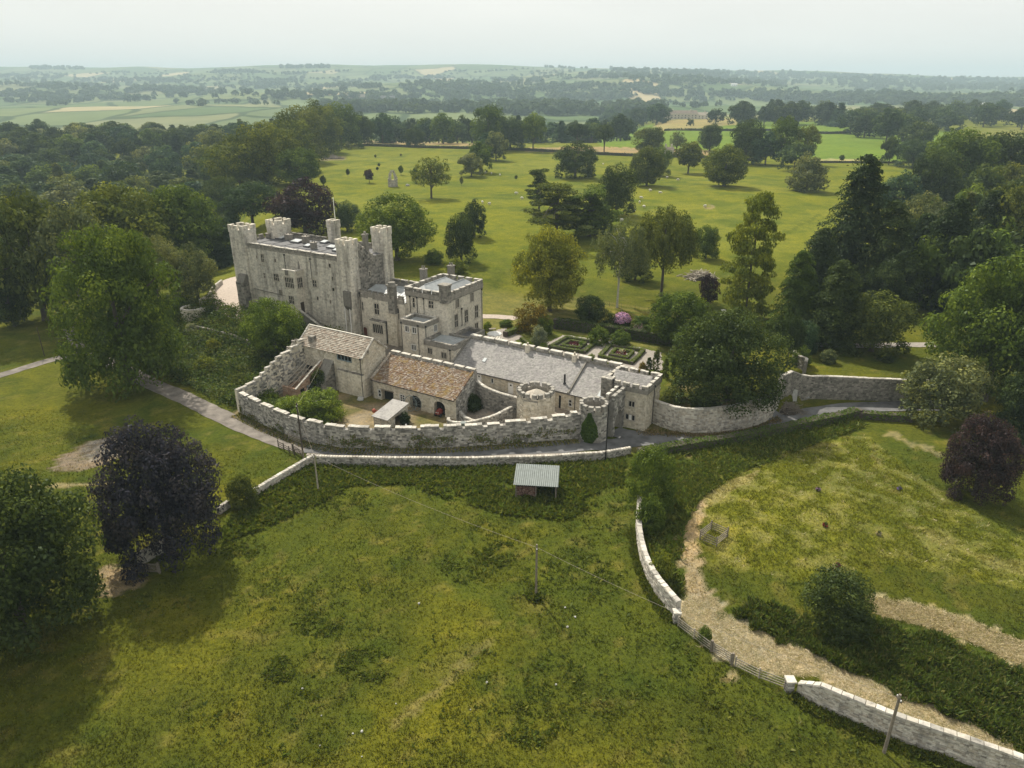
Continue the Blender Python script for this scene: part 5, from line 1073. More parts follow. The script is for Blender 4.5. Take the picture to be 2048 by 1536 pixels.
proto('dense0', crown_broad, 20, 14000, .018, .52, .47, -.9, 95, .18, (.08, .13), skirt=True, r0=.04, limbs=4); proto('dense1', crown_broad, 21, 14000, .018, .54, .46, -.85, 80, .26, (.09, .15), skirt=True, r0=.04, limbs=4)
proto('beech', crown_broad, 30, 36000, .0118, .53, .47, -.97, 140, .16, (.07, .11), skirt=True, r0=.04, limbs=4)
proto('bigtree', crown_broad, 31, 38000, .0115, .52, .48, -.97, 170, .22, (.06, .11), skirt=True, r0=.035, hang=.15, limbs=4)
proto('open', crown_broad, 40, 5200, .017, .56, .42, -.7, 90, .22, (.045, .085), limbs=26, th=.75); proto('ash', crown_broad, 41, 8000, .017, .58, .40, -.6, 60, .34, (.07, .12), limbs=14)
proto('fir0', crown_conifer, 50, 17000, .0155, .5, .04, .5, .62); proto('fir1', crown_conifer, 51, 15000, .0165, .35, .02, .5, .5); proto('fir2', crown_conifer, 52, 9000, .020, .5, .1, .5, 1.0)
proto('birch', crown_birch, 60, 13000, .0135, 1.0, tm='palebark', r0=.022, th=.85, limbs=16); proto('weeping', crown_birch, 61, 26000, .0140, 2.0, r0=.025, th=.8, limbs=10)
proto('column', crown_column, 70, 18000, .0145, r0=.02, th=.8); proto('cedar', crown_cedar, 80, 14000, .0155, limbs=22, th=.9); proto('pine', crown_broad, 81, 7000, .019, .66, .30, -.5, 40, .34, (.09, .13), limbs=10, th=.7)
proto('bush', crown_broad, 90, 7000, .026, .42, .52, -.8, 60, .25, (.10, .17), skirt=True, limbs=3, th=.4); proto('bushfine', crown_broad, 94, 15000, .0165, .42, .52, -.8, 80, .28, (.08, .14), skirt=True, limbs=3, th=.4); proto('topiary', crown_broad, 91, 5000, .024, .48, .50, -.95, 90, .05, (.10, .12), skirt=True, limbs=0, th=.3)
proto('stem', crown_column, 93, 2600, .035, r0=.03); 
for i in range(3): proto('mid%d' % i, crown_broad, 100+i, 3600, .036, .56, .43, -.75, 46, .3, (.11, .18), skirt=(i != 1), limbs=3)
proto('midfir', crown_conifer, 110, 2600, .036, .4); 
for i in range(2): proto('far%d' % i, crown_broad, 120+i, 420, .085, .5, .46, -.8, 18, .35, (.16, .24), skirt=True, limbs=0)

GREEN = dict(mid=(.056,.088,.014), yel=(.092,.118,.016), dark=(.032,.050,.013), blue=(.036,.060,.026), ochre=(.074,.094,.015), deep=(.024,.040,.013), purple=(.036,.022,.030), navy=(.040,.038,.055), red=(.050,.031,.033), silver=(.22,.24,.15), grey=(.085,.105,.045), olive=(.063,.081,.017), lime=(.125,.142,.02), gold=(.16,.125,.012), bright=(.085,.125,.016), teal=(.03,.058,.03))
GREEN = {k: (c if k in ('navy', 'purple', 'red', 'silver', 'gold') else tuple(min(.24, x*m) for x, m in zip(c, (1.55, 1.46, 1.4)))) for k, c in GREEN.items()}
def plant(name, label, cat, key, x, y, w, h, color, group=None, z=None, rz=None, wy=None, trunk=True):
    z = H1(x, y) if z is None else z
    o = thing(name, label, cat, (x, y, z-.05), rnd.uniform(0, 6.28) if rz is None else rz, group); c, t = PROTO[key]
    a = link('crown' if trunk else 'foliage', c, o, color); a.scale = (w, wy or w, h)
    if t and trunk: b = link('trunk', t, o); b.scale = (w*.9, w*.9, h) if h < w*2.5 else (h*.4, h*.4, h)
    return o
_SP = {'lime', 'oak', 'sycamore', 'horse', 'chestnut', 'hawthorn', 'willow', 'elm', 'ash', 'thorn', 'holly', 'maple', 'cherry', 'poplar', 'larch', 'whitebeam', 'rowan', 'apple', 'laurel', 'spruce', 'fir', 'cypress', 'limes', 'oaks', 'elder', 'yew'}
_NM = {'birch_tree': 'birch_tree', 'copper_beech': 'copper_beech', 'copper_maple': 'purple_tree', 'scots_pine': 'pine_tree', 'pine_tree': 'pine_tree', 'fir_tree': 'conifer_tree', 'spruce_tree': 'conifer_tree', 'cypress_tree': 'conifer_tree', 'yew_tree': 'evergreen_tree', 'weeping_pear': 'silver_tree', 'sapling_tree': 'sapling_tree'}
def plain_label(l, cat):
    out = []
    for w in l.split():
        k = w.strip(',')
        if k in ('fir', 'spruce', 'cypress'):
            out.append('conifer'+(',' if w.endswith(',') else ''))
        elif k in _SP or k == 'tree':
            n = ('tree' if k in ('tree', 'sycamore', 'oak', 'lime') else 'trees' if k in ('limes', 'oaks') else cat if cat in ('bush', 'tree') else 'tree')+(',' if w.endswith(',') else '')
            if out and out[-1].rstrip(',') in (n.rstrip(','), 'bush', 'tree') : continue
            out.append(n)
        elif k in ('bush', 'tree') and out and out[-1] in ('bush', 'tree'): continue
        else: out.append(w)
    return ' '.join(out)
def tree(name, label, key, u, vb, vt, wpx, col, cat='tree', group=None, **k):
    label = plain_label(label, cat); name = _NM.get(name, 'broadleaf_tree' if cat == 'tree' else {'elder_bush': 'bush', 'thorn_bush': 'bush', 'hawthorn_bush': 'bush', 'laurel_bush': 'evergreen_bush', 'rhododendron': 'flowering_bush', 'golden_yew': 'column_shrub', 'yew_dome': 'clipped_dome'}.get(name, name))
    x, y, z = G(u, vb); h = top_at(x, y, vt)-z; d = y*CT-(z+h*.5-CAMZ)*ST; w = wpx*d/FPX
    return plant(name, label, cat, key, x, y, w*1.02, h, GREEN[col] if isinstance(col, str) else col, group, z, **k)
"""near and park trees: name, label, kind of crown, column, foot row, top row, width (photo pixels), colour"""
TREES = [
 ('lime_tree','huge round green tree overhanging the lane at the left, broadest crown in view','bigtree',262,768,455,245,'mid'),
 ('lime_tree','tall ochre green tree at the left edge of the clump behind the huge lane tree','broad0',92,640,382,190,'olive'),
 ('lime_tree','grey green feathery tree rising just behind the huge lane tree','ash',172,645,402,150,'grey'),
 ('oak_tree','wide ochre topped tree in the middle of the clump left of the keep','broad1',255,560,368,200,'ochre'),
 ('oak_tree','deep green spreading tree between the clump and the keep with layered crown','broad2',360,545,368,170,'mid'),
 ('beech_tree','dark green tree filling the gap left of the keep tower','dense1',420,540,455,110,'dark'),
 ('willow_tree','drooping grey green tree right behind the huge lane tree','weeping',320,610,470,120,'grey'),
 ('holly_tree','silvery olive round tree beside the gravel drive left of the keep','dense0',397,600,487,90,'grey'),
 ('ash_tree','small dark tree with bare trunk at the left edge beside the field','broad1',30,652,545,90,'dark'),
 ('thorn_tree','dark bushy tree at the far left edge above the meadow','dense1',10,610,470,80,'deep'),
 ('sycamore_tree','bright green round tree standing in front of the keep above the bank','grand0',552,706,596,126,'bright'),
 ('copper_beech','large purple leaved beech behind the keep roof','dense0',612,468,355,136,'purple'),
 ('cherry_tree','small round blue green tree behind the flagpole tower','dense1',695,463,402,52,'blue'),
 ('sycamore_tree','broad green sycamore behind the right hand keep tower','grand0',795,520,388,150,'mid'),
 ('ash_tree','mid green tree with pale dead twigs behind the left keep towers','ash',508,462,362,125,'blue'),
 ('elm_tree','dark tree rising between the clump and the avenue','dense1',455,440,352,80,'dark'),
 ('maple_tree','round dark tree alone on the boundary of the far park edge','dense0',831,293,252,42,'dark'),
 ('sycamore_tree','open crowned yellow green tree with visible branches near the stone ruin','open',863,397,313,82,'ochre'),
 ('sapling_tree','slim little tree close beside the open crowned tree near the ruin','mid1',832,366,336,20,'mid'),
 ('horse_chestnut','dense oval tree on the park lawn nearest the castle','dense1',923,522,428,64,'dark'),
 ('horse_chestnut','dense oval tree standing just behind the nearest lawn tree','dense0',948,474,398,54,'deep'),
 ('hawthorn_tree','grey green round tree at the front of the park tree row','mid0',943,353,305,54,'grey'),
 ('hawthorn_tree','green round tree second in the park tree row','mid2',960,345,282,52,'mid'),
 ('willow_tree','pale round willow in the middle of the park tree row','mid0',992,322,262,50,'grey'),
 ('willow_tree','bluish willow behind the front of the park tree row','mid2',975,320,265,46,'teal'),
 ('oak_tree','tallest tree of the park row with twin rounded heads','broad0',980,300,209,76,'mid'),
 ('oak_tree','dark broad tree at the right end of the park row','dense1',1020,300,232,66,'blue'),
 ('poplar_tree','upright loose tree alone at the edge of the ploughed strip','ash',1066,302,229,52,'mid'),
 ('oak_tree','massive dome shaped dark tree in the middle of the park','dense0',1150,356,281,90,'dark'),
 ('scots_pine','flat headed dark pine behind the dome shaped park tree','pine',1154,298,246,56,'deep'),
 ('scots_pine','flat headed pine with bare trunk by the ploughed strip','pine',1208,306,248,48,'dark'),
 ('oak_tree','tall dark oak above the white sheep in the mid park','dense1',1232,430,328,80,'dark'),
 ('oak_tree','brownish oak with a leaning trunk in the upper park','broad1',1293,372,293,72,'olive'),
 ('oak_tree','green oak standing behind the brownish leaning oak','dense1',1318,352,293,46,'mid'),
 ('oak_tree','ochre topped oak behind the pair of leaning oaks','broad2',1297,308,254,66,'olive'),
 ('birch_tree','thin wispy tree by the brick coloured field corner','open',1352,308,262,38,'grey'),
 ('hawthorn_tree','low olive tree left of the golden oak','mid1',1376,347,282,62,'olive'),
 ('oak_tree','round dark oak standing clear on the field boundary','broad0',1419,302,247,50,'dark'),
 ('oak_tree','golden green oak with a broad crown in the upper park','broad1',1447,372,289,94,'ochre'),
 ('oak_tree','lone dark tree on the skyline field near the distant hall','mid0',1431,247,216,38,'deep'),
 ('thorn_tree','small round tree in front of the distant hall','far0',1380,252,236,15,'dark'),
 ('pine_tree','tall dark pine at the left of the field clump','dense1',1490,328,238,72,'dark'),
 ('yew_tree','bushy dark tree at the centre of the field clump','mid2',1530,330,262,60,'teal'),
 ('ash_tree','tallest tree of the field clump with an open top','ash',1563,330,231,66,'mid'),
 ('ash_tree','loose green tree at the right of the field clump','ash',1608,330,249,56,'ochre'),
 ('yew_tree','dark low tree under the tall ash of the field clump','mid0',1588,342,282,70,'blue'),
 ('whitebeam_tree','pale silvery round tree on the park edge right of the clump','bush',1612,382,305,80,'grey'),
 ('yew_tree','dark spiky yew behind the spreading pine in the park','cedar',1078,425,335,70,'dark'),
 ('larch_tree','wide spreading pine with bare lower branches in the park','cedar',1112,478,362,150,'olive'),
 ('yew_tree','dark spreading tree joined to the right of the spreading pine','cedar',1178,472,372,130,'mid'),
 ('yew_tree','low green tree in the shade below the spreading pine','bush',1190,470,405,90,'mid'),
 ('lime_tree','yellow green dome shaped tree beyond the formal garden','grand1',1099,622,452,136,'lime'),
 ('birch_tree','slender birch with a white trunk behind the garden hedge','birch',1234,615,438,116,'grey'),
 ('birch_tree','large weeping birch right of the white trunked birch','weeping',1322,592,414,132,'olive'),
 ('holly_tree','dark round tree at the foot of the weeping birch','dense1',1270,560,485,70,'dark'),
 ('rowan_tree','small round tree on the lawn right of the weeping birch','dense1',1411,517,450,54,'mid'),
 ('poplar_tree','very tall leaning ivy clad tree with a notched top','column',1490,634,384,108,'yel'),
 ('copper_maple','slim purple leaved tree below the weeping birch','ash',1412,633,546,44,'purple'),
 ('fir_tree','tallest ragged dark fir right of the ivy clad tree','fir0',1690,580,308,170,'deep'),
 ('fir_tree','dark conifer with broad skirts right of the tallest fir','fir1',1755,600,400,130,'dark'),
 ('fir_tree','lower fir in front of the tallest fir','fir1',1625,600,455,110,'dark'),
 ('spruce_tree','pale blue spruce at the foot of the tallest fir','fir2',1640,560,480,50,'silver'),
 ('cypress_tree','slender green conifer left of the pale round tree','fir1',1582,672,500,100,'mid'),
 ('yew_tree','dark conical yew close to the pale round tree','fir1',1660,690,520,130,'dark'),
 ('willow_tree','pale grey green round tree above the straight wall','dense1',1742,702,585,136,'olive'),
 ('yew_tree','huge dark green yew mound right of the garden','bigtree',1452,800,628,226,'dark'),
 ('cypress_tree','drooping dark cypress at the corner of the estate walls','weeping',1573,735,632,52,'deep'),
 ('holly_tree','dark evergreen right of the drooping cypress','dense0',1602,705,640,60,'teal'),
 ('oak_tree','dark tree at the rear of the garden above the yew mound','broad2',1350,690,582,120,'mid'),
 ('laurel_tree','dark glossy tree at the right end of the garden hedge','dense0',1400,735,640,110,'mid'),
 ('apple_tree','small dark garden tree left of the clipped yew dome','broad1',1178,652,590,66,'dark'),
 ('oak_tree','tall dark oak at the right skyline of the near wood','broad1',1905,402,258,150,'mid'),
 ('oak_tree','dark twin of the skyline oak at the right edge','broad2',1990,400,262,140,'dark'),
 ('oak_tree','dark tree with round head under the skyline oaks','dense1',1850,420,300,90,'dark'),
 ('thorn_tree','blue green round tree at the end of the bright field','dense1',1825,336,278,70,'blue'),
 ('ash_tree','pointed green tree at the left end of the bright field','mid0',1777,330,271,40,'dark'),
 ('thorn_tree','low dark tree below the bright field boundary','bush',1792,425,342,86,'teal'),
 ('fir_tree','tall dark conifer in the middle of the right hand wood','fir1',1870,610,395,130,'deep'),
 ('fir_tree','dark conifer behind the big oak at the right edge','fir1',1950,560,380,120,'deep'),
 ('ash_tree','grey green tree in front of the right hand wood','ash',1830,540,385,110,'grey'),
 ('oak_tree','broad olive tree at the right edge of the wood','broad0',2000,560,365,150,'olive'),
 ('oak_tree','dark green oak at the right frame edge above the big oak','dense1',2040,520,340,110,'dark'),
 ('yew_tree','low dark yew beside the drive under the right hand wood','dense0',1780,620,500,100,'deep'),
 ('oak_tree','biggest oak at the right edge with heavy spreading limbs','grand0',1965,800,508,250,'mid'),
 ('oak_tree','dark oak behind the biggest right edge oak','grand1',2045,760,480,170,'dark'),
 ('holly_tree','grey green bushy tree at the end of the straight wall','dense1',1880,842,714,160,'grey'),
 ('holly_tree','dark bushy tree at the right edge below the biggest oak','dense0',2040,880,730,120,'deep'),
 ('copper_beech','purple leaved tree standing alone in the mown field at the right','beech',1948,990,836,140,'red'),
 ('copper_beech','big navy purple beech in the left meadow, darkest crown in view','beech',342,1106,850,232,'navy'),
 ('yew_tree','dark green drooping tree cut off by the lower left edge','bigtree',52,1262,962,320,'dark'),
 ('thorn_tree','ivy covered shrubby tree at the head of the curved wall','bushfine',1300,1012,892,96,'mid'),
]
for a in TREES: tree(*a)

# ------------------------------------------------------------------ avenue, woods and far country trees
AVENUE = [
 ('lime_tree','nearest ochre green lime at the castle end of the avenue','dense0',485,392,268,135,'ochre'),('lime_tree','tall lime on the wood side of the avenue near its front','dense1',440,372,290,90,'olive'),
 ('lime_tree','lime leaning out on the park side at the front of the avenue','broad2',600,372,296,92,'mid'),('lime_tree','second lime of the avenue with a lit olive top','dense1',535,368,244,128,'ochre'),
 ('lime_tree','third lime of the avenue above the purple beech','dense0',580,345,226,118,'ochre'),('lime_tree','fourth lime of the avenue half way along','dense1',608,325,212,105,'olive'),
 ('lime_tree','tallest lime of the avenue near its far end','dense0',640,305,199,100,'ochre'),('lime_tree','dark lime at the far end of the avenue on the park edge','dense1',682,292,205,92,'mid'),
 ('lime_tree','last dark tree of the avenue where the park fence begins','dense0',722,290,224,62,'dark'),('sapling_tree','first pale sapling in front of the avenue end','far0',665,302,283,17,'grey'),('sapling_tree','middle pale sapling in front of the avenue end','far1',697,299,282,13,'grey'),('sapling_tree','third sapling at the right in front of the avenue end','far0',722,297,280,12,'mid'),
]
for a in AVENUE: tree(*a)
def poisson(poly, dist, n, r, fn=None):
    a = np.array(poly); out = []; cell = {}
    for _ in range(n*30):
        if len(out) >= n: break
        x = r.uniform(a[:, 0].min(), a[:, 0].max()); y = r.uniform(a[:, 1].min(), a[:, 1].max())
        if not inpoly(np.array([x]), np.array([y]), poly)[0] or (fn and not fn(x, y)): continue
        k = (int(x//dist), int(y//dist))
        if any((x-p[0])**2+(y-p[1])**2 < dist*dist for i in (-1, 0, 1) for j in (-1, 0, 1) for p in cell.get((k[0]+i, k[1]+j), ())): continue
        cell.setdefault(k, []).append((x, y)); out.append((x, y))
    return out
WOODCOL = ['mid', 'dark', 'blue', 'teal', 'deep', 'dark', 'olive', 'grey', 'blue']
TONE = dict(mid='mid green', dark='dark green', blue='bluish green', teal='teal green', deep='blackish green', olive='olive green', grey='greyish green')
def wood(poly, dist, n, seed, label, group, hr=(14, 22), wr=(14, 20), cols=WOODCOL, keys=('mid0', 'mid1', 'mid2', 'mid0', 'mid2', 'midfir')):
    r = np.random.default_rng(seed)
    for x, y in sorted(poisson(poly, dist, n, r), key=lambda p: p[1]):
        cn = cols[r.integers(len(cols))]; c = np.array(GREEN[cn])*r.uniform(.8, 1.2); k = keys[r.integers(len(keys))]; hh = r.uniform(*hr); adj = TONE[cn]+(' conifer' if k == 'midfir' else ' tall' if hh > hr[0]*.45+hr[1]*.55 else ' low')
        plant('woodland_tree', label.replace('TONE', adj), 'tree', k, x, y, r.uniform(*wr), hh, tuple(c), adj+' '+group)
def fan(*qy): return [(q*y, y) for q, y in qy]
wood(fan((-.85, 255), (-.50, 255), (-.46, 300), (-.40, 400), (-.385, 520), (-.345, 640), (-.30, 760), (-.55, 800), (-.85, 640)), 20.5, 165, 3, 'TONE tree crown in the wooded valley left of the avenue', 'trees of the wooded valley on the left', (15, 23), (19, 27))
wood(fan((-.50, 205), (-.40, 222), (-.385, 300), (-.47, 262), (-.62, 235)), 13, 12, 5, 'TONE tree crown at the foot of the wood behind the keep', 'trees between the keep and the wood', (11, 15), (9, 13))
wood(fan((-.22, 650), (.02, 650), (.10, 690), (.16, 720), (.17, 860), (-.22, 820)), 22, 48, 7, 'TONE tree crown in the belt beyond the park fence', 'trees of the belt beyond the park', (18, 26), (20, 27), ['dark', 'teal', 'blue', 'mid', 'deep'])
def at_field(u, v): x, y, z = G(u, v); return x, y
for i, (pl, n, d) in enumerate(((((1470,252),(1560,250),(1700,258),(1700,244),(1600,238),(1480,240)), 18, 24), (((1700,268),(1850,262),(2060,262),(2060,240),(1850,240),(1690,246)), 26, 27), (((1560,268),(1640,262),(1730,285),(1850,300),(1830,280),(1700,262)), 8, 20), (((1205,262),(1320,250),(1330,236),(1210,244)), 12, 26))):
    wood([at_field(*p) for p in pl], d, n, 40+i, ('TONE tree crown in the belt behind the bright green field', 'TONE tree crown along the right hand skyline wood', 'TONE tree crown in the corner of the bright green field', 'TONE tree crown in the copse left of the distant hall')[i], ('trees behind the bright field', 'trees of the right hand skyline wood', 'trees at the bright field corner', 'copse trees left of the hall')[i], (20, 30), (24, 34), ['dark', 'deep', 'teal', 'blue'])
wood([at_field(*p) for p in ((1790,520),(1900,470),(2060,470),(2060,640),(1920,640),(1800,600))], 10, 20, 61, 'TONE tree crown massed in the right hand wood', 'trees massed in the right hand wood', (14, 20), (11, 15), ['dark', 'deep', 'mid', 'olive'])
wood([at_field(*p) for p in ((1860,380),(2060,380),(2060,460),(1880,450))], 13, 11, 63, 'TONE tree crown below the right hand skyline oaks', 'trees below the skyline oaks', (14, 20), (13, 17), ['mid', 'dark', 'olive'])
def far_mass(name, label, pts, hs, ws, seed, q=42, cols=((.045,.068,.026), (.06,.085,.03), (.05,.075,.036))):
    r = np.random.default_rng(seed); n = len(pts); P_ = np.array(pts); i = np.repeat(np.arange(n), q); d = rdir(len(i), r, -.5); H = r.uniform(*hs, n); W = r.uniform(*ws, n)
    c = np.stack([P_[i, 0]+d[:, 0]*W[i]*.5, P_[i, 1]+d[:, 1]*W[i]*.5, hgt(P_[i, 0], P_[i, 1])+H[i]*.5+d[:, 2]*H[i]*.5], 1); nr = unit(d+np.array([0, 0, .5])+r.normal(size=d.shape)*.4)
    v = leaves(c, nr, W[i]*.24*r.uniform(.7, 1.3, len(i)), r, .8); cc = np.array(cols)[r.integers(len(cols), size=n)][i]*r.uniform(.7, 1.3, (len(i), 1))
    me = mesh_np(name, v, np.arange(len(v)).reshape(-1, 4), M['grassblade'], col=np.concatenate([cc, np.ones((len(i), 1))], 1)); o = link(name, me); tag(o, label, 'woodland', kind='stuff')
r_ = np.random.default_rng(77)
def copse(u0, u1, v0, v1, n, slope=0):
    out = []
    for _ in range(n):
        u = r_.uniform(u0, u1); v = r_.uniform(v0, v1)+(u-u0)*slope; x, y, z = G(u, v); out.append((x, y))
    return out
pts = []
for u0, u1, v0, v1, n, sl in ((1090,1330,172,186,70,0),(1100,1260,190,200,50,0),(1330,1800,148,168,330,.01),(1700,2060,165,182,150,0),(1850,2060,160,172,80,.02),(1500,2060,188,204,190,.02),(1160,1330,150,158,60,0),(860,1000,176,186,60,0),(60,170,135,140,50,0),(560,660,133,137,40,0),(1090,1180,133,138,40,0),(1220,1320,136,142,45,.05),(1320,1560,140,147,110,.03),(1560,1720,146,152,90,.04),(1720,2060,156,162,120,.01),
    (0,300,160,200,60,0),(300,640,158,198,55,0),(640,860,160,200,35,0),(0,200,186,206,30,0),(880,1100,168,205,40,0),
    (80,240,168,180,40,0),(200,380,158,166,45,0),(270,360,178,182,30,0),(480,570,166,172,30,0),(640,760,172,176,26,.02),(330,420,183,186,26,0),(690,980,216,226,90,0),(1000,1330,214,232,150,0),(820,1060,186,188,20,0),(1280,1500,186,190,40,.02),(640,700,216,222,20,0),(0,140,150,158,40,0),(420,520,143,147,30,0),(740,900,155,160,40,0),(980,1080,160,166,30,0)):
    pts += copse(u0, u1, v0, v1, n, sl)
far_mass('distant_woods', 'hazy woods and copses scattered over the far hills', pts, (14, 24), (18, 30), 5, 40)
hp = []
for _ in range(330):
    u = r_.uniform(-20, 2060); v = 142+70*r_.random(); k = int(r_.integers(3, 9)); sl = r_.uniform(-.12, .12); du = r_.uniform(6, 14)
    for i in range(k): x, y, z = G(u+i*du, v+i*du*sl); hp.append((x+r_.normal()*8, y+r_.normal()*20))
hp = [p for p in hp if p[1] > 1500]
far_mass('distant_hedgerows', 'thin hedgerow trees along the far field edges', hp[200:], (9, 16), (12, 22), 6, 26)
for x, y in hp[:120]: plant('field_tree', 'hazy single tree standing on the far valley fields', 'tree', 'far%d' % rnd.randint(0, 1), x, y, rnd.uniform(18, 30), rnd.uniform(15, 24), GREEN[rnd.choice(('dark', 'deep', 'teal'))], 'single trees on the far valley fields')

# ------------------------------------------------------------------ grass, weeds, hay and hedges
def ground_pts(polys, n, r, px=True):
    out = []
    for poly in polys:
        w = np.array([G(u, min(v, 1600))[:2] for u, v in poly]) if px else np.array(poly)
        a0, a1 = w.min(0), w.max(0); p = r.uniform(a0, a1, (n*4, 2)); out.append(p[inpoly(p[:, 0], p[:, 1], w)][:n])
    return np.concatenate(out)
def blades(name, label, p, hr, r, cols=None, wid=.35, lean=.5, per=2, cat='grass', gain=1.0, clump=None):
    n = len(p); i = np.repeat(np.arange(n), per); h = r.uniform(*hr, n)[i]*r.uniform(.6, 1.1, len(i))
    if clump is not None: h *= clump[i]
    a = r.uniform(0, 6.28, len(i)); side = np.stack([np.cos(a), np.sin(a), np.zeros(len(i))], 1)*(h*wid)[:, None]; ln = np.stack([r.normal(size=len(i))*lean, r.normal(size=len(i))*lean, np.ones(len(i))], 1)*h[:, None]
    b = np.stack([p[i, 0]+r.normal(size=len(i))*.05, p[i, 1]+r.normal(size=len(i))*.05, hgt(p[i, 0], p[i, 1])-.02], 1); v = np.stack([b-side*.25, b+side*.25, b+ln*.6+side, b+ln-side*.1], 1).reshape(-1, 3)
    if cols is None: c = ground_col(p[i, 0], p[i, 1])*r.uniform(.65, 1.45, (len(i), 1))*gain
    else: c = np.array(cols)[r.integers(len(cols), size=n)][i]*r.uniform(.7, 1.35, (len(i), 1))
    me = mesh_np(name, v, np.arange(len(v)).reshape(-1, 4), M['grassblade'], col=np.concatenate([c, np.ones((len(c), 1))], 1)); o = link(name, me); tag(o, label, cat, kind='stuff'); return o
r = np.random.default_rng(9)
def near_grass():
    q = r.random((150000, 2)); y = 36+q[:, 0]**1.25*72; x = (q[:, 1]*2-1)*(y*.86+6); k = ~inpoly(x, y, [G(u, min(v, 1590))[:2] for u, v in HAY1]); u, v = project(x, y, 0*x)
    k &= ~inpoly(u, v, TRACK) & (v > 905-.0*u) | (u > 1290) & (v > 900) & k | (u < 560) & (v > 780+(u)*.25) & (v < 2000)
    s, t = w2loc(x, y); k &= ~((s > 38) & (t > -35.2) & (s < 96)); p = np.stack([x, y], 1)[k]; cl = .55+.9*fbm(p[:, 0], p[:, 1], 2.2, 14)
    blades('meadow_grass', 'short uneven grass over the near fields', p, (.10, .24), r, None, .4, .6, 2, gain=1.1, clump=cl)
near_grass()
WC = [(.078,.102,.015), (.10,.122,.017), (.058,.082,.014), (.135,.142,.025)]
p = ground_pts([TALL], 15000, r); p = p+(np.stack([vnoise(p[:, 0], p[:, 1], 1.1, 91), vnoise(p[:, 0], p[:, 1], 1.1, 92)], 1)-.5)*1.6; blades('tall_grass', 'band of tall dark green grass beside the cut hay', p, (.22, .75), r, [(.06,.09,.014), (.082,.11,.017), (.048,.072,.012), (.115,.12,.03)], .22, .5, 3, clump=.5+fbm(p[:, 0], p[:, 1], 1.6, 93))
p = ground_pts([WEEDS], 15000, r); uu, vv = project(p[:, 0], p[:, 1], 0*p[:, 0]); p = p[r.random(len(p)) < sstep(.30, .62, fbm(p[:, 0], p[:, 1], 3.2, 30)+.25*sstep(990, 940, vv))]; blades('nettles', 'dark nettles and rank weeds below the roadside wall', p, (.2, .7), r, WC+[(.085,.12,.016)], .4, .55, 3, 'weeds')
p = ground_pts([BANKW], 15000, r); p = p[r.random(len(p)) < sstep(.22, .62, fbm(p[:, 0], p[:, 1], 2.4, 31))]; blades('rank_weeds', 'rank green weeds along the hedge and track edge', p, (.2, .75), r, WC+[(.09,.13,.018), (.12,.145,.03)], .35, .55, 3, 'weeds')
pts = []
for c in ((730,1330,60,36),(1110,1370,65,70),(1060,1450,60,50),(1180,1160,65,55),(940,1130,60,40),(640,1250,50,26),(560,1340,40,26),(690,1010,50,30),(1250,1010,40,45),(850,950,70,22),(1000,1110,40,30),(480,1100,40,25)):
    pts.append(ground_pts([[(c[0]+c[2]*math.cos(a), c[1]+c[3]*math.sin(a)) for a in np.linspace(0, 6.28, 12)[:-1]]], 900, r))
p = np.concatenate(pts); pz_ = ground_pts([[(120,1300),(600,980),(1250,980),(1300,1240),(1560,1400),(1900,1536),(500,1536)]], 15000, r); kq = fbm(pz_[:, 0], pz_[:, 1], 7, 35)
p = np.concatenate([p[r.random(len(p)) < sstep(.36, .62, fbm(p[:, 0], p[:, 1], 1.6, 32))*.55], pz_[(r.random(len(pz_)) < sstep(.42, .75, kq)) & (fbm(pz_[:, 0], pz_[:, 1], 1.1, 39) > .5)]])
blades('thistle_patches', 'scattered dark tufts of thistle and dock in the near pasture', p, (.12, .34), r, WC+[(.075,.10,.012)]*2, .6, .7, 3, 'weeds')
SC_ = [(.55,.465,.32), (.47,.39,.25), (.62,.54,.39), (.34,.27,.15)]
p = ground_pts([HAY1, HAY2], 14000, r); blades('cut_hay', 'pale mown hay lying in strips', p, (.06, .19), r, SC_+[(.30,.27,.12), (.2,.19,.07)], .16, 1.5, 4, 'hay')
p = ground_pts([[(1400,960),(1560,895),(1730,870),(1850,960),(2040,1090),(2040,1180),(1800,1130),(1600,1160),(1430,1130)]], 26000, r); kk = fbm(p[:, 0], p[:, 1], 1.6, 51)
blades('dead_grass', 'bleached dead grass on the hump inside the curved path', p[r.random(len(p)) < sstep(.48, .72, kk)*.42], (.1, .3), r, SC_[:2]+[(.36,.31,.15), (.3,.27,.1), (.22,.21,.06), (.17,.18,.03)], .16, 1.0, 2); p = p[kk < .57][:9000]; blades('hump_grass', 'longer green grass on the hump inside the curved path', p, (.15, .42), r, None, .3, .7, 2, gain=1.15)
p = ground_pts([lws((-26, -17.5), (38, -17.5), (37.5, -33), (30, -24), (37, -4.5), (10, -3.5), (-24, -3.5))], 2600, r, False)
def leafmass(name, label, p, hr, size, cols, per, r, cat, kind='stuff', spread=.35):
    i = np.repeat(np.arange(len(p)), per); h = r.uniform(*hr, len(p))*(.5+fbm(p[:, 0], p[:, 1], 5, 44)); c = np.stack([p[i, 0]+r.normal(size=len(i))*spread, p[i, 1]+r.normal(size=len(i))*spread, hgt(p[i, 0], p[i, 1])+h[i]*r.random(len(i))**.5], 1)
    nr = unit(r.normal(size=c.shape)*.6+np.array([0, 0, .8])); v = leaves(c, nr, size*r.uniform(.6, 1.4, len(i)), r, .6); cc = np.array(cols)[r.integers(len(cols), size=len(p))][i]*r.uniform(.6, 1.4, (len(i), 1))
    me = mesh_np(name, v, np.arange(len(v)).reshape(-1, 4), M['grassblade'], col=np.concatenate([cc, np.ones((len(cc), 1))], 1)); o = link(name, me); tag(o, label, cat, kind=kind); return o
bk = ground_pts([lws((-24, -25), (0, -28.5), (20, -30), (37.2, -32.3), (37.7, -18), (36, -4), (4, -3.2), (-28, -5))], 5000, r, False)
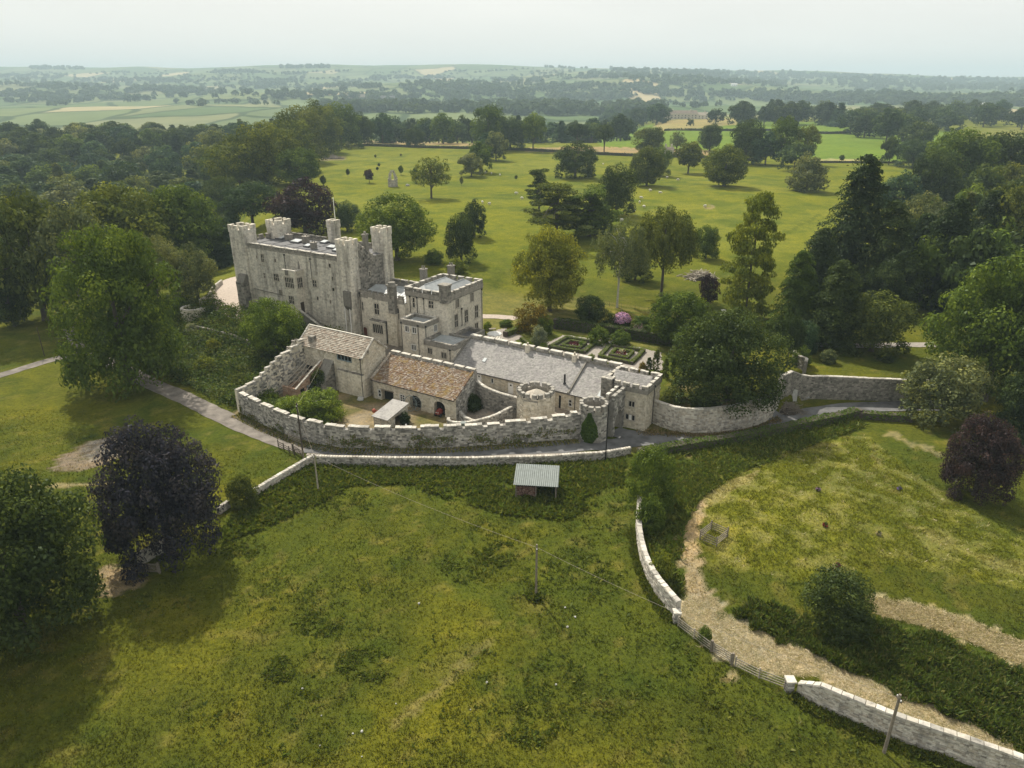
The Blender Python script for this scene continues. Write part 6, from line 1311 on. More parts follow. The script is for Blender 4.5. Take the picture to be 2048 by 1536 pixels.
leafmass('undergrowth', 'tangled shrubs and brambles on the bank below the keep', bk, (.5, 2.4), .20, [(.06,.095,.016), (.08,.115,.02), (.045,.075,.016), (.12,.14,.03), (.065,.095,.03), (.10,.12,.022)], 16, r, 'undergrowth', spread=.5)
yd = ground_pts([lws((39.2, -32.4), (46, -33.6), (54, -33.8), (58, -31.5), (54, -29.5), (46, -29.5), (42, -27.5), (39.2, -26))], 700, r, False); leafmass('yard_weeds', 'bright green elder and weeds inside the curtain wall', yd, (.8, 2.2), .17, [(.09,.125,.025), (.11,.15,.035), (.06,.09,.018)], 18, r, 'weeds')
rb = ground_pts([[(1400,720),(1560,800),(1560,820),(1500,840),(1440,850),(1340,840),(1330,800)]], 10, r)
def hedge(name, label, pts, w, h, col, size=.12, dens=90, parent=None, group=None, cat='hedge', sink=.1, color=None):
    """clipped hedge: leaf sprays over a box that follows the points"""
    c = np.array([p[:2] for p in pts], float); L = np.concatenate([[0], np.cumsum(np.hypot(*np.diff(c, axis=0).T))]); n = int(L[-1]*dens*(w+2*h)*.5); t = r.random(n)*L[-1]; x = np.interp(t, L, c[:, 0]); y = np.interp(t, L, c[:, 1])
    k = np.clip(np.searchsorted(L, t)-1, 0, len(c)-2); d = (c[1:]-c[:-1]); d = d/np.linalg.norm(d, axis=1)[:, None]; dx, dy = d[k, 0], d[k, 1]; f = r.random(n)*(w+2*h); top = (f > h) & (f < h+w)
    off = np.where(f <= h, -w/2, np.where(top, f-h-w/2, w/2)); zz = np.where(f <= h, f, np.where(top, h, f-h-w)); wob = (fbm(x, y, 1.5, 61)-.5)*.35*min(w, 1)
    px = x-dy*(off+wob); py = y+dx*(off+wob); gz = hgt(x, y); nr = unit(np.stack([-dy*np.sign(off)*(~top), dx*np.sign(off)*(~top), top*1.0+.2], 1)+r.normal(size=(n, 3))*.5)
    v = leaves(np.stack([px, py, gz+zz*(1+wob*.5)-sink*(zz < .05)], 1), nr, size*r.uniform(.6, 1.4, n), r, .6); o0 = (float(c[0, 0]), float(c[0, 1]), H1(*c[0])); v = v-np.array(o0)
    core = MB()
    for i in range(len(c)-1):
        F = Face(tuple(c[i]), tuple(d[i]), float(L[i+1]-L[i])); fbox(core, F, -w*.4, F.W+w*.4, -w*.42, w*.42, H1(*c[i])-.15, H1(*c[i])+h*.93, .2)
    if parent is None: o = thing(name, label, cat, o0, 0, group)
    else: o = parent; v = v+np.array(o0)-np.array(parent.location)
    link('foliage' if parent is None else name, mesh_np('foliage', v, np.arange(len(v)).reshape(-1, 4), M['leaf'], np.clip(.45+r.normal(size=n)*.18, 0, 1)), o, color or GREEN[col])
    core.build('stems', M['bark'], o, o0 if parent is None else tuple(parent.location))
    return o
hedge('field_hedge', 'long dark clipped hedge along the near side of the road', spline([G(*q)[:2] for q in ((1285,915),(1400,897),(1500,880),(1590,862),(1660,846),(1712,834))], 3), 1.5, 1.5, 'mid', .14, 70)
hedge('field_hedge', 'low dark hedge beyond the field corner stones right of the road hedge', spline([G(*q)[:2] for q in ((1722,836),(1780,840),(1815,842))], 3), 1.3, 1.2, 'mid', .14, 60)
hedge('boundary_hedge', 'thin dark hedge along the far side of the park', spline([G(*q)[:2] for q in ((728,292),(800,294),(900,297),(1000,299),(1100,304),(1250,312),(1400,316),(1500,322))], 30), 2.2, 1.8, 'dark', .5, 4)
hedge('boundary_hedge', 'dark hedge crossing the bright green far field', spline([G(*q)[:2] for q in ((1330,262),(1440,262),(1540,262),(1650,268),(1700,266))], 30), 2.5, 2.2, 'dark', .6, 3)
hedge('boundary_hedge', 'thin hedge with a fence below the bright green far field', spline([G(*q)[:2] for q in ((1640,326),(1700,326),(1790,327))], 20), 1.5, 1.2, 'dark', .4, 4)

# ------------------------------------------------------------------ bushes and garden plants
BUSHES = [
 ('elder_bush','round dark bush standing in the mown field at the lower right','bushfine',1668,1244,1146,138,'dark'),
 ('thorn_bush','small bush at the foot of the ivy covered shrub by the curved wall','bush',1300,1060,990,60,'mid'),
 ('elder_bush','pale flowering elder behind the curved boundary wall','bush',1322,1160,1102,48,'yel'),
 ('thorn_bush','small green bush beside the field fence','bush',1408,1283,1252,30,'mid'),
 ('thorn_bush','dusky bush beside the ruined wall right of the navy beech','bush',487,1010,945,60,'olive'),
 ('elder_bush','large bright elder inside the curtain wall','bushfine',640,845,782,104,'bright'),
 ('elder_bush','wide low bright bush behind the corner merlons of the curtain wall','bushfine',585,836,795,70,'bright'),
 ('elder_bush','smaller round green bush left of the large yard elder','bush',578,815,790,26,'mid'),
 ('elder_bush','yellow green bush beside the corner of the curtain wall','bush',545,808,786,40,'bright'),
 ('ivy_bush','dark bush growing beside the brick ruin','bush',640,785,735,34,'dark'),
 ('ivy_bush','dark bush in the pen below the lichen roofed barn','bush',948,820,786,34,'deep'),
 ('thorn_bush','dark bush by the door of the pale stone shed','bush',811,848,822,22,'deep'),
 ('ivy_bush','dark ivy bush in the corner between the two barns','bush',762,735,710,22,'dark'),
 ('elder_bush','white flowering bush on the bank under the drive','bush',385,668,645,28,'silver'),
 ('elder_bush','yellow green elder on the middle of the bank','bush',430,705,676,34,'lime'),
 ('elder_bush','bright elder low on the bank beside the big lane tree','bush',412,745,712,46,'yel'),
 ('elder_bush','gold tinted bush above the corner of the curtain wall','bush',485,772,745,40,'olive'),
 ('laurel_bush','bright green bush at the end of the garden behind the estate wall','bush',1500,812,788,54,'bright'),
 ('laurel_bush','dark evergreen bush behind the curved estate wall','bush',1410,820,790,60,'dark'),
 ('elder_bush','green bush behind the gatehouse wall','bush',1345,808,770,50,'olive'),
 ('thorn_bush','grey shrub on the lawn behind the straight estate wall','bush',1655,725,697,34,'grey'),
 ('thorn_bush','low dark shrub on the lawn right of the grey shrub','bush',1770,722,703,34,'dark'),
 ('laurel_bush','dark shrub under the drooping cypress','bush',1600,730,690,40,'mid'),
 ('yew_dome','great clipped dome with a golden top at the garden end','topiary',1062,664,604,68,(.13,.10,.016)),
 ('yew_dome','dark clipped dome beside the lilac flowering bush','topiary',1213,655,618,36,'dark'),
 ('laurel_bush','rounded dark shrub right of the great clipped dome','topiary',1090,668,630,34,'mid'),
 ('weeping_pear','silvery round tree beside the garden steps','bush',1079,690,650,36,'silver'),
 ('silver_shrub','silvery low shrub behind the range parapet','bush',1036,702,688,28,'silver'),
 ('box_ball','clipped box ball on the garden terrace nearest the silver tree','topiary',1058,697,682,15,'bright'),
 ('box_ball','clipped box ball in the middle of the terrace row','topiary',1087,700,685,17,'bright'),
 ('box_ball','clipped box ball nearest the range parapet','topiary',1070,706,696,17,'bright'),
 ('golden_yew','tallest columnar yew at the garden corner','stem',1311,742,699,17,'olive'),
 ('golden_yew','columnar yew in front of the tallest column','stem',1297,750,714,15,'dark'),
 ('golden_yew','third columnar yew beside the yew mound','stem',1330,756,716,15,'olive'),
 ('golden_yew','rear columnar yew nearly hidden by the yew mound','stem',1345,748,711,12,'dark'),
 ('golden_yew','bright gold round shrub beside the columnar yews','bush',1285,748,722,18,'gold'),
 ('golden_yew','low gold shrub behind the gatehouse roof','bush',1276,752,737,20,'gold'),
 ('shrub','spreading dark shrub in front of the garden hedge on the left','bush',1198,688,652,44,'mid'),
 ('shrub','spreading dark shrub in front of the garden hedge on the right','bush',1240,690,660,46,'mid'),
 ('shrub','light green shrub beside the patio','bush',975,660,642,18,'bright'),
 ('shrub','dark shrub beside the patio path','bush',1012,652,638,30,'mid'),
 ('shrub','green shrub at the corner of the square block','bush',968,678,660,14,'mid'),
 ('shrub','leafy shrub between the two box parterres','bush',1182,728,706,20,'bright'),
 ('hawthorn_bush','low spreading bush below the broad sycamore behind the keep','bush',868,528,498,40,'mid'),
 ('hawthorn_bush','bright low bush on the lawn behind the square block','bush',912,545,515,46,'yel'),
 ('rhododendron','dark bush right of the lilac flowering one','bush',1285,660,630,50,'mid'),
]
for a in BUSHES: tree(*a, cat='bush', trunk=False) if a[0] not in ('weeping_pear',) else tree(*a)
def flowering(name, label, u, vb, vt, wpx, leaf, petal, n=700, key='bush'):
    o = tree(name, label, key, u, vb, vt, wpx, leaf, cat='bush', trunk=False); c = [k for k in o.children][0]; rr = np.random.default_rng(int(u)); d = rdir(n, rr, -.1); p = d*np.array([.48, .48, .47])*c.scale[0]*rr.uniform(.93, 1.05, (n, 1)); p[:, 2] = p[:, 2]/c.scale[0]*c.scale[2]+.45*c.scale[2]
    v = leaves(p, unit(d+rr.normal(size=d.shape)*.3), .17*rr.uniform(.6, 1.3, n), rr, .9); b = link('blossom', mesh_np('blossom', v, np.arange(len(v)).reshape(-1, 4), M['leaf'], np.clip(.5+rr.normal(size=n)*.2, 0, 1)), o, petal); return o
flowering('rhododendron', 'large bush covered in lilac flowers behind the garden hedge', 1243, 654, 622, 38, 'dark', (.50,.30,.52), 900)
flowering('rhododendron', 'smaller lilac flowering bush at the end of the hedge', 1280, 664, 645, 26, 'dark', (.50,.34,.50), 160)
for u, v, l, c in ((1636,982,'tiny lilac flowering shrub on the dry hump', (.36,.22,.38)), (1650,1053,'tiny red leaved shrub on the dry hump', (.25,.04,.04)), (1675,1133,'tiny maroon shrub just above the round field bush', (.16,.05,.07)), (1798,981,'tiny violet shrub at the right side of the dry hump', (.15,.12,.26)), (1757,1070,'tiny pale shrub in the long grass right of the red one', (.35,.30,.18))): flowering('shrub', l, u, v, v-9, 10, 'olive', c, 16, 'stem')
hedge('garden_hedge', 'long dark clipped hedge at the back of the formal garden', spline(lws((67, 25.5), (74, 26.5), (83, 27.3), (92, 27.5)), 3), 1.6, 2.2, 'dark', .16, 60)
hedge('garden_hedge', 'short sloping clipped hedge beside the garden steps', lws((60.6, 15.5), (61.6, 21.5)), 1.1, 1.2, 'bright', .12, 90)
hedge('garden_hedge', 'low clipped hedge along the foot of the terrace by the silver tree', lws((64.5, 15.0), (68.5, 12.3)), .7, .7, 'bright', .1, 110)
hedge('box_edging', 'low box edging behind the range parapet near the gatehouse', lws((82, 11.0), (86.5, 11.0)), .8, .6, 'bright', .1, 110)
hedge('box_edging', 'low box edging behind the middle of the range parapet', lws((71.5, 10.6), (77, 10.3)), .7, .5, 'bright', .1, 110)
def parterre(label, cor, purple):
    c = np.array([loc2w(*q) for q in cor]); m = c.mean(0); o = thing('box_parterre', label, 'parterre', (m[0], m[1], H1(*m)))
    for k, (f, w) in enumerate(((1.0, .75), (.52, .65))):
        q = m+(c-m)*f; e = [q[i]+(q[(i+1) % 4]-q[i])*t for i in range(4) for t in (0,)]; e = list(e)+[q[0]]
        hedge('box_hedge', None, e, w, .65, None, .09, 130, parent=o, color=GREEN['bright'])
    r2 = np.random.default_rng(5); n = 260; a = r2.uniform(0, 6.28, n); d = np.sqrt(r2.random(n))*1.0; p = np.stack([np.cos(a)*d, np.sin(a)*d, .2+r2.random(n)*.55], 1); v = leaves(p, unit(r2.normal(size=(n, 3))+np.array([0, 0, .8])), .13*np.ones(n), r2, .6)
    link('bedding_plants', mesh_np('bedding', v, np.arange(len(v)).reshape(-1, 4), M['leaf'], r2.random(n)), o, (.10,.025,.035))
    n = 120; p = np.stack([r2.normal(size=n)*.25+purple[0], r2.normal(size=n)*.25+purple[1], .3+r2.random(n)*.9], 1); v = leaves(p, unit(r2.normal(size=(n, 3))), .16*np.ones(n), r2, .4); link('feature_plant', mesh_np('feature', v, np.arange(len(v)).reshape(-1, 4), M['leaf'], r2.random(n)), o, purple[2])
parterre('left square box parterre with a purple bed at its centre', ((71.6, 13.9), (78.5, 14.6), (78.1, 20.8), (71.9, 20.4)), (1.3, -.6, (.09,.15,.03)))
parterre('right square box parterre with a silver plant in its purple bed', ((82.0, 14.0), (88.4, 13.9), (87.9, 21.2), (81.2, 20.7)), (0, 0, (.35,.38,.32)))

def ivy():
    r2 = np.random.default_rng(8); c = loc2w(92.3, -11.1); n = 2600; zz = r2.random(n); hw = np.interp(zz, [0, .25, .6, .85, 1], [.35, 1.0, .85, .35, .12]); a = math.atan2(-c[1], -c[0])-.25+r2.uniform(-1, 1, n)*hw*.55
    R = 2.25+.1+r2.random(n)*.35*hw; p = np.stack([c[0]+np.cos(a)*R, c[1]+np.sin(a)*R, .2+zz*4.9], 1); nr = unit(np.stack([np.cos(a), np.sin(a), np.full(n, .4)], 1)+r2.normal(size=(n, 3))*.4); o = thing('ivy', 'dense dark green ivy climbing the round gate tower beside the road', 'ivy', (c[0], c[1], 0))
    v = leaves(p-np.array([c[0], c[1], 0]), nr, .15*r2.uniform(.6, 1.4, n), r2, .7); link('foliage', mesh_np('ivy', v, np.arange(len(v)).reshape(-1, 4), M['leaf'], r2.random(n)*.8), o, (.055,.095,.016))
    b = MB(); b.tube([(math.cos(a.mean())*2.3, math.sin(a.mean())*2.3, -.1), (math.cos(a.mean())*2.32, math.sin(a.mean())*2.32, 3.5)], [.08, .03], 6); b.build('stem', M['bark'], o)
ivy()

# ------------------------------------------------------------------ field walls and fences
wall_run('roadside_wall', 'low white dry stone wall along the near side of the road', [G(*q)[:2] for q in ((634,931),(700,933),(800,935),(900,935),(1000,932),(1100,928),(1200,920),(1262,908))], [1.3, 1.35, 1.35, 1.3, 1.2, 1.1, 1.0, .9], .5, 'rubble', 'wallpale', None, .2, .32, copL=.42, coph=.22, step=3, rough=.07)
wall_run('field_wall', 'tumbling grey field wall running down from the lane towards the navy beech', [G(*q)[:2] for q in ((632,925),(590,948),(545,975),(497,1003))][::-1], [.9, 1.0, 1.0, 1.1], .55, 'wallpale', 'coping', None, .2, .32, copL=.45, coph=.2, step=3, rough=.08)
wall_run('field_wall', 'short mossy stretch of field wall beside the wooden gate under the navy beech', [G(*q)[:2] for q in ((284,1132),(315,1112),(352,1094))], [1.35, 1.35, 1.3], .6, 'wallpale', 'coping', None, .2, .32, copL=.45, coph=.2, step=2, rough=.07)
wall_run('field_wall', 'fragment of grey field wall between the navy beech and the dusky bush', [G(*q)[:2] for q in ((440,1030),(462,1015))], [.9, .9], .5, 'wallpale', 'coping', None, .2, .32, copL=.45, step=2)
wall_run('curved_wall', 'tall white stone wall curving down past the hump to the field fence', [G(*q)[:2] for q in ((1274,1010),(1271,1060),(1277,1110),(1290,1152),(1312,1192),(1350,1238))], [1.5, 1.7, 1.8, 1.9, 2.0, 2.05], .55, 'wallpale', 'coping', None, .2, .36, copL=.75, coph=.13, step=2.2, rough=.05)
def pier(name, label, u, v, h, w=.7, mat='wallpale'):
    x, y, z = G(u, v); B = WRoot(name, label, 'gate pier', [(x, y)], z-.1); s = MB(); s.box(x-w/2, x+w/2, y-w/2, y+w/2, z-.2, z+h, .5); B.put(s, 'core', M[mat]); m = MB()
    for o_, d_ in (((x-w/2, y-w/2), (1, 0)), ((x+w/2, y-w/2), (0, 1)), ((x+w/2, y+w/2), (-1, 0)), ((x-w/2, y+w/2), (0, -1))): blocks(m, Face(o_, d_, w), z-.2, z+h, (), .22, .36, .05, .05)
    B.put(m, 'stonework', M[mat], kind='stuff'); c = MB(); c.box(x-w/2-.12, x+w/2+.12, y-w/2-.12, y+w/2+.12, z+h, z+h+.16, .7); B.put(c, 'cap_stone', M['coping'])
pier('wall_pier', 'square stone pier ending the white curved wall', 1352, 1243, 1.2, .55, 'rubble'); pier('wall_pier', 'square stone pier at the start of the near boundary wall', 1577, 1380, 1.15, .6, 'rubble')
wall_run('near_boundary_wall', 'high pale stone wall with flat coping running out of the lower right corner', [G(*q)[:2] for q in ((1592,1387),(1632,1412),(1720,1450),(1800,1483),(1900,1517),(2010,1556),(2140,1605),(2300,1670))], [1.1, 2.2, 2.25, 2.3, 2.3, 2.3, 2.3, 2.3], .55, 'wallpale', 'coping', None, .18, .34, copL=.8, coph=.14, step=1.6, rough=.045)
def post(b, x, y, z, h, w=.1): b.box(x-w/2, x+w/2, y-w/2, y+w/2, z-.2, z+h)
def rail_fence(name, label, pts, gap, rails, h, cat='fence', mat='palewood', rw=.035, pw=.11):
    c = spline([p[:2] for p in pts], .5)[:, :2]; L = np.concatenate([[0], np.cumsum(np.hypot(*np.diff(c, axis=0).T))]); n = max(1, int(round(L[-1]/gap))); P_ = [(float(np.interp(L[-1]*i/n, L, c[:, 0])), float(np.interp(L[-1]*i/n, L, c[:, 1]))) for i in range(n+1)]
    z0 = H1(*P_[0]); o = thing(name, label, cat, (P_[0][0], P_[0][1], z0)); off = tuple(o.location)
    for x, y in P_: b = MB(); post(b, x, y, H1(x, y), h+.12, pw); b.build('post', M[mat], o, off)
    for (x0, y0), (x1, y1) in zip(P_[:-1], P_[1:]):
        F = Face((x0, y0), (x1-x0, y1-y0), math.hypot(x1-x0, y1-y0)); za, zb = H1(x0, y0), H1(x1, y1)
        for k in range(rails):
            zz = h*(k+1)/rails-.05; b = MB(); p = F.pt; e = .05+pw/2; b.hexa([p(0,e,za+zz-.05),p(F.W,e,zb+zz-.05),p(F.W,e-rw,zb+zz-.05),p(0,e-rw,za+zz-.05),p(0,e,za+zz+.05),p(F.W,e,zb+zz+.05),p(F.W,e-rw,zb+zz+.05),p(0,e-rw,za+zz+.05)]); b.build('rail', M[mat], o, off)
    return o
def gate(name, label, p0, p1, h=1.15, bars=5, mat='palewood', brace=True, metal=False):
    (x0, y0), (x1, y1) = p0[:2], p1[:2]; z = (H1(x0, y0)+H1(x1, y1))/2; o = thing(name, label, 'gate', (x0, y0, z)); off = (x0, y0, z); F = Face((x0, y0), (x1-x0, y1-y0), math.hypot(x1-x0, y1-y0)); W = F.W
    for u in (-.1, W+.1): b = MB(); fbox(b, F, u-.1, u+.1, -.1, .1, z-.3, z+h+.2); b.build('gate_post', M['wood'], o, off)
    for k in range(bars): zz = z+.18+(h-.2)*k/(bars-1); b = MB(); fbox(b, F, .06, W-.06, -.02, .02, zz-.045, zz+.045); b.build('bar', M[mat], o, off)
    for u in (.1, W-.1): b = MB(); fbox(b, F, u-.05, u+.05, -.04, .04, z+.1, z+h+.05); b.build('stile', M[mat], o, off)
    if brace: b = MB(); b.tube([F.pt(.1, .04, z+.2), F.pt(W*.55, .04, z+h)], .04, 4); b.build('brace', M[mat], o, off); b = MB(); b.tube([F.pt(W-.1, .04, z+.2), F.pt(W*.55, .04, z+h)], .04, 4); b.build('brace', M[mat], o, off)
    return o
g2 = lambda u, v: G(u, v)[:2]
rail_fence('rail_fence', 'pale wooden rail fence below the white curved wall', [g2(1356,1252), g2(1385,1275), g2(1421,1302)], 2.0, 4, 1.1)
gate('field_gate', 'wooden five bar gate in the fence line of the near field', g2(1424,1304), g2(1462,1328), 1.15)
rail_fence('rail_fence', 'weathered rail fence between the field gate and the near boundary wall', [g2(1470,1333), g2(1507,1352), g2(1568,1376)], 2.3, 4, 1.1)
gate('field_gate', 'grey wooden gate beside the mossy wall under the navy beech', g2(268,1146), g2(318,1146), 1.2, 6, 'wood')
rail_fence('rail_fence', 'short dark fence beside the lane cattle grid', [g2(557,893), g2(578,905), g2(590,912)], 1.6, 3, 1.0, mat='darkwood'); gate('field_gate', 'dark wooden gate beside the lane under the curtain wall', g2(587,903), g2(607,917), 1.1, 5, 'darkwood'); rail_fence('rail_fence', 'pale hurdle fence at the foot of the curtain wall', [g2(578,878), g2(603,888)], 2.0, 4, 1.1)
def guard():
    cx, cy, z = G(1427, 1076); o = rail_fence('tree_guard', 'square weathered timber tree guard on the hump beside the curved path', [(cx-1.6, cy-.1), (cx-.1, cy-1.6)], 2.2, 4, 1.2, 'tree guard', 'wood')
    off = tuple(o.location); Q = [(cx-.1, cy-1.6), (cx+1.6, cy+.1), (cx+.1, cy+1.6), (cx-1.6, cy-.1)]
    for (x0, y0), (x1, y1) in zip(Q[:-1], Q[1:]):
        F = Face((x0, y0), (x1-x0, y1-y0), math.hypot(x1-x0, y1-y0)); b = MB(); post(b, x1, y1, H1(x1, y1), 1.3, .12); b.build('post', M['wood'], o, off)
        for k in range(4): b = MB(); zz = z+.25+.28*k; fbox(b, F, -.1, F.W+.1, -.03, .03, zz-.05, zz+.05); b.build('rail', M['wood'], o, off)
guard()
def iron_fence(label, pts, gap=2.6):
    c = [p[:2] for p in pts]; c = spline(c, gap)[:, :2]; z = hgt(c[:, 0], c[:, 1]); o = thing('park_fence', label, 'fence', (c[0][0], c[0][1], float(z[0]))); off = tuple(o.location)
    for (x, y), k in zip(c, z): b = MB(); post(b, x, y, float(k), 1.15, .05); b.build('post', M['iron'], o, off)
    for k in range(4): b = MB(); b.tube([(x, y, float(q)+.25+.28*k) for (x, y), q in zip(c, z)], .018, 4); b.build('rail', M['iron'], o, off)
iron_fence('thin black estate fence between the castle lawn and the park', [loc2w(56.6, 45), loc2w(70, 46), loc2w(84, 46)]); iron_fence('thin black estate fence by the purple maple beyond the garden', [G(1385,632)[:2], G(1412,636)[:2], G(1445,634)[:2]])
wall_run('terrace_wall', 'low dark stone wall along the top of the bank below the drive', [g2(392,662), g2(430,672), g2(470,682), g2(500,694)], [1.0, 1.1, 1.1, 1.0], .5, 'dark', 'dark', None, .22, .36, copL=.5, step=3)
def bastion():
    x, y, z = G(388, 628); B = WRoot('bastion', 'little ruined stone bastion at the edge of the gravel drive', 'bastion', [(x, y)], z-1.5); R = 2.6; b = MB(); m = MB(); c = 10
    for k in range(c):
        a0, a1 = 2*math.pi*k/c+2.3, 2*math.pi*(k+1)/c+2.3; h = 1.6 if k < 6 else 1.0; p0, p1 = (x+R*math.cos(a0), y+R*math.sin(a0)), (x+R*math.cos(a1), y+R*math.sin(a1)); F = Face(p0, (p1[0]-p0[0], p1[1]-p0[1]), math.hypot(p1[0]-p0[0], p1[1]-p0[1])); fbox(b, F, 0, F.W, -.5, -.03, z-1.6, z+h-.1); blocks(m, F, z-1.6, z+h-.1, (), .3, .45, .02, .06); coping(B, F.pt(0, -.25, 0)[:2], F.pt(F.W, -.25, 0)[:2], z+h-.12, None, .8, .6, .14)
    B.put(b, 'wall_core', M['farm']); B.put(m, 'stonework', M['farm'], kind='stuff')
bastion(); wall_run('drive_wall', 'low pale stone wall curving from the bastion along the drive', [g2(404,612), g2(420,600), g2(430,585), g2(446,568)], [1.4, 1.1, 1.3, 1.0], .5, 'wallpale', 'coping', None, .24, .4, copL=.6, step=2)
wall_run('garden_wall', 'light stone wall with flat coping above the corner of the estate walls', [g2(1583,722), g2(1594,735), g2(1606,742), g2(1604,748)], [2.0, 2.2, 2.4, 2.4], .5, 'dark', 'coping', None, .3, .5, copL=.9, step=2)

# ------------------------------------------------------------------ poles, shed, animals and small things
def pole(label, u, vb, vt, r=.13, mat='wood', kit=True):
    x, y, z = G(u, vb); h = top_at(x, y, vt)-z; o = thing('utility_pole', label, 'pole', (x, y, z)); b = MB(); b.tube([(0, 0, -.3), (0, 0, h)], [r, r*.75], 8, .5); b.build('pole', M[mat], o)
    if kit:
        b = MB(); b.box(-.06, .06, -.35, .35, h-.55, h-.45); b.build('crossarm', M['darkwood'], o)
        for s in (-.28, .28): b = MB(); b.lathe([(.03, 0), (.06, .04), (.04, .14)], 6, (0, s, h-.45)); b.build('insulator', M['white'], o)
    return Vector((x, y, z+h-.35))
pa = pole('dark timber pole beside the lane gate near the curtain wall', 607, 916, 806, .13, 'darkwood')
pb = pole('pale timber pole leaning over the weeds below the end of the roadside wall', 637, 984, 907, .12, 'palewood')
pc = pole('grey timber pole alone in the middle of the near pasture', 1072, 1192, 1089)
pd = pole('thin black pole on the roadside in front of the ivy clad gate tower', 1211, 919, 806, .1, 'iron', False)
pe = pole('timber pole in front of the near boundary wall at the lower right', 1768, 1505, 1389, .14)
pf = pole('thin dark pole in the meadow at the far left beside the side path', 89, 712, 655, .09, 'darkwood', False)
def wire(a, b, sag, label):
    o = thing('overhead_wire', label, 'wire', tuple(a)); m = MB(); m.tube([tuple(a.lerp(b, k/14)-a-Vector((0, 0, sag*4*(k/14)*(1-k/14)))) for k in range(15)], .012, 4); m.build('wire', M['palewood'], o)
wire(pb, pc, .6, 'thin overhead wire from the weed clump pole to the pasture pole'); wire(pc, pe, .8, 'thin overhead wire from the pasture pole towards the lower right pole'); wire(pa, pb, .2, 'short overhead wire from the lane pole to the weed clump pole'); wire(pa, Vector((*loc2w(44.5, -17.9), 7.6)), .5, 'thin overhead wire from the lane pole up to the tall barn')
b = MB(); x, y, z = G(1071, 1196); p = np.random.default_rng(3).normal(size=(160, 2))*.35+np.array([x, y]); blades('pole_tuft', 'dark tuft of rank grass round the foot of the pasture pole', p, (.3, .7), r, WC, .4, .5, 3)
def field_shed():
    x0, y0, z = G(1031, 996); x1, y1, _ = G(1112, 1000); W = math.hypot(x1-x0, y1-y0); an = math.atan2(y1-y0, x1-x0); o = thing('field_shed', 'open fronted timber shed with pale corrugated roof below the roadside wall', 'shed', (x0, y0, z), an); D = 3.6; hf, hb = 2.25, 2.9
    for sx in (0, W): b = MB(); b.hexa([(sx-.05,0,-.2),(sx+.05,0,-.2),(sx+.05,D,-.2),(sx-.05,D,-.2),(sx-.05,0,hf-.1),(sx+.05,0,hf-.1),(sx+.05,D,hb-.1),(sx-.05,D,hb-.1)]); b.build('side_wall', M['darkwood'], o)
    k = 0
    while k*.28 < W: b = MB(); b.box(k*.28+.012, min(W, k*.28+.268), D-.04-.02*(k % 2), D-.01, -.2, hb-.12); b.build('back_board', M['darkwood'], o); k += 1
    for px in (.06, W*.5, W-.06): b = MB(); b.box(px-.07, px+.07, -.07, .07, -.2, hf-.08); b.build('post', M['wood'], o)
    b = MB(); b.box(-.1, W+.1, -.06, .06, hf-.2, hf-.04); b.build('beam', M['wood'], o)
    n = 44; vs = []; 
    for i in range(n+1):
        xx = -.25+(W+.5)*i/n; c = .05 if i % 2 else -.02
        vs += [(xx, -.35, hf-.05+c), (xx, D+.25, hb+.08+c), (xx, -.35, hf-.1+c), (xx, D+.25, hb+.03+c)]
    b = MB(); fs = []
    for i in range(n): a = i*4; q = a+4; fs += [(a, q, q+1, a+1), (q+2, a+2, a+3, q+3), (a+2, q+2, q, a), (a+1, q+1, q+3, a+3)]
    b.add(vs, fs, .6); b.build('roof', M['metal'], o)
field_shed()
def firewood():
    x0, y0, z = G(1031, 996); x1, y1, _ = G(1112, 1000); W = math.hypot(x1-x0, y1-y0); an = math.atan2(y1-y0, x1-x0); o = thing('firewood_stack', 'stack of reddish split firewood filling the left bay of the field shed', 'firewood', (x0, y0, z), an); b = MB(); q = random.Random(2)
    for i in range(16):
        for j in range(9):
            s = W*.48/16; cx, cz = .15+s*(i+.5)+(s/2 if j % 2 else 0)*.6, .1+j*.19; ln = .25+q.random()*.25; b.lathe([(.095, 0), (.1, .02), (.095, ln)], 6, (0, 0, 0), q.random()); n = 18; b.v[-n:] = [(cx+vx, .35-vz*.6, cz+vy) for vx, vy, vz in b.v[-n:]]
    m = b.build('logs', stone_mat('split_logs', [(.08,.045,.035), (.16,.10,.08), (.24,.17,.14), (.12,.06,.05)], stain=.3), o); m['kind'] = 'stuff'
    b = MB(); b.box(.1, W*.47, .6, 2.6, 0, 1.7); b.build('log_core', M['darkwood'], o)
firewood()
SHEEP = [(965,407),(979,410),(983,349),(971,347),(1032,389),(1044,399),(1314,357),(1334,357),(1320,388),(1282,398),(1279,407),(1288,416),(1234,442),(1243,443),(1410,415),(1000,352),(1300,383),(1268,425),(1206,330),(1356,362)]
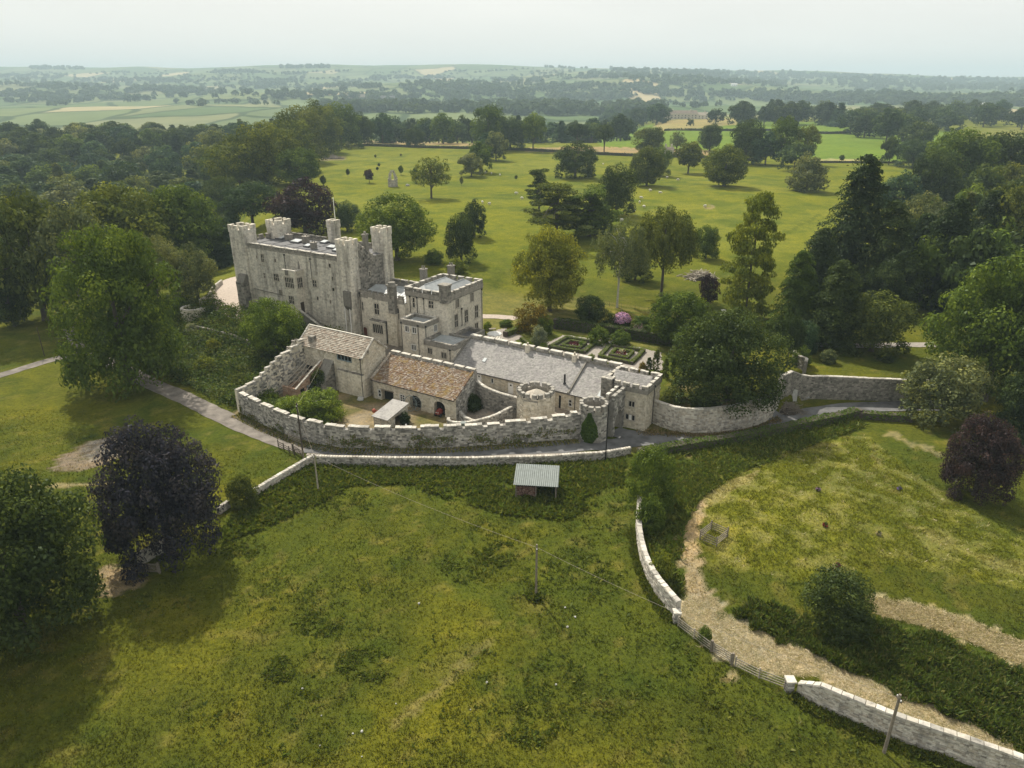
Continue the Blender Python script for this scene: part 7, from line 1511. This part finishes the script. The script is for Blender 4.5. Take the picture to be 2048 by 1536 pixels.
def sheep_mesh():
    b = MB(); n = 8
    prof = [(-.52, .10), (-.45, .24), (-.2, .32), (.15, .32), (.42, .26), (.52, .12)]; vs = []; 
    for x, rr in prof: vs += [(x, rr*.85*math.cos(6.283*k/n), .62+rr*math.sin(6.283*k/n)) for k in range(n)]
    b.add(vs, [(i*n+k, i*n+(k+1) % n, (i+1)*n+(k+1) % n, (i+1)*n+k) for i in range(len(prof)-1) for k in range(n)]+[tuple(range(n))[::-1], tuple(range((len(prof)-1)*n, len(prof)*n))], .7)
    h = MB(); h.tube([(.48, 0, .68), (.66, 0, .62), (.80, 0, .45), (.88, 0, .38)], [.13, .12, .09, .05], 7, .5); h.add([(.66,.1,.68),(.62,.22,.66),(.70,.12,.62)], [(0,1,2)]); h.add([(.66,-.1,.68),(.62,-.22,.66),(.70,-.12,.62)], [(0,2,1)])
    g = MB()
    for x in (-.34, .32):
        for y in (-.13, .13): g.tube([(x, y, .5), (x+.02, y, .25), (x, y, 0)], [.075, .05, .04], 5, .4)
    for mm in (h, g):
        k = len(b.v); b.v += mm.v; b.f += [tuple(k+i for i in f) for f in mm.f]; b.t += mm.t
    return b.mesh('sheep', M['fleece'])
shm = sheep_mesh()
for u, v in SHEEP:
    x, y, z = G(u, v); o = link('sheep', shm); o.location = (x, y, z); o.rotation_euler = (0, 0, rnd.uniform(0, 6.28)); o.scale = (1.35, 1.35, 1.25); tag(o, 'white sheep grazing out on the parkland grass', 'sheep', 'sheep grazing in the park')
rock_ms = []
for k in range(3):
    q = random.Random(k); b = MB(); b.lathe([(.10, -.05), (.20, .04), (.17, .14), (.06, .19)], 7, (0, 0, 0)); b.v = [(x*q.uniform(.8, 1.3), y*q.uniform(.6, 1.1), z*q.uniform(.8, 1.2)) for x, y, z in b.v]; rock_ms.append(b.mesh('stone', M['limestone']))
ROCKS = [(838,1208),(575,1236),(605,1378),(595,1383),(745,1358),(957,1366),(974,1366),(921,1414),(941,1420),(860,1455),(724,1464),(732,1478),(706,1468),(790,1492),(640,1492),(667,1504),(724,1514),(752,1522),(792,1408),(760,1410),(643,1432),(495,1444),(1135,1255),(1136,1228),(1112,1370),(640,1383),(1130,1216),(785,1101),(988,982),(535,1486),(1150,1235),(1095,1100),(1010,1016)]
for u, v in ROCKS[::2]:
    x, y, z = G(u, v); o = link('field_stone', rnd.choice(rock_ms)); o.location = (x, y, z+.03); s = rnd.uniform(.3, .75); o.scale = (s, s, s); o.rotation_euler = (0, 0, rnd.uniform(0, 6)); tag(o, 'small pale limestone lump lying in the near pasture', 'stone', 'pale stones strewn over the near pasture')
def ruin():
    x, y, z = G(786, 374); h = top_at(x, y, 341)-z; B = WRoot('stone_ruin', 'lone ruined gable wall with a pointed opening standing in the park', 'ruin', [(x, y)], z-.1); w = 4.6; F = Face((x-w/2, y), (1, .12), w); f = lambda u: z+h*(.55+.45*min(1, (1-abs(u-w*.5)/(w*.5))*1.6)) if .3 < u < w-.3 else z+h*.5
    ops = [(1.7, z+h*.42, 2.9, z+h*.7), (1.95, z+h*.7, 2.65, z+h*.86)]; m = MB(); blocks(m, F, z-.3, f, ops, .3, .45, .1, .1); blocks(m, Face(F.pt(w, -1.2, 0)[:2], (-1, -.12), w), z-.3, lambda u: f(w-u), [(w-c, b_, w-a, d) for a, b_, c, d in ops], .3, .45, .1, .1); B.put(m, 'stonework', M['wallpale'], kind='stuff')
    s = MB()
    for a, b_, zz in ((0, 1.7, h*.62), (2.9, w, h*.62)): fbox(s, F, a+.1, b_-.05, -1.15, -.05, z-.3, z+zz*.85)
    fbox(s, F, 1.7, 2.9, -1.15, -.05, z-.3, z+h*.42); B.put(s, 'core', M['farm'])
    x, y, z = G(815, 372); o = link('ruin_stone', rock_ms[0]); o.location = (x, y, z); o.scale = (5, 4, 5); tag(o, 'fallen stone block lying beside the ruined gable in the park', 'stone')
ruin()
PARK_SAPLINGS = [('dark trunked sapling nearest the avenue in the upper park', 647, 373, 350, 13, 'dark'), ('round reddish sapling left of the ruined gable', 739, 366, 338, 21, 'red'), ('thin dark sapling between the avenue and the reddish one', 696, 353, 337, 8, 'dark'), ('thin green sapling right of the ruined gable', 802, 350, 330, 11, 'mid'), ('thin guarded sapling below the end of the park tree row', 923, 372, 352, 8, 'grey'), ('guarded sapling in the upper park near the hedge', 751, 316, 309, 5, 'dark'), ('guarded sapling alone near the far park hedge', 802, 313, 307, 5, 'grey'), ('left one of two guarded saplings above the ruined gable', 755, 342, 333, 6, 'dark'), ('right one of two guarded saplings above the ruined gable', 758, 334, 326, 6, 'dark'), ('guarded sapling between the dome tree and the spreading pine', 1032, 360, 350, 7, 'olive'), ('small bushy sapling on the path at the end of the bright field', 1683, 324, 309, 12, 'mid')]
for l, u, vb, vt, w, c in PARK_SAPLINGS: tree('sapling_tree', l, 'mid1', u, vb, vt, w, c)
def pile(name, label, u, v, wpx, hm, n, mat, ln, rad, cat, seed=1):
    x, y, z = G(u, v); d = math.hypot(y, CAMZ); w = wpx*d/FPX; o = thing(name, label, cat, (x, y, z)); q = random.Random(seed); b = MB()
    for _ in range(n):
        a = q.uniform(0, 6.28); px = q.gauss(0, w*.22); py = q.gauss(0, w*.16); pz = max(.05, hm*(1-min(1, abs(px)/(w*.5)))*q.random()); t = q.uniform(-.5, .5); l = ln*q.uniform(.5, 1.2)/2; dx, dy, dz = math.cos(a)*l, math.sin(a)*l, t*l; b.tube([(px-dx, py-dy, pz-dz), (px, py, pz+.1*l), (px+dx, py+dy, pz+dz)], rad*q.uniform(.5, 1.3), 5, q.random())
    b.build('branches', M[mat], o)['kind'] = 'stuff'
    m = MB(); m.lathe([(w*.42, -.2), (w*.34, hm*.35), (w*.12, hm*.62)], 10, (0, 0, 0)); m.build('heap', M['darkwood'], o)
pile('brash_pile', 'grey pile of cut branches in the park beside the avenue', 663, 317, 40, 2.0, 160, 'wood', 4.5, .12, 'brushwood'); pile('log_pile', 'long heap of pale cut branches beyond the garden under the leaning tree', 1400, 556, 60, 1.6, 260, 'palewood', 3.0, .11, 'brushwood', 2); pile('brushwood_pile', 'brown heap of brushwood in the corner where the estate walls meet', 1572, 822, 62, 1.5, 330, 'wood', 2.2, .04, 'brushwood', 3)
def small(name, label, cat, u, v, builder, rz=0, zoff=0):
    x, y, z = G(u, v); o = thing(name, label, cat, (x, y, z+zoff), rz); builder(o); return o
def tablechair(o):
    b = MB(); b.lathe([(.5, .72), (.5, .76)], 14); b.build('table_top', M['white'], o); b = MB(); b.lathe([(.2, 0), (.05, .05), (.05, .72)], 8); b.build('pedestal', M['white'], o)
def chair(o):
    b = MB(); b.box(-.24, .24, -.24, .24, .42, .47); b.build('seat', M['white'], o); b = MB(); b.box(-.24, .24, .2, .25, .47, .95); b.build('backrest', M['white'], o)
    for x in (-.2, .2):
        for y in (-.2, .2): b = MB(); b.box(x-.025, x+.025, y-.025, y+.025, 0, .42); b.build('leg', M['white'], o)
small('garden_table', 'round white garden table between the two box parterres', 'table', 1215, 685, tablechair); small('garden_chair', 'white garden chair left of the round white table', 'chair', 1204, 685, chair, 1.6); small('garden_chair', 'white garden chair in front of the round white table', 'chair', 1222, 690, chair, 3.5)
def parasol(o):
    b = MB(); b.tube([(0, 0, 0), (0, 0, 2.5)], .035, 6); b.build('pole', M['white'], o); b = MB(); n = 8; vs = [(0, 0, 2.75)]+[(1.5*math.cos(6.283*k/n), 1.5*math.sin(6.283*k/n), 2.2) for k in range(n)]+[(1.5*math.cos(6.283*k/n), 1.5*math.sin(6.283*k/n), 2.05) for k in range(n)]; b.add(vs, [(0, 1+k, 1+(k+1) % n) for k in range(n)]+[(1+k, 9+k, 9+(k+1) % n, 1+(k+1) % n) for k in range(n)]); b.build('canopy', M['white'], o); b = MB(); b.lathe([(.3, 0), (.3, .1)], 8); b.build('base', M['dark'], o)
small('parasol', 'white parasol standing on the patio behind the range parapet', 'parasol', 989, 688, parasol)
def patioset(o):
    b = MB(); b.box(-.7, .7, -.4, .4, .7, .75); b.build('table_top', M['wood'], o)
    for x in (-.6, .6):
        for y in (-.3, .3): b = MB(); b.box(x-.04, x+.04, y-.04, y+.04, 0, .7); b.build('leg', M['wood'], o)
small('patio_table', 'grey wooden table on the patio beside the square block', 'table', 985, 664, patioset, .3)
def bench(o):
    for k in range(3): b = MB(); b.box(-.7, .7, -.2+k*.14, -.08+k*.14, .42, .46); b.build('seat_slat', M['wood'], o)
    for z in (.6, .78): b = MB(); b.box(-.7, .7, .22, .26, z, z+.12); b.build('back_slat', M['wood'], o)
    for x in (-.62, .62): b = MB(); b.box(x-.04, x+.04, -.2, .26, 0, .42); b.build('leg', M['wood'], o)
small('garden_bench', 'grey bench under the shrub right of the white table', 'bench', 1236, 687, bench, .2)
def steps(o):
    for k in range(6): b = MB(); b.box(-1.1, 1.1, k*.4, k*.4+.42, -.3, .15+k*.16); b.build('step', M['coping'], o)
small('garden_steps', 'flight of stone steps climbing from the garden to the patio', 'steps', 1003, 680, steps, 1.35)
def hive(o):
    b = MB(); b.box(-.5, .5, -.5, .5, 0, .75); b.build('box', M['white'], o); b = MB(); b.box(-.6, .6, -.6, .6, .75, .9); b.build('lid', M['white'], o)
small('white_box', 'white lidded box on the park grass beside the estate fence', 'box', 1448, 628, hive)
def trampoline(o):
    b = MB(); b.lathe([(.75, .18), (.95, .24), (.95, .36), (.7, .32)], 14); b.build('shell', M['green'], o); b = MB(); b.tube([(-.9, .3, .3), (0, 0, .62), (.9, -.3, .3)], .07, 6); b.build('handle', M['green'], o)
x, y = loc2w(44.6, -5.5); o = thing('paddling_pool', 'bright green plastic pool lying in the courtyard behind the tall barn', 'paddling pool', (x, y, H1(x, y)+.05)); trampoline(o); o.scale = (1.3, 1.3, 1.3)
def bin_(o, mat):
    b = MB(); b.hexa([(-.3,-.35,0),(.3,-.35,0),(.3,.35,0),(-.3,.35,0),(-.36,-.42,1.0),(.36,-.42,1.0),(.36,.42,1.0),(-.36,.42,1.0)]); b.build('body', M[mat], o); b = MB(); b.box(-.39, .39, -.46, .46, 1.0, 1.1); b.build('lid', M[mat], o)
    for s in (-.3, .3): b = MB(); b.tube([(s-.04, .4, .1), (s+.04, .4, .1)], .1, 8); b.build('wheel', M['tyre'], o)
small('wheelie_bin', 'dark blue wheelie bin at the foot of the gatehouse corner', 'bin', 1314, 842, lambda o: bin_(o, 'blue'))
def tarp(o): b = MB(); b.lathe([(1.1, 0), (1.0, .35), (.6, .7), (.1, .8)], 10); b.v = [(x*1.3, y*.7, z) for x, y, z in b.v]; b.build('cover', M['teal'], o); b = MB(); b.box(-1.0, 1.0, -.3, .3, -.05, .12); b.build('pallet', M['wood'], o)
small('covered_pile', 'small teal covered heap against the straight estate wall', 'covered heap', 1741, 792, tarp)
def slabst(o): b = MB(); b.hexa([(-.5,-.15,-.2),(.5,-.15,-.2),(.5,.15,-.2),(-.5,.15,-.2),(-.46,-.02,1.9),(.48,-.02,1.8),(.48,.18,1.8),(-.46,.18,1.9)]); b.build('stone', M['limestone'], o)
small('white_slab', 'upright white stone slab against the wall above the brushwood', 'stone slab', 1587, 800, slabst)
o = link('boulder', rock_ms[1]); x, y, z = G(1610, 795); o.location = (x, y, z); o.scale = (4.5, 3.5, 4); tag(o, 'flat pale boulder beside the upright white slab', 'boulder')
o = link('boulder', rock_ms[2]); x, y, z = G(722, 800); o.location = (x, y, z); o.scale = (3, 3, 3); tag(o, 'small white boulder in the yard near the barn corner', 'boulder')
def whitepost(o): b = MB(); b.lathe([(.14, 0), (.14, 1.15), (.05, 1.25)], 8); b.build('post', M['white'], o); b = MB(); b.lathe([(.2, -.1), (.2, .08)], 8); b.build('base', M['limestone'], o)
x, y = loc2w(69.3, -27.6); o = thing('white_post', 'white post standing just inside the curtain wall', 'post', (x, y, H1(x, y))); whitepost(o); o.scale = (1.3, 1.3, 2.6)
x, y = loc2w(74.3, -19.9); o = thing('water_butt', 'grey cylinder tank standing against the low pen wall', 'water tank', (x, y, H1(x, y))); b = MB(); b.lathe([(.45, 0), (.48, 1.4), (.4, 1.5)], 12); b.build('tank', M['metal'], o); b = MB(); b.lathe([(.5, 1.5), (.45, 1.58)], 12); b.build('lid', M['metal'], o)
# machinery in the yard
def harrow():
    x, y = loc2w(59.8, -21.6); o = thing('farm_machine', 'rusty red farm implement parked behind the pale stone shed', 'farm machine', (x, y, H1(x, y)), ANG+.45)
    b = MB(); b.tube([(-1.6, 0, .7), (1.8, 0, .8)], .12, 6); b.tube([(-1.0, -.6, .6), (1.6, -.6, .7)], .08, 6); b.build('frame', M['red'], o); b = MB(); b.lathe([(.2, .4), (.3, .5), (.3, .9), (.15, 1.05)], 10, (-1.7, 0, 0)); b.build('hopper', M['orange'], o); b = MB(); b.hexa([(.2,-.5,.8),(1.7,-.5,.85),(1.7,.5,.85),(.2,.5,.8),(.4,-.3,1.35),(1.5,-.3,1.3),(1.5,.3,1.3),(.4,.3,1.35)]); b.build('cover', M['red'], o)
    for s in (-.75, .75): b = MB(); b.tube([(-.3, s-.1, .38), (-.3, s+.1, .38)], .38, 12); b.build('wheel', M['tyre'], o)
    for k in range(6): b = MB(); b.tube([(.1+k*.3, -.6, .65), (.2+k*.3, -.7, .1)], .04, 4); b.build('tine', M['iron'], o)
harrow()
def rake():
    x, y = loc2w(62.4, -18.0); o = thing('hay_rake', 'pale blue spoked hay rake wheel leaning in the left barn arch', 'hay rake', (x, y, H1(x, y)), ANG)
    for cx, R, dy in ((0, 1.25, 0), (1.0, 1.05, .3)):
        b = MB(); q = [(cx+R*math.cos(k/20*6.283), dy+.28*math.sin(k/20*6.283), 1.3+R*math.sin(k/20*6.283)) for k in range(21)]; b.tube(q, .05, 5, cap=False); b.build('rim', M['blueframe'] if dy == 0 else M['metal'], o)
        for k in range(8): b = MB(); a = k/8*6.283; b.tube([(cx, dy, 1.3), (cx+R*math.cos(a), dy+.28*math.sin(a), 1.3+R*math.sin(a))], .025, 4); b.build('spoke', M['metal'], o)
rake()
def mower():
    x, y = loc2w(67.7, -16.9); o = thing('garden_tractor', 'red garden tractor parked inside the right barn arch', 'tractor', (x, y, H1(x, y)), ANG)
    b = MB(); b.hexa([(-.4,-.9,.45),(.4,-.9,.45),(.4,.2,.45),(-.4,.2,.45),(-.33,-.85,1.0),(.33,-.85,1.0),(.36,.1,1.15),(-.36,.1,1.15)]); b.build('bonnet', M['red'], o); b = MB(); b.box(-.3, .3, .3, .8, .6, .75); b.box(-.3, .3, .75, .85, .75, 1.2); b.build('seat', M['tyre'], o); b = MB(); b.lathe([(.2, 0), (.2, .04)], 10, (0, .15, 1.3)); b.build('steering_wheel', M['iron'], o)
    for sx in (-.5, .5): 
        for yy, R in ((-.65, .3), (.5, .42)): b = MB(); b.tube([(sx-.1, yy, R), (sx+.1, yy, R)], R, 12); b.build('wheel', M['tyre'], o)
    for sx in (-.2, .2): b = MB(); b.tube([(sx, -.93, .8), (sx, -.88, .8)], .09, 8); b.build('headlight', M['white'], o)
mower()
# far buildings
def house(name, label, u, v, W, D, h, roof='slate', rz=0, n=5, mat='ashlar'):
    x, y, z = G(u, v); o = thing(name, label, 'building', (x, y, z), rz); b = MB(); b.box(-W/2, W/2, -D/2, D/2, -1, h); b.build('wall', M[mat], o); b = MB(); b.add([(-W/2-.3,-D/2-.3,h),(W/2+.3,-D/2-.3,h),(W/2+.3,D/2+.3,h),(-W/2-.3,D/2+.3,h),(-W/2-.3,0,h+D*.4),(W/2+.3,0,h+D*.4)], [(0,1,5,4),(2,3,4,5),(0,4,3),(1,2,5),(3,2,1,0)]); b.build('roof', M[roof], o)
    for i in range(n):
        for zz in ([h*.25, h*.65] if h > 5 else [h*.4]): b = MB(); u_ = -W/2+W*(i+.5)/n; b.box(u_-.6, u_+.6, -D/2-.06, -D/2-.01, zz-.8, zz+.8); b.build('window', M['void'], o)
    for s in (-W*.3, W*.3): b = MB(); b.box(s-.6, s+.6, -.5, .5, h+D*.3, h+D*.4+2); b.build('chimney', M[mat], o)
house('distant_hall', 'long pale stone hall far off among the trees', 1362, 238, 48, 12, 8, n=9); house('distant_hall', 'right hand wing of the far off pale stone hall', 1400, 238, 22, 10, 6, n=4); house('distant_farm', 'long low farm sheds on the far valley floor', 712, 199, 60, 26, 5, 'wood', 0, 6, 'wood'); house('distant_farm', 'second grey farm building on the far valley floor', 775, 201, 48, 24, 5, 'felt', 0, 4, 'wood'); house('distant_house', 'tiny white house on the far right hillside', 1962, 214, 22, 10, 6, 'white', 0, 3, 'white'); house('distant_house', 'tiny pale house below the far woods', 1468, 172, 24, 10, 6, 'white', 0, 3, 'white'); house('park_hut', 'small grey stone hut beside the brick coloured field', 1336, 310, 7, 5, 3.5, 'slate', 0, 2); house('distant_house', 'pale cottage glimpsed at the left edge behind the trees', 3, 480, 7, 5, 4, 'white', 0, 2, 'white')

# ------------------------------------------------------------------ growth on and along the walls
def wall_growth():
    r2 = np.random.default_rng(21); c = spline(lws((38.8, -33.0), (45, -34.1), (52, -34.7), (59, -34.3), (66, -31.6), (74.8, -26.2), (82, -20.6), (87.5, -16.2), (90.5, -13.4)), .5)[:, :2]; d = np.gradient(c, axis=0); d /= np.linalg.norm(d, axis=1)[:, None]; nr = np.stack([d[:, 1], -d[:, 0]], 1)
    C_ = []; N_ = []
    for k in range(46):
        i = int(len(c)*(r2.random()**.6)) if k < 30 else r2.integers(len(c)); i = min(i, len(c)-1); z0 = r2.uniform(.1, 2.2); n = int(r2.uniform(12, 70)); h = r2.uniform(.2, .8)
        oo = np.clip(i+r2.normal(size=n)*r2.uniform(.4, 1.6), 0, len(c)-1.01); o = oo.astype(int); p = c[o]+(c[np.minimum(o+1, len(c)-1)]-c[o])*(oo-o)[:, None]+nr[o]*(.08+.12*r2.random((n, 1))); C_.append(np.stack([p[:, 0], p[:, 1], hgt(p[:, 0], p[:, 1])+z0+r2.normal(size=n)*h*.6], 1)); N_.append(np.stack([nr[o, 0], nr[o, 1], np.full(n, .4)], 1)+r2.normal(size=(n, 3))*.4)
    p = np.concatenate(C_); p[:, 2] = np.maximum(p[:, 2], .05); v = leaves(p, unit(np.concatenate(N_)), .12*r2.uniform(.6, 1.4, len(p)), r2, .7); cc = np.array([(.11,.14,.035), (.08,.11,.03), (.15,.15,.06), (.17,.14,.07)])[r2.integers(4, size=len(p))]
    o = link('wall_plants', mesh_np('wall_plants', v, np.arange(len(v)).reshape(-1, 4), M['grassblade'], col=np.concatenate([cc, np.ones((len(cc), 1))], 1))); tag(o, 'small weeds rooted in the joints of the curtain wall', 'weeds', kind='stuff')
    n = 9000; i = r2.integers(len(c), size=n); f = r2.random(n)**1.6*1.5; p = c[i]+nr[i]*(.1+f)[:, None]; blades('verge_grass', 'dry grass and weeds along the foot of the curtain wall', p, (.1, .38), r2, [(.30,.24,.12), (.12,.14,.025), (.08,.11,.018), (.22,.19,.07)], .3, .6, 2)
    q = spline([G(*k)[:2] for k in ((1290,866),(1330,868),(1400,872),(1460,868),(1520,850),(1550,838))], .5)[:, :2]; n = 5000; i = r2.integers(len(q), size=n); p = q[i]+r2.normal(size=(n, 2))*.6; blades('verge_grass', 'brown dry weeds along the foot of the curved estate wall', p, (.1, .4), r2, [(.30,.22,.12), (.22,.16,.08), (.11,.12,.03), (.16,.13,.05)], .3, .6, 2)
    q = spline([G(*k)[:2] for k in ((1590,1396),(1632,1424),(1720,1463),(1800,1497),(1900,1531))], .4)[:, :2]; n = 3500; i = r2.integers(len(q), size=n); p = q[i]+r2.normal(size=(n, 2))*np.array([.25, .25]); blades('verge_grass', 'rank grass along the foot of the near boundary wall', p, (.15, .5), r2, WC, .35, .5, 2)
    q = spline([G(*k)[:2] for k in ((1266,1060),(1272,1112),(1285,1154),(1306,1195),(1344,1243))], .4)[:, :2]; n = 3000; i = r2.integers(len(q), size=n); p = q[i]+r2.normal(size=(n, 2))*np.array([.25, .25]); blades('verge_grass', 'rank grass along the foot of the white curved wall', p, (.15, .45), r2, WC, .35, .5, 2)
wall_growth()
